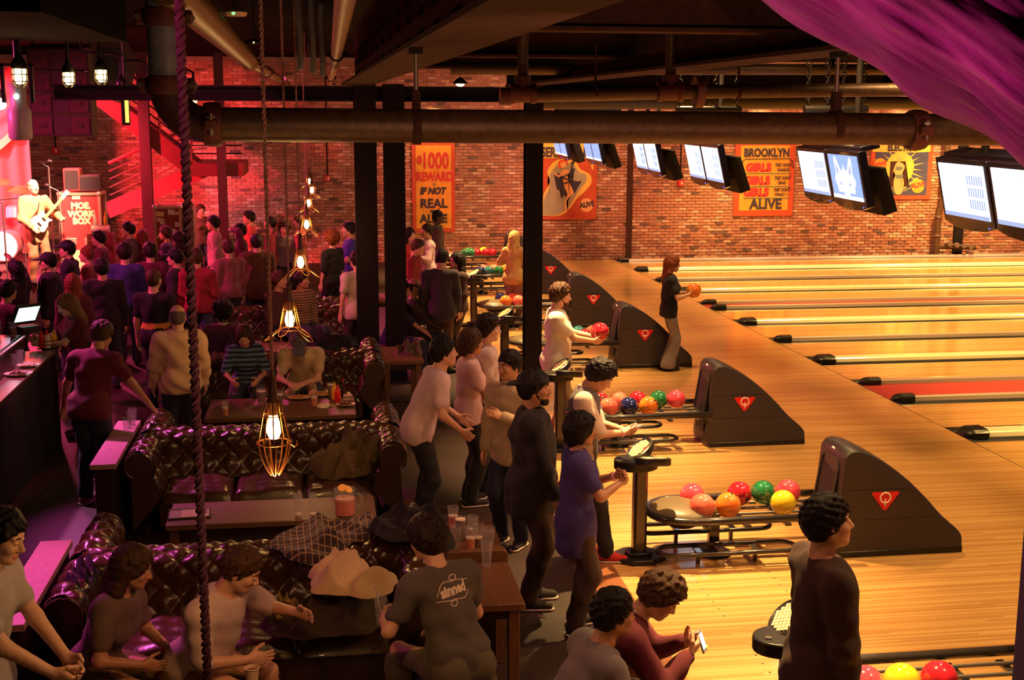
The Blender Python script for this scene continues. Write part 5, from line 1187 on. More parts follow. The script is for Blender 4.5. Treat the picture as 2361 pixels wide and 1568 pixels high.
c = DY(0, 214, 24); t = thing('stage_lamp', 'glaring white stage lamp at the left edge', 'lamp', c); MB().lathe([(.10, 0), (.16, -.3), (.15, -.3), (.09, -.02)], 18, rot=(R(-50), 0, 0)).build('housing', black, t); MB().sphere((0, -.12, -.16), .12, 14, 8).build('lens', E('lens_white', (1, .75, .95), 40), t)
for k in range(3):
    q = DY(30+60*k, 0, 9+2*k)
MB().span((-8, 8.6, 4.36), (-1.72, 12.3, 4.95)).build('trim_5', M('soffit_black', (.0025, .002, .002), .95, spec=.05), kind='structure')
for k, (px, py, y) in enumerate(((540, 32, 10), (586, 98, 14))):
    c = DY(px, py, y); t = thing('wifi_box', ['pale flat box with a green light under the ceiling', 'small box with two yellow lights under the ceiling'][k], 'box', c); MB().lathe([(.0, -.02), (.09, -.015), (.10, .01), (.06, .03), (0, .03)], 18).build('shell', M('plate_cream') if k == 0 else steel_dark, t); MB().sphere((.0, -.1, -.005), .008, 6, 4).build('led', E('led_green', (.1, 1, .2), 8) if k == 0 else E('led_yellow', (1, .7, .1), 8), t); MB().cyl((0, 0, .03), (0, 0, 4.98-c.z), .008).build('rod', black, t)
# ================================================================== figures: bodies as one smooth surface (signed distance fields meshed with surface nets)
CORN = [(0,0,0),(1,0,0),(0,1,0),(1,1,0),(0,0,1),(1,0,1),(0,1,1),(1,1,1)]
EDG = [(0,1),(2,3),(4,5),(6,7),(0,2),(1,3),(4,6),(5,7),(0,4),(1,5),(2,6),(3,7)]
class Field:
    def __init__(s, lo, hi, h):
        s.h = h; s.lo = np.array(lo, float)-2.5*h; n = np.ceil((np.array(hi, float)+2.5*h-s.lo)/h).astype(int)+1
        s.ax = [s.lo[i]+h*np.arange(n[i]) for i in range(3)]; s.D = np.full(n, 1.0, np.float32)
    def sub(s, lo, hi, m):
        a = np.clip(np.floor((np.array(lo)-m-s.lo)/s.h).astype(int), 0, None); b = np.minimum(np.ceil((np.array(hi)+m-s.lo)/s.h).astype(int)+1, s.D.shape)
        if np.any(b <= a): return None
        sl = tuple(slice(a[i], b[i]) for i in range(3))
        return sl, s.ax[0][sl[0]][:, None, None].astype(np.float32), s.ax[1][sl[1]][None, :, None].astype(np.float32), s.ax[2][sl[2]][None, None, :].astype(np.float32)
    def mix(s, sl, d, k):
        c = s.D[sl]
        if k > 0: e = np.maximum(k-np.abs(c-d), 0)/k; s.D[sl] = np.minimum(c, d)-e*e*k*.25
        else: s.D[sl] = np.minimum(c, d)
    def cone(s, a, b, ra, rb, k=.03, flat=None):
        a = np.array(a, float); b = np.array(b, float); r = max(ra, rb); q = s.sub(np.minimum(a, b)-r, np.maximum(a, b)+r, max(k, 3*s.h))
        if q is None: return
        sl, X, Y, Z = q; v = b-a; L = float(v@v)+1e-9; px, py, pz = X-a[0], Y-a[1], Z-a[2]
        t = np.clip((px*v[0]+py*v[1]+pz*v[2])/L, 0, 1); d = np.sqrt((px-v[0]*t)**2+(py-v[1]*t)**2+(pz-v[2]*t)**2)-(ra+(rb-ra)*t); s.mix(sl, d, k)
    def _ell(s, c, r, rot, X, Y, Z):
        px, py, pz = X-c[0], Y-c[1], Z-c[2]
        if rot is not None:
            M_ = np.array(rot).T; px, py, pz = M_[0, 0]*px+M_[0, 1]*py+M_[0, 2]*pz, M_[1, 0]*px+M_[1, 1]*py+M_[1, 2]*pz, M_[2, 0]*px+M_[2, 1]*py+M_[2, 2]*pz
        k0 = np.sqrt((px/r[0])**2+(py/r[1])**2+(pz/r[2])**2)+1e-6; k1 = np.sqrt((px/r[0]**2)**2+(py/r[1]**2)**2+(pz/r[2]**2)**2)+1e-6
        return k0*(k0-1)/k1
    def ell(s, c, r, rot=None, k=.03, cut=False):
        c = np.array(c, float); R_ = max(r); q = s.sub(c-R_, c+R_, max(k, 3*s.h))
        if q is None: return
        sl, X, Y, Z = q; d = s._ell(c, r, rot, X, Y, Z)
        if cut:
            cc = s.D[sl]; e = np.maximum(k-np.abs(cc+d), 0)/max(k, 1e-6); s.D[sl] = np.maximum(cc, -d)+e*e*k*.25
        else: s.mix(sl, d, k)
    def plane(s, p, n):       # keep the side where (x-p).n < 0
        n = np.array(n, float); n /= np.linalg.norm(n); c = float(np.dot(p, n))
        s.D = np.maximum(s.D, (s.ax[0][:, None, None]*n[0]+s.ax[1][None, :, None]*n[1]+s.ax[2][None, None, :]*n[2]-c).astype(np.float32))
    def ripple(s, amp, wl, seed):
        rng = np.random.default_rng(seed); X, Y, Z = s.ax[0][:, None, None], s.ax[1][None, :, None], s.ax[2][None, None, :]; w = 0
        for k in range(4):
            d = rng.normal(size=3); d[2] *= 1.3; d /= np.linalg.norm(d); f = 2*PI/(wl*(.7+.7*rng.random()))
            w = w+np.sin(f*(d[0]*X+d[1]*Y+d[2]*Z)+rng.random()*6+1.5*np.sin(f*.4*(X*d[1]-Z*d[0])))
        s.D = s.D+(amp*.5*w).astype(np.float32)
    def mesh(s):
        D = s.D; S = D < 0; n = D.shape; cells = np.zeros(tuple(x-1 for x in n), np.int8)
        for c in CORN: cells += S[c[0]:n[0]-1+c[0], c[1]:n[1]-1+c[1], c[2]:n[2]-1+c[2]]
        act = (cells > 0) & (cells < 8); I = np.argwhere(act)
        if len(I) == 0: return np.zeros((0, 3)), np.zeros((0, 4), int)
        idx = np.full(act.shape, -1, np.int64); idx[act] = np.arange(len(I))
        val = [D[I[:, 0]+c[0], I[:, 1]+c[1], I[:, 2]+c[2]] for c in CORN]; acc = np.zeros((len(I), 3)); cnt = np.zeros(len(I))
        for a, b in EDG:
            va, vb = val[a], val[b]; m = (va < 0) != (vb < 0); t = np.where(m, va/np.where(m, va-vb, 1), 0)
            ca, cb = np.array(CORN[a], float), np.array(CORN[b], float); acc += m[:, None]*(ca+(cb-ca)*t[:, None]); cnt += m
        V = s.lo+s.h*(I+acc/cnt[:, None]); Fs = []
        for ax in range(3):
            o1, o2 = [(1, 2), (2, 0), (0, 1)][ax]; sh = list(n); sh[ax] -= 1
            A = S[tuple(slice(0, n[i]-(1 if i == ax else 0)) for i in range(3))]; B = S[tuple(slice(1 if i == ax else 0, n[i]) for i in range(3))]
            E_ = np.argwhere(A != B); ok = (E_[:, o1] > 0) & (E_[:, o2] > 0) & (E_[:, o1] < n[o1]-1) & (E_[:, o2] < n[o2]-1); E_ = E_[ok]
            q = []
            for d1, d2 in ((1, 1), (0, 1), (0, 0), (1, 0)):
                e = E_.copy(); e[:, o1] -= d1; e[:, o2] -= d2; q.append(idx[e[:, 0], e[:, 1], e[:, 2]])
            q = np.stack(q, 1); neg = A[E_[:, 0], E_[:, 1], E_[:, 2]]; q[~neg] = q[~neg][:, ::-1]; Fs.append(q)
        return V, np.concatenate(Fs)
def ry(a): c, s = math.cos(a), math.sin(a); return np.array([[c, 0, s], [0, 1, 0], [-s, 0, c]])
def rz_(a): c, s = math.cos(a), math.sin(a); return np.array([[c, -s, 0], [s, c, 0], [0, 0, 1.]])
def rx_(a): c, s = math.cos(a), math.sin(a); return np.array([[1, 0, 0], [0, c, -s], [0, s, c]])
def ik(a, t, l1, l2, pole):
    a = np.array(a, float); t = np.array(t, float); d = t-a; L = np.linalg.norm(d); L2 = min(L, (l1+l2)*.995); u = d/(L+1e-9); t = a+u*L2
    x = (l1*l1-l2*l2+L2*L2)/(2*L2); y = math.sqrt(max(l1*l1-x*x, 0)); p = np.array(pole, float); p = p-u*(p@u); p /= np.linalg.norm(p)+1e-9
    return a+u*x+p*y, t
SKIN = {'light': (.62, .32, .21), 'tan': (.48, .22, .125), 'dark': (.085, .036, .022), 'pale': (.70, .40, .29)}
def skinm(k): return M('skin_'+k, SKIN[k], .48, 0, .12, 25, .06, 300)
def lipm(k): return M('lips_'+k, tuple(c*f for c, f in zip(SKIN[k], (.85, .5, .5))), .4)
def fab(col, name='cloth'):
    key = f'{name}_{col[0]:.3f}_{col[1]:.3f}_{col[2]:.3f}'; return M(key, col, .88, 0, .22, 9, .18, 260, sheen=.03)
def hairm(col): return M(f'hair_{col[0]:.3f}_{col[1]:.3f}_{col[2]:.3f}', col, .5, 0, .45, 40, .7, 150, stretch=(1, 1, .22), spec=.22)
HAIR = {'black': (.012, .008, .009), 'dark': (.025, .012, .009), 'brown': (.075, .032, .016), 'red': (.24, .055, .022), 'blond': (.55, .32, .12), 'sandy': (.22, .11, .05), 'grey': (.14, .10, .09)}
def stripes(name, c1, c2, scale=9.0, axis='Z'):
    if name in MATS: return MATS[name]
    m = M(name, c1, .88); nt = m.node_tree; b = nt.nodes['Principled BSDF']; tc = nt.nodes.new('ShaderNodeTexCoord'); wv = nt.nodes.new('ShaderNodeTexWave'); wv.bands_direction = axis; wv.inputs['Scale'].default_value = scale; wv.inputs['Distortion'].default_value = .5
    nt.links.new(tc.outputs['Object'], wv.inputs['Vector']); rp = nt.nodes.new('ShaderNodeValToRGB'); rp.color_ramp.interpolation = 'CONSTANT'; rp.color_ramp.elements[0].color = (*c1, 1); rp.color_ramp.elements[1].position = .5; rp.color_ramp.elements[1].color = (*c2, 1)
    nt.links.new(wv.outputs['Fac'], rp.inputs[0]); nt.links.new(rp.outputs[0], b.inputs['Base Color']); return m
eye_w = M('eye_white', (.70, .58, .52), .25); eye_d = M('eye_iris', (.02, .010, .006), .15); SEED = [0]
def hand_field(W, d, pn, curl, s, h, right):
    d = d/np.linalg.norm(d); pn = pn-d*(pn@d); pn /= np.linalg.norm(pn)+1e-9; sd = np.cross(d, pn)*(1 if right else -1)   # sd points to the thumb side
    c = W+d*.09*s; f = Field(c-.135*s, c+.135*s, h)
    rot = np.stack([d, sd, pn], 1)
    f.cone(W-d*.06*s, W+d*.01*s, .029*s, .026*s, .01); f.ell(W+d*.050*s, (.056*s, .043*s, .017*s), rot, .02); f.ell(W+d*.07*s+sd*.0, (.035*s, .041*s, .015*s), rot, .015)
    for i, (off, L, r) in enumerate(((.029, .074, .0092), (.010, .082, .0095), (-.010, .076, .009), (-.028, .060, .0082))):
        p = W+d*.085*s+sd*off*s; an = 0; seg = (.45, .31, .24); fan = sd*off*1.2
        for k in range(3):
            an += curl*(.75, 1.0, .75)[k]; q = (d+fan)*math.cos(an)+pn*math.sin(an); q /= np.linalg.norm(q); e = p+q*L*seg[k]*s; f.cone(p, e, r*(1-.08*k)*s, r*(.92-.08*k)*s, .006); p = e
    p = W+d*.025*s+sd*.026*s+pn*.006*s; q = d*.62+sd*.72+pn*.25; q /= np.linalg.norm(q); e = p+q*.042*s; f.cone(p, e, .014*s, .0115*s, .012)
    q2 = d*.85+sd*(.45-.5*curl)+pn*(.25+.5*curl); q2 /= np.linalg.norm(q2); e2 = e+q2*.032*s; f.cone(e, e2, .0112*s, .010*s, .006); q3 = q2+pn*.3*curl; q3 /= np.linalg.norm(q3); f.cone(e2, e2+q3*.024*s, .0098*s, .0078*s, .006)
    return f
PEOPLE = {}
def person(label, px, py, face, h=1.74, z0=0.0, sex='m', build=1.0, skin='light', hair=('short', 'dark'), top=(.1, .1, .1), sleeve='short', hem=.0, bottom=(.03, .03, .05), shoes=(.03, .02, .02), at=None,
           lean=0, bend=0, head=(0, 0), pelvis=None, feet=None, hands=(None, None), palm=(None, None), curl=(.3, .3), flare=0, extras=(), tilt=0, res=None, group=None, topmat=None, twist=0, pole=(None, None), ankle=.0, key=None, yw=None):
    SEED[0] += 1; seed = SEED[0]; s = h/1.75; male = sex == 'm'
    fa = R(face); th = R(lean); 
    P = np.array([0, 0, (.93 if pelvis is None else pelvis/s)]); Rt = rz_(R(twist*.5)) @ ry(th); Rc = rz_(R(twist)) @ ry(th+R(bend)) @ rx_(R(tilt))
    C = P+Rt @ np.array([0, 0, .27]); N = C+Rc @ np.array([-.01, 0, .245]); sw = (.178 if male else .152)*build**.5
    sh = {sg: N+Rc @ np.array([.005, sg*sw, -.055]) for sg in (1, -1)}
    Rh = rz_(R(head[0])) @ rz_(R(twist)) @ ry(R(head[1])+.35*(th+R(bend))); nk = N+Rc @ np.array([.0, 0, .02]); Hc = N+.5*(Rc+Rh) @ np.array([.012, 0, .075])+Rh @ np.array([.022, 0, .115])
    hip = {sg: P+rz_(R(twist*.3)) @ np.array([0, sg*.088, -.02]) for sg in (1, -1)}
    ft = {}; kn = {}; seated = pelvis is not None
    for i, sg in enumerate((1, -1)):
        t = np.array(feet[i], float)/s if feet else (np.array([.46, sg*.14, .085]) if seated else np.array([.02*sg, sg*.105, .085])); t = t+np.array([0, 0, 0])
        kn[sg], ft[sg] = ik(hip[sg], t, .43, .425, (1, sg*.12, .15))
    el = {}; wr = {}
    for i, sg in enumerate((1, -1)):
        t = hands[i]
        t = N+Rt @ np.array([.06, sg*(sw+.075), -.60]) if t is None else np.array(t, float)/s
        pl = pole[i] if pole[i] is not None else (-.7, sg*.75, -.5)
        el[sg], wr[sg] = ik(sh[sg], t, .285, .255, pl)
    topz = (Hc+Rh @ np.array([0, 0, .122]))*s
    if at is not None: base = Vector((at[0], at[1], z0))
    else:
        q = DY(px, py, yw) if yw else G(px, py, z0+topz[2]); o = rz_(fa) @ topz; base = Vector((q.x-o[0], q.y-o[1], z0))
    dist = max(base.y, 3); hb = res or (.016 if dist < 9 else .020 if dist < 15 else .026); hh = .0055 if dist < 9 else .0065 if dist < 15 else .009; hf = .0042 if dist < 9 else .005 if dist < 15 else .007
    t = thing('person', label, 'person', base, fa, group); sk = skinm(skin); b = build
    J = [P, C, N, Hc]+list(kn.values())+list(ft.values())+list(el.values())+list(wr.values())+list(sh.values()); J = np.array(J)
    lo, hi = J.min(0)-.2, J.max(0)+.2
    def torso(f, off, k=.07, lower=True, upper=True):
        if upper:
            f.ell(C+Rc @ np.array([.005, 0, .085]), (.108*b+off, .152*b**.7+off, .20+off), Rc, k); f.cone(sh[1], sh[-1], .062+off, .062+off, k)
            if not male:
                for sg in (1, -1): f.ell(C+Rc @ np.array([.085, sg*.068, .06]), (.062+off*.8, .066+off*.8, .068+off*.8), Rc, .04)
        f.ell(P+Rt @ np.array([.008*(b > 1.1)*4, 0, .16]), (.102*b**1.3+off, (.138 if male else .122)*b+off, .19+off), Rt, k)
        if lower: f.ell(P+Rt @ np.array([-.012, 0, .0]), (.118*b+off, (.155 if male else .165)*b+off, .135+off), Rt, k)
    def legs(f, off, k=.04, fl=0, to=1.0):
        for sg in (1, -1):
            an = ft[sg]; m = kn[sg]; f.cone(hip[sg], m, .086*b**.6+off, .055+off, k); e = m+(an-m)*to; f.cone(m, e, .055+off+fl*.2*.05, .043+off*1.15+fl*.06, k)
            if not fl and to > .8: f.ell(m+(an-m)*.3+np.array([-.016, 0, 0]), (.048+off, .045+off, .11), None, k)
            if seated: f.ell(hip[sg]+np.array([-.03, 0, -.02]), (.13+off*.5, .10+off*.5, .10+off*.5), None, .06)
    # ---- body (skin): trunk, limbs, head and hands in one mesh
    Vs = []; Fs = []; MI = []; n0 = 0
    f = Field(lo, hi, hb*1.1); torso(f, -.012); legs(f, -.010)
    for sg in (1, -1): f.cone(sh[sg], el[sg], .050*b**.5, .039, .03); f.cone(el[sg], wr[sg], .041*b**.4, .027, .02); f.cone(ft[sg], ft[sg]+np.array([.12, 0, -.05]), .034, .026, .03)
    f.cone(N+Rc @ np.array([-.012, 0, -.03]), Hc+Rh @ np.array([-.02, 0, -.06]), .062 if male else .052, .054 if male else .045, .04)
    V, Fq = f.mesh(); Vs.append(V); Fs.append(Fq); MI.append(np.zeros(len(Fq), int)); n0 = len(V)
    f = Field(Hc-.155, Hc+.155, hh); T = lambda x, y, z: Hc+Rh @ np.array([x, y, z])
    f.ell(T(-.008, 0, .022), (.100, .078, .100), Rh, .02); f.ell(T(.035, 0, -.04), (.058, .062, .075), Rh, .03); f.cone(T(.055, 0, -.085), T(.072, 0, -.098), .034 if male else .028, .024 if male else .019, .03)
    for sg in (1, -1):
        f.cone(T(-.01, sg*.052, -.05), T(.06, sg*.022, -.088), .022, .020, .03); f.ell(T(.062, sg*.040, -.028), (.03, .024, .026), Rh, .02)
        f.ell(T(.098, sg*.032, .004), (.022, .017, .012), Rh, .012, True); f.ell(T(.083, sg*.032, .003), (.0145, .0155, .0125), Rh, .004)
        f.ell(T(-.012, sg*.079, -.012), (.021, .009, .033), Rh, .010); f.cone(T(.088, sg*.014, .028), T(.078, sg*.048, .026), .010, .008, .012); f.ell(T(.100, sg*.011, -.038), (.012, .009, .008), Rh, .008)
    f.cone(T(.090, 0, .012), T(.112, 0, -.030), .009, .0125, .012); f.cone(T(.100, 0, -.028), T(.117, 0, -.034), .010, .0095, .006)
    f.cone(T(.092, .020, -.062), T(.092, -.020, -.062), .0075, .0075, .006); f.cone(T(.097, .008, -.061), T(.097, -.008, -.061), .0075, .0075, .006); f.cone(T(.090, .016, -.071), T(.090, -.016, -.071), .008, .008, .008)
    f.cone(T(-.02, 0, -.05), nk, .056 if male else .047, .060 if male else .050, .03)
    V, Fq = f.mesh(); loc = (V-Hc) @ Rh; fc = loc[Fq].mean(1); lips = (fc[:, 0] > .088) & (np.abs(fc[:, 1]) < .026) & (fc[:, 2] < -.052) & (fc[:, 2] > -.079)
    Vs.append(V); Fs.append(Fq+n0); MI.append(lips.astype(int)); n0 += len(V)
    for i, sg in enumerate((1, -1)):
        d = wr[sg]-el[sg]; d = d/np.linalg.norm(d); pn = np.array(palm[i], float) if palm[i] is not None else np.array([.15, -sg*1.0, -.15])
        V, Fq = hand_field(wr[sg]-d*.01, d, pn, curl[i], 1.0 if male else .92, hf, sg < 0).mesh(); Vs.append(V); Fs.append(Fq+n0); MI.append(np.zeros(len(Fq), int)); n0 += len(V)
    V = np.concatenate(Vs)*s; o = np_mesh('body', V, np.concatenate(Fs), [sk, lipm(skin)], t); o.data.polygons.foreach_set('material_index', np.concatenate(MI).astype(np.int32))
    for sg in (1, -1):      # eyes, brows
        m = MB(); m.sphere((0, 0, 0), .0118*s, 12, 8); m.m = [1 if sum(m.v[i][0] for i in fc_)/len(fc_) > .0095*s else 0 for fc_ in m.f]
        e = m.build('eye', [eye_w, eye_d], t, smooth=180); e.location = T(.0865, sg*.032, .003)*s; e.rotation_euler = Matrix(Rh.tolist()).to_euler()
        if dist < 14:
            br = MB().tube([Vector((T(.097, sg*.014, .026))*s), Vector((T(.098, sg*.03, .033))*s), Vector((T(.083, sg*.05, .026))*s)], [.0035, .0042, .002], 6); br.build('eyebrow', hairm(HAIR.get(hair[1], HAIR['dark'])), t)
    # ---- garments
    def garment(name, f, mat): V, Fq = f.mesh(); return np_mesh(name, V*s, Fq, mat, t) if len(V) else None
    bm_ = fab(bottom) if isinstance(bottom, tuple) else bottom
    f = Field(lo, hi, hb); torso(f, .004, .06, True, False); legs(f, .022 if not flare else .012, .04, flare, 1.0 if 'shorts' not in extras else .0); f.ripple(.005, .16, seed)
    wz = P+Rt @ np.array([0, 0, .10]); f.plane(wz, Rt @ np.array([0, 0, 1.]))
    if not seated and not feet: f.plane((0, 0, .04+ankle), (0, 0, -1))
    garment('trousers' if 'shorts' not in extras else 'shorts', f, bm_)
    tm = topmat or (fab(top) if isinstance(top, tuple) else top); off = .016 if sleeve != 'jacket' else .028
    f = Field(lo, hi, hb); torso(f, off, .07)
    for sg in (1, -1): f.cone(hip[sg]+np.array([0, 0, -.03]), hip[sg]+np.array([0, 0, .08]), .086*b**.6+off+.010, .08*b**.6+off, .05)
    frac = {'none': 0, 'short': .62, 'half': .95}.get(sleeve, 1)
    for sg in (1, -1):
        if frac > 0: e = sh[sg]+(el[sg]-sh[sg])*frac; f.cone(sh[sg], e, .058*b**.5+off, .050*b**.4+off*.9, .045)
        if sleeve in ('long', 'jacket'): w2 = el[sg]+(wr[sg]-el[sg])*.92; f.cone(el[sg], w2, .045+off, .034+off*.8, .03)
    if hem > .05:
        for dz in np.linspace(0, hem, 3): f.ell(P+np.array([0, 0, -.02-dz]), (.118*b**.8+off+.012, .152*b**.8+off+.016, .13+off), None, .05)
        if hem > .25: f.cone(P, P+np.array([0, 0, -hem-.1]), .15, .20, .05)
    f.ripple(.006 if sleeve != 'jacket' else .009, .15, seed+100); f.plane(P+Rt @ np.array([0, 0, -.09-hem]), Rt @ np.array([0, 0, -1.]))
    f.ell(N+Rc @ np.array([.022, 0, .055]), (.075, .070, .055), Rc, .01, True)
    shirt = garment('shirt' if sleeve != 'jacket' else 'jacket', f, tm)
    if 'collar' in extras or 'turtle' in extras:
        c_ = N+Rc @ np.array([.004, 0, .02]); rm = Matrix(Rc.tolist()); k = 'turtle' in extras
        MB().lathe([(.066, -.02), (.070, .0), (.062, .05 if k else .032), (.058, .05 if k else .030), (.064, -.01)], 20, Vector(c_*s), rm, 1.05, .95).build('collar', tm if k else fab((.75, .62, .55)), t)
    if 'vest' in extras:
        f = Field(lo, hi, hb); torso(f, off+.012, .07); f.ripple(.005, .16, seed+5); f.plane(P+Rt @ np.array([0, 0, -.10]), Rt @ np.array([0, 0, -1.]))
        for sg in (1, -1): f.plane(sh[sg]+Rc @ np.array([0, -sg*.028, 0]), Rc @ np.array([0, sg*1., 0]))
        f.ell(N+Rc @ np.array([.03, 0, .02]), (.10, .075, .11), Rc, .01, True); garment('vest', f, fab((.105, .085, .095)))
        MB().tube([Vector((N+Rc @ np.array([.085, 0, -.01]))*s), Vector((C+Rc @ np.array([.135, 0, .12]))*s)], [.014, .022], 8).build('necktie', fab((.42, .42, .50)), t)
    if 'cardigan' in extras: pass
    for sg in (1, -1):    # shoes
        a = ft[sg]; f = Field(a+np.array([-.13, -.09, -.13]), a+np.array([.25, .09, .06]), .009 if dist < 14 else .014)
        zf = a[2]-.085; f.cone(a+np.array([-.03, 0, -.035]), a+np.array([.06, 0, -.045]), .046, .040, .03); f.cone(a+np.array([.06, 0, -.05]), a+np.array([.155, sg*.012, -.055]), .042, .033, .03); f.plane((0, 0, zf), (0, 0, -1)); f.plane(a+np.array([0, 0, .0]), (0, 0, 1))
        sm = garment('shoe', f, fab(shoes, 'shoe'))
        if dist < 14:
            ring = [(a+np.array([x, y+sg*.006*max(x, 0)/.15, -.074]))*s for x, y in [(.155+.036*math.cos(q), .036*math.sin(q)) for q in np.linspace(-PI/2, PI/2, 7)]+[(-.03+.047*math.cos(q), .047*math.sin(q)) for q in np.linspace(PI/2, 3*PI/2, 7)]]
            MB().tube([Vector(q) for q in ring], .008, 6, True).build('sole', M('sole_pale', (.60, .45, .38), .7), sm)
    # ---- hair, caps
    style, hc = hair; hm = hairm(HAIR[hc]) if isinstance(hc, str) else hairm(hc)
    f = Field(Hc-np.array([.22, .22, .42 if style in ('long', 'bob') else .2]), Hc+.2, hh*1.25); inf = {'buzz': .006, 'bald': .004, 'short': .016, 'bob': .024, 'long': .020, 'curly': .042, 'full': .028}[style]
    f.ell(T(-.012, 0, .026), (.100+inf, .079+inf, .098+inf), Rh, .01); f.ell(T(-.045, 0, -.02), (.062+inf*.6, .068+inf*.5, .07), Rh, .03)
    if style == 'long':
        for sg in (1, -1): f.cone(T(-.02, sg*.066, .0), T(-.045, sg*.075, -.14), .034, .042, .04); f.cone(T(-.045, sg*.075, -.14), T(-.055, sg*.066, -.26), .042, .022, .04)
        f.cone(T(-.06, 0, .0), T(-.095, 0, -.26), .075, .055, .05)
    if style == 'bob':
        for sg in (1, -1): f.cone(T(.0, sg*.070, .02), T(-.01, sg*.073, -.075), .030, .028, .03)
        f.cone(T(-.05, 0, 0), T(-.07, 0, -.09), .08, .05, .05)
    if style == 'bald': f.plane(T(0, 0, .045), Rh @ np.array([.25, 0, 1.]))
    hl = .000 if style in ('long', 'bob', 'full', 'curly') else -.004
    if style in ('long', 'bob'): f.ell(T(.105, 0, -.045), (.085, .060, .112), Rh, .01, True); f.ell(T(.09, 0, -.2), (.09, .07, .12), Rh, .01, True)
    else: f.plane(T(.092, 0, .060+hl), Rh @ np.array([.75, 0, -.66])); f.ell(T(.075, 0, -.05), (.075, .11, .09), Rh, .01, True)
    rng = np.random.default_rng(seed+7); nl = 0 if style in ('buzz', 'bald') else (110 if dist < 14 else 40); c0 = np.array([-.012, 0, .026])
    for _ in range(nl):      # locks of hair flowing down from the crown
        a = rng.random()*2*PI; fr = .5+.5*math.cos(a); qm = 1.85-fr*(1.15 if style not in ('long', 'bob') else 1.05); q = rng.random()**.6*qm
        dv = lambda q, a: np.array([math.cos(a)*math.sin(q)*(.100+inf), math.sin(a)*math.sin(q)*(.079+inf), math.cos(q)*(.098+inf)])
        p0 = dv(q, a)*.97; p1 = dv(q+.38+.25*rng.random(), a+.5*(rng.random()-.5))*(1.02+.06*rng.random()); r0 = .0125 if style != 'curly' else .02
        f.cone(T(*(c0+p0)), T(*(c0+p1)), r0, .0045 if style != 'curly' else .016, .006)
    f.ripple({'curly': .012, 'full': .004}.get(style, .003), .035 if style != 'curly' else .04, seed)
    garment('hair', f, hm)
    if 'cap' in extras or 'cap_back' in extras:
        f = Field(Hc-.22, Hc+.22, hh*1.25); f.ell(T(-.008, 0, .032), (.118, .097, .112), Rh, .01); f.plane(T(0, 0, .036), Rh @ np.array([0, 0, -1.])); sg = 1 if 'cap' in extras else -1
        f.ell(T(sg*.125, 0, .040), (.085, .075, .014), Rh @ ry(sg*.15), .012); garment('cap', f, fab((.020, .018, .035) if 'bluecap' not in extras else (.10, .085, .13)))
    if 'beard' in extras:
        f = Field(Hc-.16, Hc+.14, hh); f.cone(T(.05, 0, -.085), T(.074, 0, -.10), .042, .032, .03)
        for sg in (1, -1): f.cone(T(-.0, sg*.056, -.03), T(.06, sg*.03, -.088), .022, .028, .02)
        f.cone(T(.098, .02, -.051), T(.098, -.02, -.051), .006, .006, .004); f.ripple(.003, .02, seed); f.ell(T(.10, 0, -.066), (.02, .022, .011), Rh, .004, True); garment('beard', f, hm)
    if 'glasses' in extras:
        g_ = MB()
        for sg in (1, -1): g_.tube([Vector(T(.108, sg*.032+.021*math.cos(q), .003+.016*math.sin(q))*s) for q in np.linspace(0, 2*PI, 13)[:-1]], .0022, 5, True); g_.tube([Vector(T(.106, sg*.053, .008)*s), Vector(T(-.01, sg*.083, .006)*s)], .0022, 5)
        g_.tube([Vector(T(.112, .011, .006)*s), Vector(T(.112, -.011, .006)*s)], .0022, 5); g_.build('glasses', black, t)
    if 'band' in extras or 'bandL' in extras:
        for i, sg in enumerate((1, -1)):
            if 'bandL' in extras and sg < 0 or ('band' in extras and 'bandL' not in extras and sg > 0): continue
            d = wr[sg]-el[sg]; d /= np.linalg.norm(d); c_ = wr[sg]-d*.035; rm = Vector(d).to_track_quat('Z', 'Y').to_matrix()
            MB().lathe([(.033, -.013), (.035, -.012), (.035, .012), (.033, .013)], 18, Vector(c_*s), rm).build('wristband', M('wristband_pink', (.80, .32, .34), .5), t)
    if 'belt' in extras: pass
    inv = dict(t=t, s=s, wr={k: v*s for k, v in wr.items()}, el={k: v*s for k, v in el.items()}, Hc=Hc*s, Rh=Rh, C=C*s, N=N*s, P=P*s, Rc=Rc, shirt=shirt, base=base, fa=fa)
    inv['W'] = lambda p: base+Vector(rz_(fa) @ np.array(p, float))
    if key: PEOPLE[key] = inv
    return inv
# ================================================================== the people
NAVY = (.03, .03, .12); WHITE = (.80, .68, .60); CREAM = (.72, .52, .34); BLACKC = (.012, .010, .013); MAROON = (.16, .012, .022); KHAKI = (.30, .18, .08); JEANS = (.035, .045, .10); DKJ = (.018, .020, .045)
fw = lambda x, y, z: (x, y, z)
p = person('person in black tee and grey flared trousers holding up an orange ball', 1553, 590, -4, 1.68, sex='f', skin='light', hair=('long', 'red'), top=BLACKC, hem=.03, bottom=(.30, .24, .25), flare=1, hands=((.27, .10, 1.13), (.27, -.10, 1.13)), palm=((.3, -1, .5), (.3, 1, .5)), curl=(.25, .25), head=(0, 5), key='bowler')
ball('orange', p['W']((.36, 0, 1.17)), 'orange ball held up by the person in black tee and flared trousers', 1, 1)
p = person('person in white tee and khaki trousers lifting a red ball from a rack', 1297, 656, -6, 1.80, build=1.15, hair=('full', 'brown'), top=(.82, .72, .60), hem=.08, bottom=KHAKI, hands=((.42, .10, 1.18), (.42, -.10, 1.16)), palm=((.3, -1, .5), (.3, 1, .5)), head=(0, 8), extras=('beard',))
ball('red', p['W']((.50, 0, 1.25)), 'red ball held by the person in white tee and khaki trousers', 1, 2)
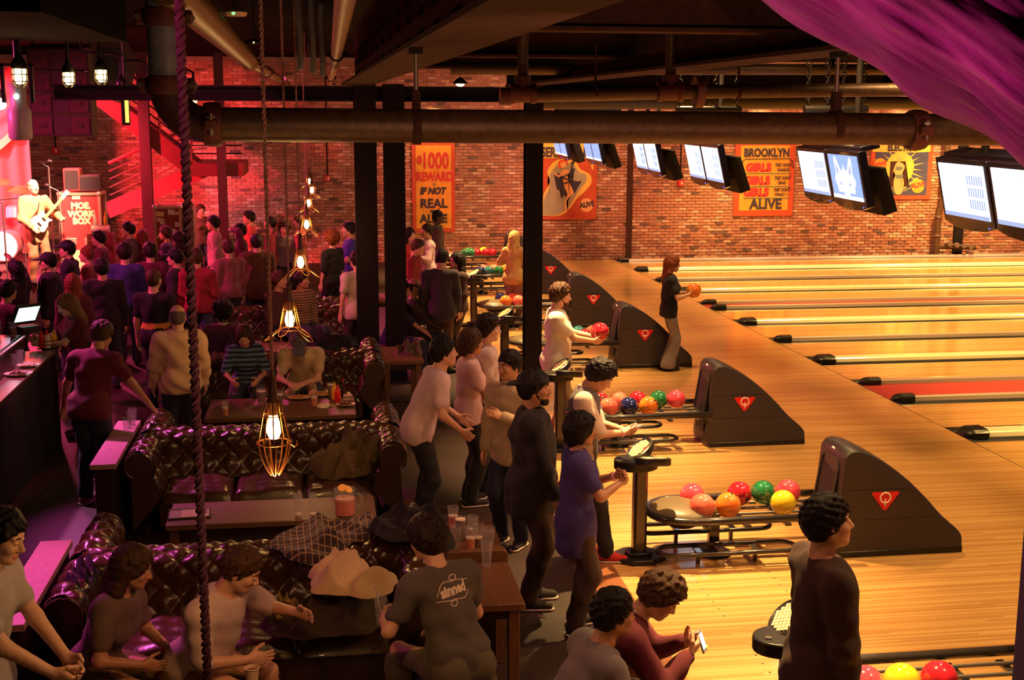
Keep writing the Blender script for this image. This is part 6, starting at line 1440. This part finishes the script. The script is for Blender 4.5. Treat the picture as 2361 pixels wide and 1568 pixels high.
person('person in tan sweater with back turned, beside the farthest ball racks', 1186, 534, 65, 1.66, sex='f', hair=('long', 'blond'), top=(.45, .25, .09), sleeve='long', hem=.06, bottom=(.25, .15, .10), hands=((.30, .15, 1.15), (.30, -.15, 1.0)))
person('person in brown suit jacket standing in profile before the reward banner', 1010, 485, 0, 1.85, skin='dark', hair=('buzz', 'black'), top=(.085, .045, .035), sleeve='jacket', hem=.08, bottom=(.04, .02, .02), extras=('collar',))
person('person in red long sleeved top just right of the paired columns', 944, 522, -40, 1.68, yw=22.5, sex='f', hair=('long', 'black'), top=(.45, .02, .03), sleeve='long')
person('person in white shirt and red scarf facing left near the reward banner', 984, 520, 190, 1.72, yw=22.8, hair=('short', 'dark'), top=(.60, .42, .46), sleeve='long', hands=((.28, .1, 1.15), (.28, -.1, 1.15)))
person('person in dark red shirt with lowered head behind the charcoal cardigan', 968, 560, -20, 1.70, yw=20.4, hair=('short', 'brown'), top=(.26, .02, .03), sleeve='long', head=(0, 15))
person('person in charcoal cardigan and brown trousers seen from behind, head bowed', 1021, 577, 92, 1.80, build=1.1, hair=('short', 'dark'), top=(.050, .036, .048), sleeve='long', hem=.10, bottom=(.105, .052, .020), head=(-25, 22))
person('person in dark top facing left, half hidden by the charcoal cardigan', 1054, 580, 195, 1.66, yw=18.7, sex='f', hair=('long', 'black'), top=(.05, .02, .02), sleeve='long', bottom=(.05, .03, .02))
def stool_at(q, lab): dup([o for o in bpy.data.objects if o.name == 'stool'][0], (q.x, q.y, 0), 0, lab)
p = person('seated person wearing glasses and a dark top, right of the paired columns', 956, 642, 0, 1.76, pelvis=.54, sex='m', hair=('bald', 'brown'), top=(.05, .03, .035), sleeve='long', extras=('glasses',), hands=((.40, .12, .62), (.40, -.12, .62))); stool_at(p['base'], 'low stool under the seated person wearing glasses')
p = person('seated person in navy shirt resting forearms on knees by the column', 930, 682, -5, 1.76, yw=17.95, pelvis=.54, lean=14, hair=('short', 'black'), top=(.022, .022, .075), sleeve='half', bottom=JEANS, hands=((.52, .10, .60), (.52, -.06, .60)), palm=((0, -.3, -1), (0, .3, -1))); stool_at(p['base'], 'low stool under the seated person in the navy shirt')
person('person in grey white tee and dark jeans in profile before a console', 1126, 729, -3, 1.78, hair=('full', 'dark'), skin='pale', top=(.62, .46, .44), bottom=DKJ, hem=.05)
person('person in pale tee and black trousers bending forward with both hands out', 1022, 780, 5, 1.80, build=1.1, lean=18, bend=10, hair=('short', 'black'), top=(.66, .46, .48), bottom=(.012, .01, .012), hem=.05, hands=((.42, .22, .98), (.36, -.25, .96)), head=(0, -12))
person('person in pale pink tee standing just right of the bending one', 1086, 786, 8, 1.70, sex='f', yw=11.75, hair=('bob', 'brown'), skin='tan', top=(.66, .42, .42), bottom=(.02, .015, .015), hands=((.34, .12, 1.12), (.32, -.1, 1.1)))
person('person in cream collared shirt and dark jeans, one hand raised to the chest', 1146, 850, -125, 1.72, at=(1.60, 10.55), skin='tan', hair=('short', 'black'), top=(.46, .32, .22), sleeve='long', hem=.10, bottom=DKJ, extras=('collar',), hands=((.30, .05, 1.22), None), head=(-20, 4))
p = person('person in long black jacket with a cap worn backwards', 1232, 838, -8, 1.83, build=1.22, skin='tan', hair=('short', 'black'), top=(.014, .009, .012), sleeve='jacket', hem=.14, bottom=(.045, .020, .012), extras=('cap_back', 'beard', 'turtle'), at=(1.53, 9.15), hands=((.20, .22, .86), (.20, -.22, .86)))
p = person('person in grey vest, tie and red shoes looking down at a phone', 1357, 846, -12, 1.76, at=(2.12, 10.1), skin='light', hair=('full', 'black'), top=(.66, .50, .42), sleeve='half', bottom=(.016, .012, .014), shoes=(.50, .02, .02), extras=('vest', 'collar', 'band'), hands=((.36, .04, 1.12), (.36, -.05, 1.12)), palm=((-.2, -.6, 1), (-.2, .6, 1)), curl=(.6, .6), head=(0, 34), bend=8, feet=((.0, .10, .085), (.22, -.08, .085)))
def phone(loc, rot, label, col=(.5, .8, 1.0), es=2.2, cat='phone', name='phone'):
    t = thing(name, label, cat, loc); t.rotation_euler = rot; MB().box((0, 0, 0), (.065, .125, .012)).build('case', M('phone_silver', (.45, .42, .45), .3, .5), t, bevel=.004); MB().box((0, .0, .0068), (.055, .085, .002)).build('screen', E(name+'_screen', col, es), t, smooth=0); return t
phone(p['W']((.45, .0, 1.15)), (R(20), R(-25), R(-100)), 'lit phone held by the person in the grey vest', (.85, .85, 1), 2.5)
person('person in long purple navy tee with clasped hands and wristbands', 1316, 964, -2, 1.62, sex='f', build=1.1, at=(1.78, 8.62), hair=('bob', 'black'), skin='tan', top=(.048, .030, .165), sleeve='short', hem=.20, bottom=(.05, .025, .02), extras=('bandL', 'band'), hands=((.30, .02, 1.16), (.31, -.06, 1.13)), palm=((.2, -1, .2), (.2, 1, .2)), curl=(.7, .7))
p = person('seated person in grey tee with lettering, back turned, holding a glass', 1032, 1279, 118, 1.80, pelvis=.58, build=1.05, at=(.74, 6.95), hair=('full', 'dark'), top=(.105, .078, .075), bottom=(.12, .09, .06), lean=22, bend=6, hands=((.44, .24, .74), (.42, -.16, .62)), palm=((.1, -1, 0), (0, .3, -1)), curl=(.75, .3), extras=('bandL',), head=(12, 6), key='sinned')
gq = p['W'](p['wr'][1]+np.array([.10, -.035, -.07])); pint(gq, 'glass with a straw in the hand of the lettered grey tee', .0, '', .17, .042, True)
def shirt_text(P_, s, size, z, mat, tilt=0, dy=0, strokes=()):
    sh_ = P_['shirt']; bvh = BVHTree.FromPolygons([v.co for v in sh_.data.vertices], [tuple(pl.vertices) for pl in sh_.data.polygons])
    rc = Matrix(P_['Rc'].tolist()); m = rc.to_4x4(); m.translation = Vector(P_['N'])
    o = text_mesh('shirt_print', s, size, mat, P_['t'], m @ Matrix.Translation((-.30, dy, z)) @ Matrix.Rotation(R(-90), 4, 'Z') @ Matrix.Rotation(R(90), 4, 'X') @ Matrix.Rotation(R(tilt), 4, 'Z'), .0, .004, .8)
    bm = bmesh.new(); bm.from_mesh(o.data); bmesh.ops.subdivide_edges(bm, edges=bm.edges, cuts=1); bm.to_mesh(o.data); bm.free(); d = rc @ Vector((1, 0, 0))
    for st in strokes:
        q = MB(); b2 = bez([(x, y, 0) for x, y in st], 6); tl = R(tilt); q2 = []
        for i in range(len(b2)): q2.append(m @ Vector((-.30, dy-(b2[i].x*math.cos(tl)-b2[i].y*math.sin(tl)), z+b2[i].x*math.sin(tl)+b2[i].y*math.cos(tl))))
        q2 = [h[0] for h in (bvh.ray_cast(v-d*.2+d*0, d) for v in q2) if h[0] is not None]
        if len(q2) > 2: q.tube(q2, .0028, 5).build('shirt_flourish', mat, P_['t'])
    for v in o.data.vertices:
        h = bvh.ray_cast(v.co-d*.2, d)
        if h[0] is not None: v.co = h[0]-d*.003
    return o
shirt_text(p, 'sinned', .085, -.135, M('print_pale', (.80, .62, .52), .8), tilt=6, strokes=([(-.11, -.01), (-.06, .055), (.02, .05), (.05, .075), (.02, .085), (.0, .06), (.06, .045), (.12, .03)], [(.11, -.03), (.06, -.065), (-.02, -.055), (-.05, -.08), (-.02, -.09), (.0, -.065), (-.06, -.05), (-.12, -.035)]))
m = MB(); 
person('seated person in pale grey shirt leaning right at the bottom edge', 1268, 1378, 12, 1.74, pelvis=.56, at=(1.16, 6.0), lean=24, bend=10, hair=('short', 'black'), skin='tan', top=(.22, .18, .21), sleeve='half', hands=((.5, .2, .75), (.5, -.15, .7)), head=(0, -8))
p = person('seated person in maroon sweater with head bowed over a small camera', 1386, 1332, -8, 1.76, pelvis=.56, at=(1.42, 6.42), lean=20, bend=16, hair=('full', 'brown'), top=(.125, .012, .028), sleeve='long', bottom=(.03, .02, .03), extras=('collar',), hands=((.52, .05, .86), (.52, -.12, .86)), palm=((-.1, -.8, .6), (-.1, .8, .6)), curl=(.7, .7), head=(0, 26))
cq = p['W']((.60, -.035, .90)); t = phone(cq, (R(70), 0, R(60)), 'small silver camera with a glowing screen held by the maroon sweater', (.5, .75, 1), 2.4, 'camera', 'pocket_camera'); MB().sphere((.02, -.04, .009), .008, 8, 6).build('green_light', E('led_lime', (.6, 1, .05), 5), t)
person('person in dark brown sweater walking right in the near foreground', 1905, 1147, 2, 1.86, build=1.08, skin='light', hair=('short', 'black'), top=(.052, .022, .018), sleeve='long', hem=.06, bottom=(.28, .13, .075), hands=((.12, .24, .80), (.10, -.24, .82)), head=(-6, -6))
# ---- lounge, left
person('person in light grey tee at the left edge, hands together', 18, 1180, -12, 1.86, skin='pale', hair=('short', 'black'), top=(.50, .45, .48), hem=.06, bottom=(.05, .05, .09), lean=10, hands=((.46, .03, 1.07), (.44, -.10, 1.05)), palm=((0, -1, .3), (0, 1, .3)), curl=(.6, .6), head=(0, 16))
person('seated person in dusky olive tee at the left of the nearest sofa', 318, 1264, -22, 1.70, pelvis=.54, sex='f', lean=24, hair=('long', 'brown'), skin='tan', top=(.15, .085, .075), bottom=(.13, .07, .03), hands=((.42, .10, .66), (.40, -.12, .64)), head=(14, 8))
person('seated person in white shirt on the nearest sofa, arm reaching right', 580, 1272, -30, 1.76, pelvis=.54, build=1.25, lean=26, hair=('short', 'brown'), top=(.60, .42, .40), sleeve='half', bottom=(.22, .11, .05), hands=((.50, .36, .80), (.42, -.05, .66)), head=(20, 20))
person('person in maroon tee bending between bar and sofa, arms spread', 226, 712, 68, 1.80, build=1.12, skin='tan', hair=('short', 'brown'), top=(.13, .012, .025), bottom=(.02, .022, .05), hem=.02, lean=16, bend=8, hands=((.22, .42, .90), (.34, -.46, .92)), palm=((0, -1, -.2), (0, .5, -1)), shoes=(.30, .20, .22), head=(0, 20), at=(-2.22, 12.2))
person('person in cream zip jacket and jeans seen from behind', 408, 703, 97, 1.74, build=1.12, hair=('bald', 'grey'), top=(.72, .48, .29), sleeve='jacket', hem=.02, bottom=(.032, .035, .07), extras=('turtle',), hands=((.14, .28, .86), (.14, -.26, .84)))
person('seated person in navy and blue striped sweater looking down at food', 598, 767, -88, 1.68, pelvis=.54, sex='f', at=(-.92, 15.0), lean=14, hair=('long', 'brown'), topmat=stripes('stripe_blue', (.018, .020, .055), (.09, .17, .30), 5.5), sleeve='half', bottom=(.03, .03, .06), hands=((.44, .14, .68), (.44, -.14, .68)), head=(0, 26))
person('seated person in beige tee and cap leaning over food', 745, 794, -95, 1.78, pelvis=.54, at=(-.24, 14.95), build=1.1, lean=26, bend=12, hair=('short', 'brown'), top=(.58, .42, .27), bottom=(.05, .05, .08), extras=('cap', 'bluecap', 'beard'), hands=((.56, .04, .66), (.56, -.10, .66)), palm=((0, -.4, -1), (0, .4, -1)), head=(0, 30))
person('seated person in dark shirt looking right, left of the second cage lamp', 646, 660, -45, 1.76, pelvis=.54, yw=19.1, hair=('full', 'brown'), top=(.09, .035, .03), sleeve='long', head=(20, 0))
person('seated person in tan striped sweater right of the second cage lamp', 697, 664, -55, 1.72, pelvis=.54, yw=19.15, hair=('short', 'dark'), skin='tan', topmat=stripes('stripe_tan', (.11, .055, .03), (.34, .21, .11), 8), sleeve='long', head=(35, 0))
person('person in pale pink tee half behind the left column, back turned', 822, 640, 120, 1.74, yw=18.3, build=1.15, hair=('short', 'dark'), top=(.60, .40, .44), hem=.06, bottom=(.05, .02, .03))
person('person in bright blue shirt facing left, far back beside the left column', 803, 513, 185, 1.80, yw=22.5, hair=('short', 'black'), top=(.06, .06, .38), hands=((.3, .1, 1.1), (.34, -.1, 1.0)), bottom=(.05, .04, .12))
person('person in black elbow length top seen from behind, arms hanging', 762, 517, 135, 1.72, yw=21.6, sex='f', build=1.1, hair=('curly', 'red'), top=BLACKC, sleeve='half', hem=.05, bottom=(.012, .01, .012))
person('seated person in wine top with white collar, back turned', 514, 733, 92, 1.72, pelvis=.54, yw=16.25, hair=('curly', 'black'), skin='dark', top=(.06, .015, .025), sleeve='long', extras=('collar',))
person('person in crimson hoodie and blue jeans with back turned', 452, 545, 85, 1.76, yw=18.7, hair=('short', 'brown'), top=(.30, .014, .035), sleeve='jacket', bottom=(.06, .06, .16))
person('person in long brown jacket in the crowd, back turned', 590, 541, 100, 1.78, build=1.1, hair=('short', 'dark'), top=(.115, .048, .026), sleeve='jacket', hem=.1, bottom=(.05, .04, .09))
person('person in grey mauve top facing the camera near the far cage lamps', 655, 513, -88, 1.64, sex='f', hair=('curly', 'brown'), top=(.24, .17, .20), sleeve='long', head=(0, 6))
person('person in pink tee in profile beside the fourth cage lamp', 688, 497, 185, 1.76, hair=('short', 'brown'), top=(.62, .12, .14), hem=.05)
person('person in pale grey hoodie looking left, right of the stickered case', 490, 500, 190, 1.78, hair=('full', 'black'), top=(.38, .20, .22), sleeve='jacket')
person('person in plum top raising a hand to the brow in mid crowd', 552, 518, 180, 1.68, sex='f', hair=('full', 'black'), top=(.14, .02, .05), sleeve='long', hands=((.16, .06, 1.60), None), palm=((-.5, 0, -1), None))
person('person in coral shirt looking left, upper middle of the crowd', 573, 487, 185, 1.80, hair=('short', 'black'), top=(.55, .08, .07), sleeve='half')
person('person in brown coat by the stickered case, facing the camera', 462, 473, -60, 1.68, sex='f', hair=('full', 'brown'), top=(.12, .06, .035), sleeve='long')
person('person in rosy top between the crimson hoodie and the brown jacket', 525, 560, 120, 1.74, yw=20.2, hair=('short', 'brown'), top=(.30, .09, .11), sleeve='long')
person('person in red tee in front of the wall, middle crowd', 622, 500, 175, 1.74, hair=('short', 'dark'), top=(.48, .06, .09), sleeve='half')
# crowd before the stage
person('person in black jacket and black cap in profile, below the road case', 153, 556, 182, 1.80, hair=('short', 'black'), top=(.014, .010, .020), sleeve='jacket', extras=('cap', 'turtle'))
person('person in dark jacket and cap, left of another cap wearer', 108, 570, 185, 1.74, build=1.3, yw=18.6, hair=('short', 'black'), top=(.018, .010, .018), sleeve='jacket', extras=('cap',))
person('person in dark top raising an arm at the far left', 32, 570, 150, 1.68, sex='f', yw=18.2, build=1.1, hair=('long', 'black'), top=(.03, .012, .02), sleeve='long', hands=((.22, .1, 1.52), (.34, -.28, 1.66)), pole=((0, 1, 0), (.2, -1, .2)))
person('person in dark wine top seen from behind, next to the terminal user', 166, 628, 110, 1.68, sex='f', yw=16.6, hair=('long', 'red'), top=(.10, .02, .03), sleeve='long')
p = person('person in maroon tee working at the lit bar terminal', 142, 652, 205, 1.68, sex='f', yw=14.9, hair=('long', 'sandy'), skin='pale', top=(.11, .012, .02), bottom=(.03, .03, .06), head=(0, 22), hands=((.40, .1, 1.15), (.42, -.1, 1.18)))
person('person in black jacket seen from behind, no cap, amid the crowd', 234, 594, 98, 1.76, yw=17.6, build=1.1, hair=('short', 'black'), top=(.016, .010, .014), sleeve='jacket')
person('person in taupe hoodie looking left before the stage', 294, 513, 182, 1.80, hair=('short', 'dark'), top=(.17, .09, .095), sleeve='jacket')
person('person in maroon hooded top looking at the stage, by the towel roll', 226, 533, 178, 1.76, hair=('short', 'black'), top=(.13, .02, .04), sleeve='jacket')
person('person in royal blue shirt seen from behind in the crowd', 286, 562, 95, 1.78, yw=19.3, build=1.1, hair=('full', 'dark'), top=(.045, .035, .20), sleeve='half')
person('person in dusky red top seen from behind, right of the taupe hoodie', 328, 530, 95, 1.66, sex='f', hair=('long', 'red'), top=(.14, .03, .05), sleeve='long')
person('person in violet top just before the stickered case', 380, 524, 170, 1.66, sex='f', hair=('full', 'brown'), top=(.07, .03, .10), sleeve='long')
person('person in black jersey with a yellow band seen from behind', 354, 622, 72, 1.78, yw=16.2, build=1.12, hair=('buzz', 'brown'), skin='pale', topmat=stripes('stripe_jersey', (.012, .010, .016), (.012, .010, .016), 1), sleeve='short', hem=.03, bottom=(.012, .01, .012), key='jersey')
person('person in wine red top hunched at the bar end, far left', 18, 640, 60, 1.70, yw=16.0, hair=('short', 'black'), top=(.10, .012, .03), sleeve='long', lean=10)
person('person in bright red top half hidden between cap and maroon hood', 198, 577, 180, 1.64, yw=20.3, hair=('short', 'red'), top=(.30, .05, .07), sleeve='long')
person('person in dark cap and jacket left of the crimson hoodie', 402, 568, 165, 1.74, yw=18.9, hair=('short', 'black'), top=(.03, .016, .035), sleeve='jacket', extras=('cap',))
person('person in wine shirt between the blue shirt and the dark cap', 345, 560, 100, 1.74, yw=19.8, hair=('full', 'dark'), top=(.14, .02, .05), sleeve='long')
person('person in rust top behind the black jersey with the yellow band', 410, 535, 150, 1.66, sex='f', hair=('long', 'dark'), top=(.26, .06, .05), sleeve='long')
j = PEOPLE['jersey']; m = MB(); b_ = j['C']
sh_ = j['shirt']; sh_.data.materials.append(fab((.55, .30, .03))); zz = [sum(sh_.data.vertices[i].co.z for i in pl.vertices)/len(pl.vertices) for pl in sh_.data.polygons]
for pl, z in zip(sh_.data.polygons, zz):
    if 1.06 < z < 1.13: pl.material_index = 1
# guitarist
p = person('person in tan suit playing an electric guitar on the stage', 76, 418, -52, 1.80, z0=.75, yw=23.0, hair=('bald', 'blond'), skin='pale', top=(.55, .30, .14), sleeve='jacket', hem=.16, bottom=(.35, .16, .08), extras=('collar',), hands=((.30, .34, 1.12), (.24, -.16, 1.0)), palm=((-.3, -.3, 1), (-1, .2, 0)), curl=(.8, .5))
t = thing('electric_guitar', 'pale electric guitar played on the stage', 'guitar', p['W']((.24, -.10, 1.0))); 
X_ = (Vector(rz_(p['fa']) @ np.array([.04, -.64, -.58]))).normalized(); Z_ = Vector(rz_(p['fa']) @ np.array([1, 0, .1])); Y_ = Z_.cross(X_).normalized(); Z_ = X_.cross(Y_); t.rotation_euler = Matrix((X_, Y_, Z_)).transposed().to_euler()
bod = [(q.x, q.y) for q in bez([(-.16, .02, 0), (-.10, .15, 0), (.04, .13, 0), (.10, .10, 0), (.17, .13, 0), (.15, .05, 0), (.16, -.05, 0), (.17, -.12, 0), (.09, -.11, 0), (.0, -.14, 0), (-.12, -.15, 0), (-.16, .02, 0)], 4)[:-1]]
gm = M('guitar_cream', (.75, .60, .38), .25, coat=.5); MB().prism([(-x-.12, y) for x, y in bod], 1, lambda x, y, q: (x, y, -.02+q*.04)).build('body', gm, t, bevel=.006)
MB().box((-.55+.12, 0, .012), (.52, .05, .025)).build('neck', M('neck_maple', (.55, .30, .12), .4), t, bevel=.006); MB().prism([(-.68, -.03), (-.86, -.05), (-.88, .02), (-.70, .03)], 1, lambda x, y, q: (x, y, -.002+q*.018)).build('headstock', gm, t)
for x in (-.02, -.14): MB().box((x-.05, 0, .024), (.03, .08, .012)).build('pickup', black, t)
t = thing('guitar_strap', 'dark guitar strap across the tan suit on the stage', 'strap', p['base'], p['fa']); MB().tube([Vector(p['C']+np.array([.17, -.16, -.10])), Vector(p['C']+np.array([.19, -.02, .06])), Vector(p['N']+np.array([.06, .10, .04])), Vector(p['N']+np.array([-.05, .11, .02]))], .02, 6, squash=.3).build('strap', black, t)
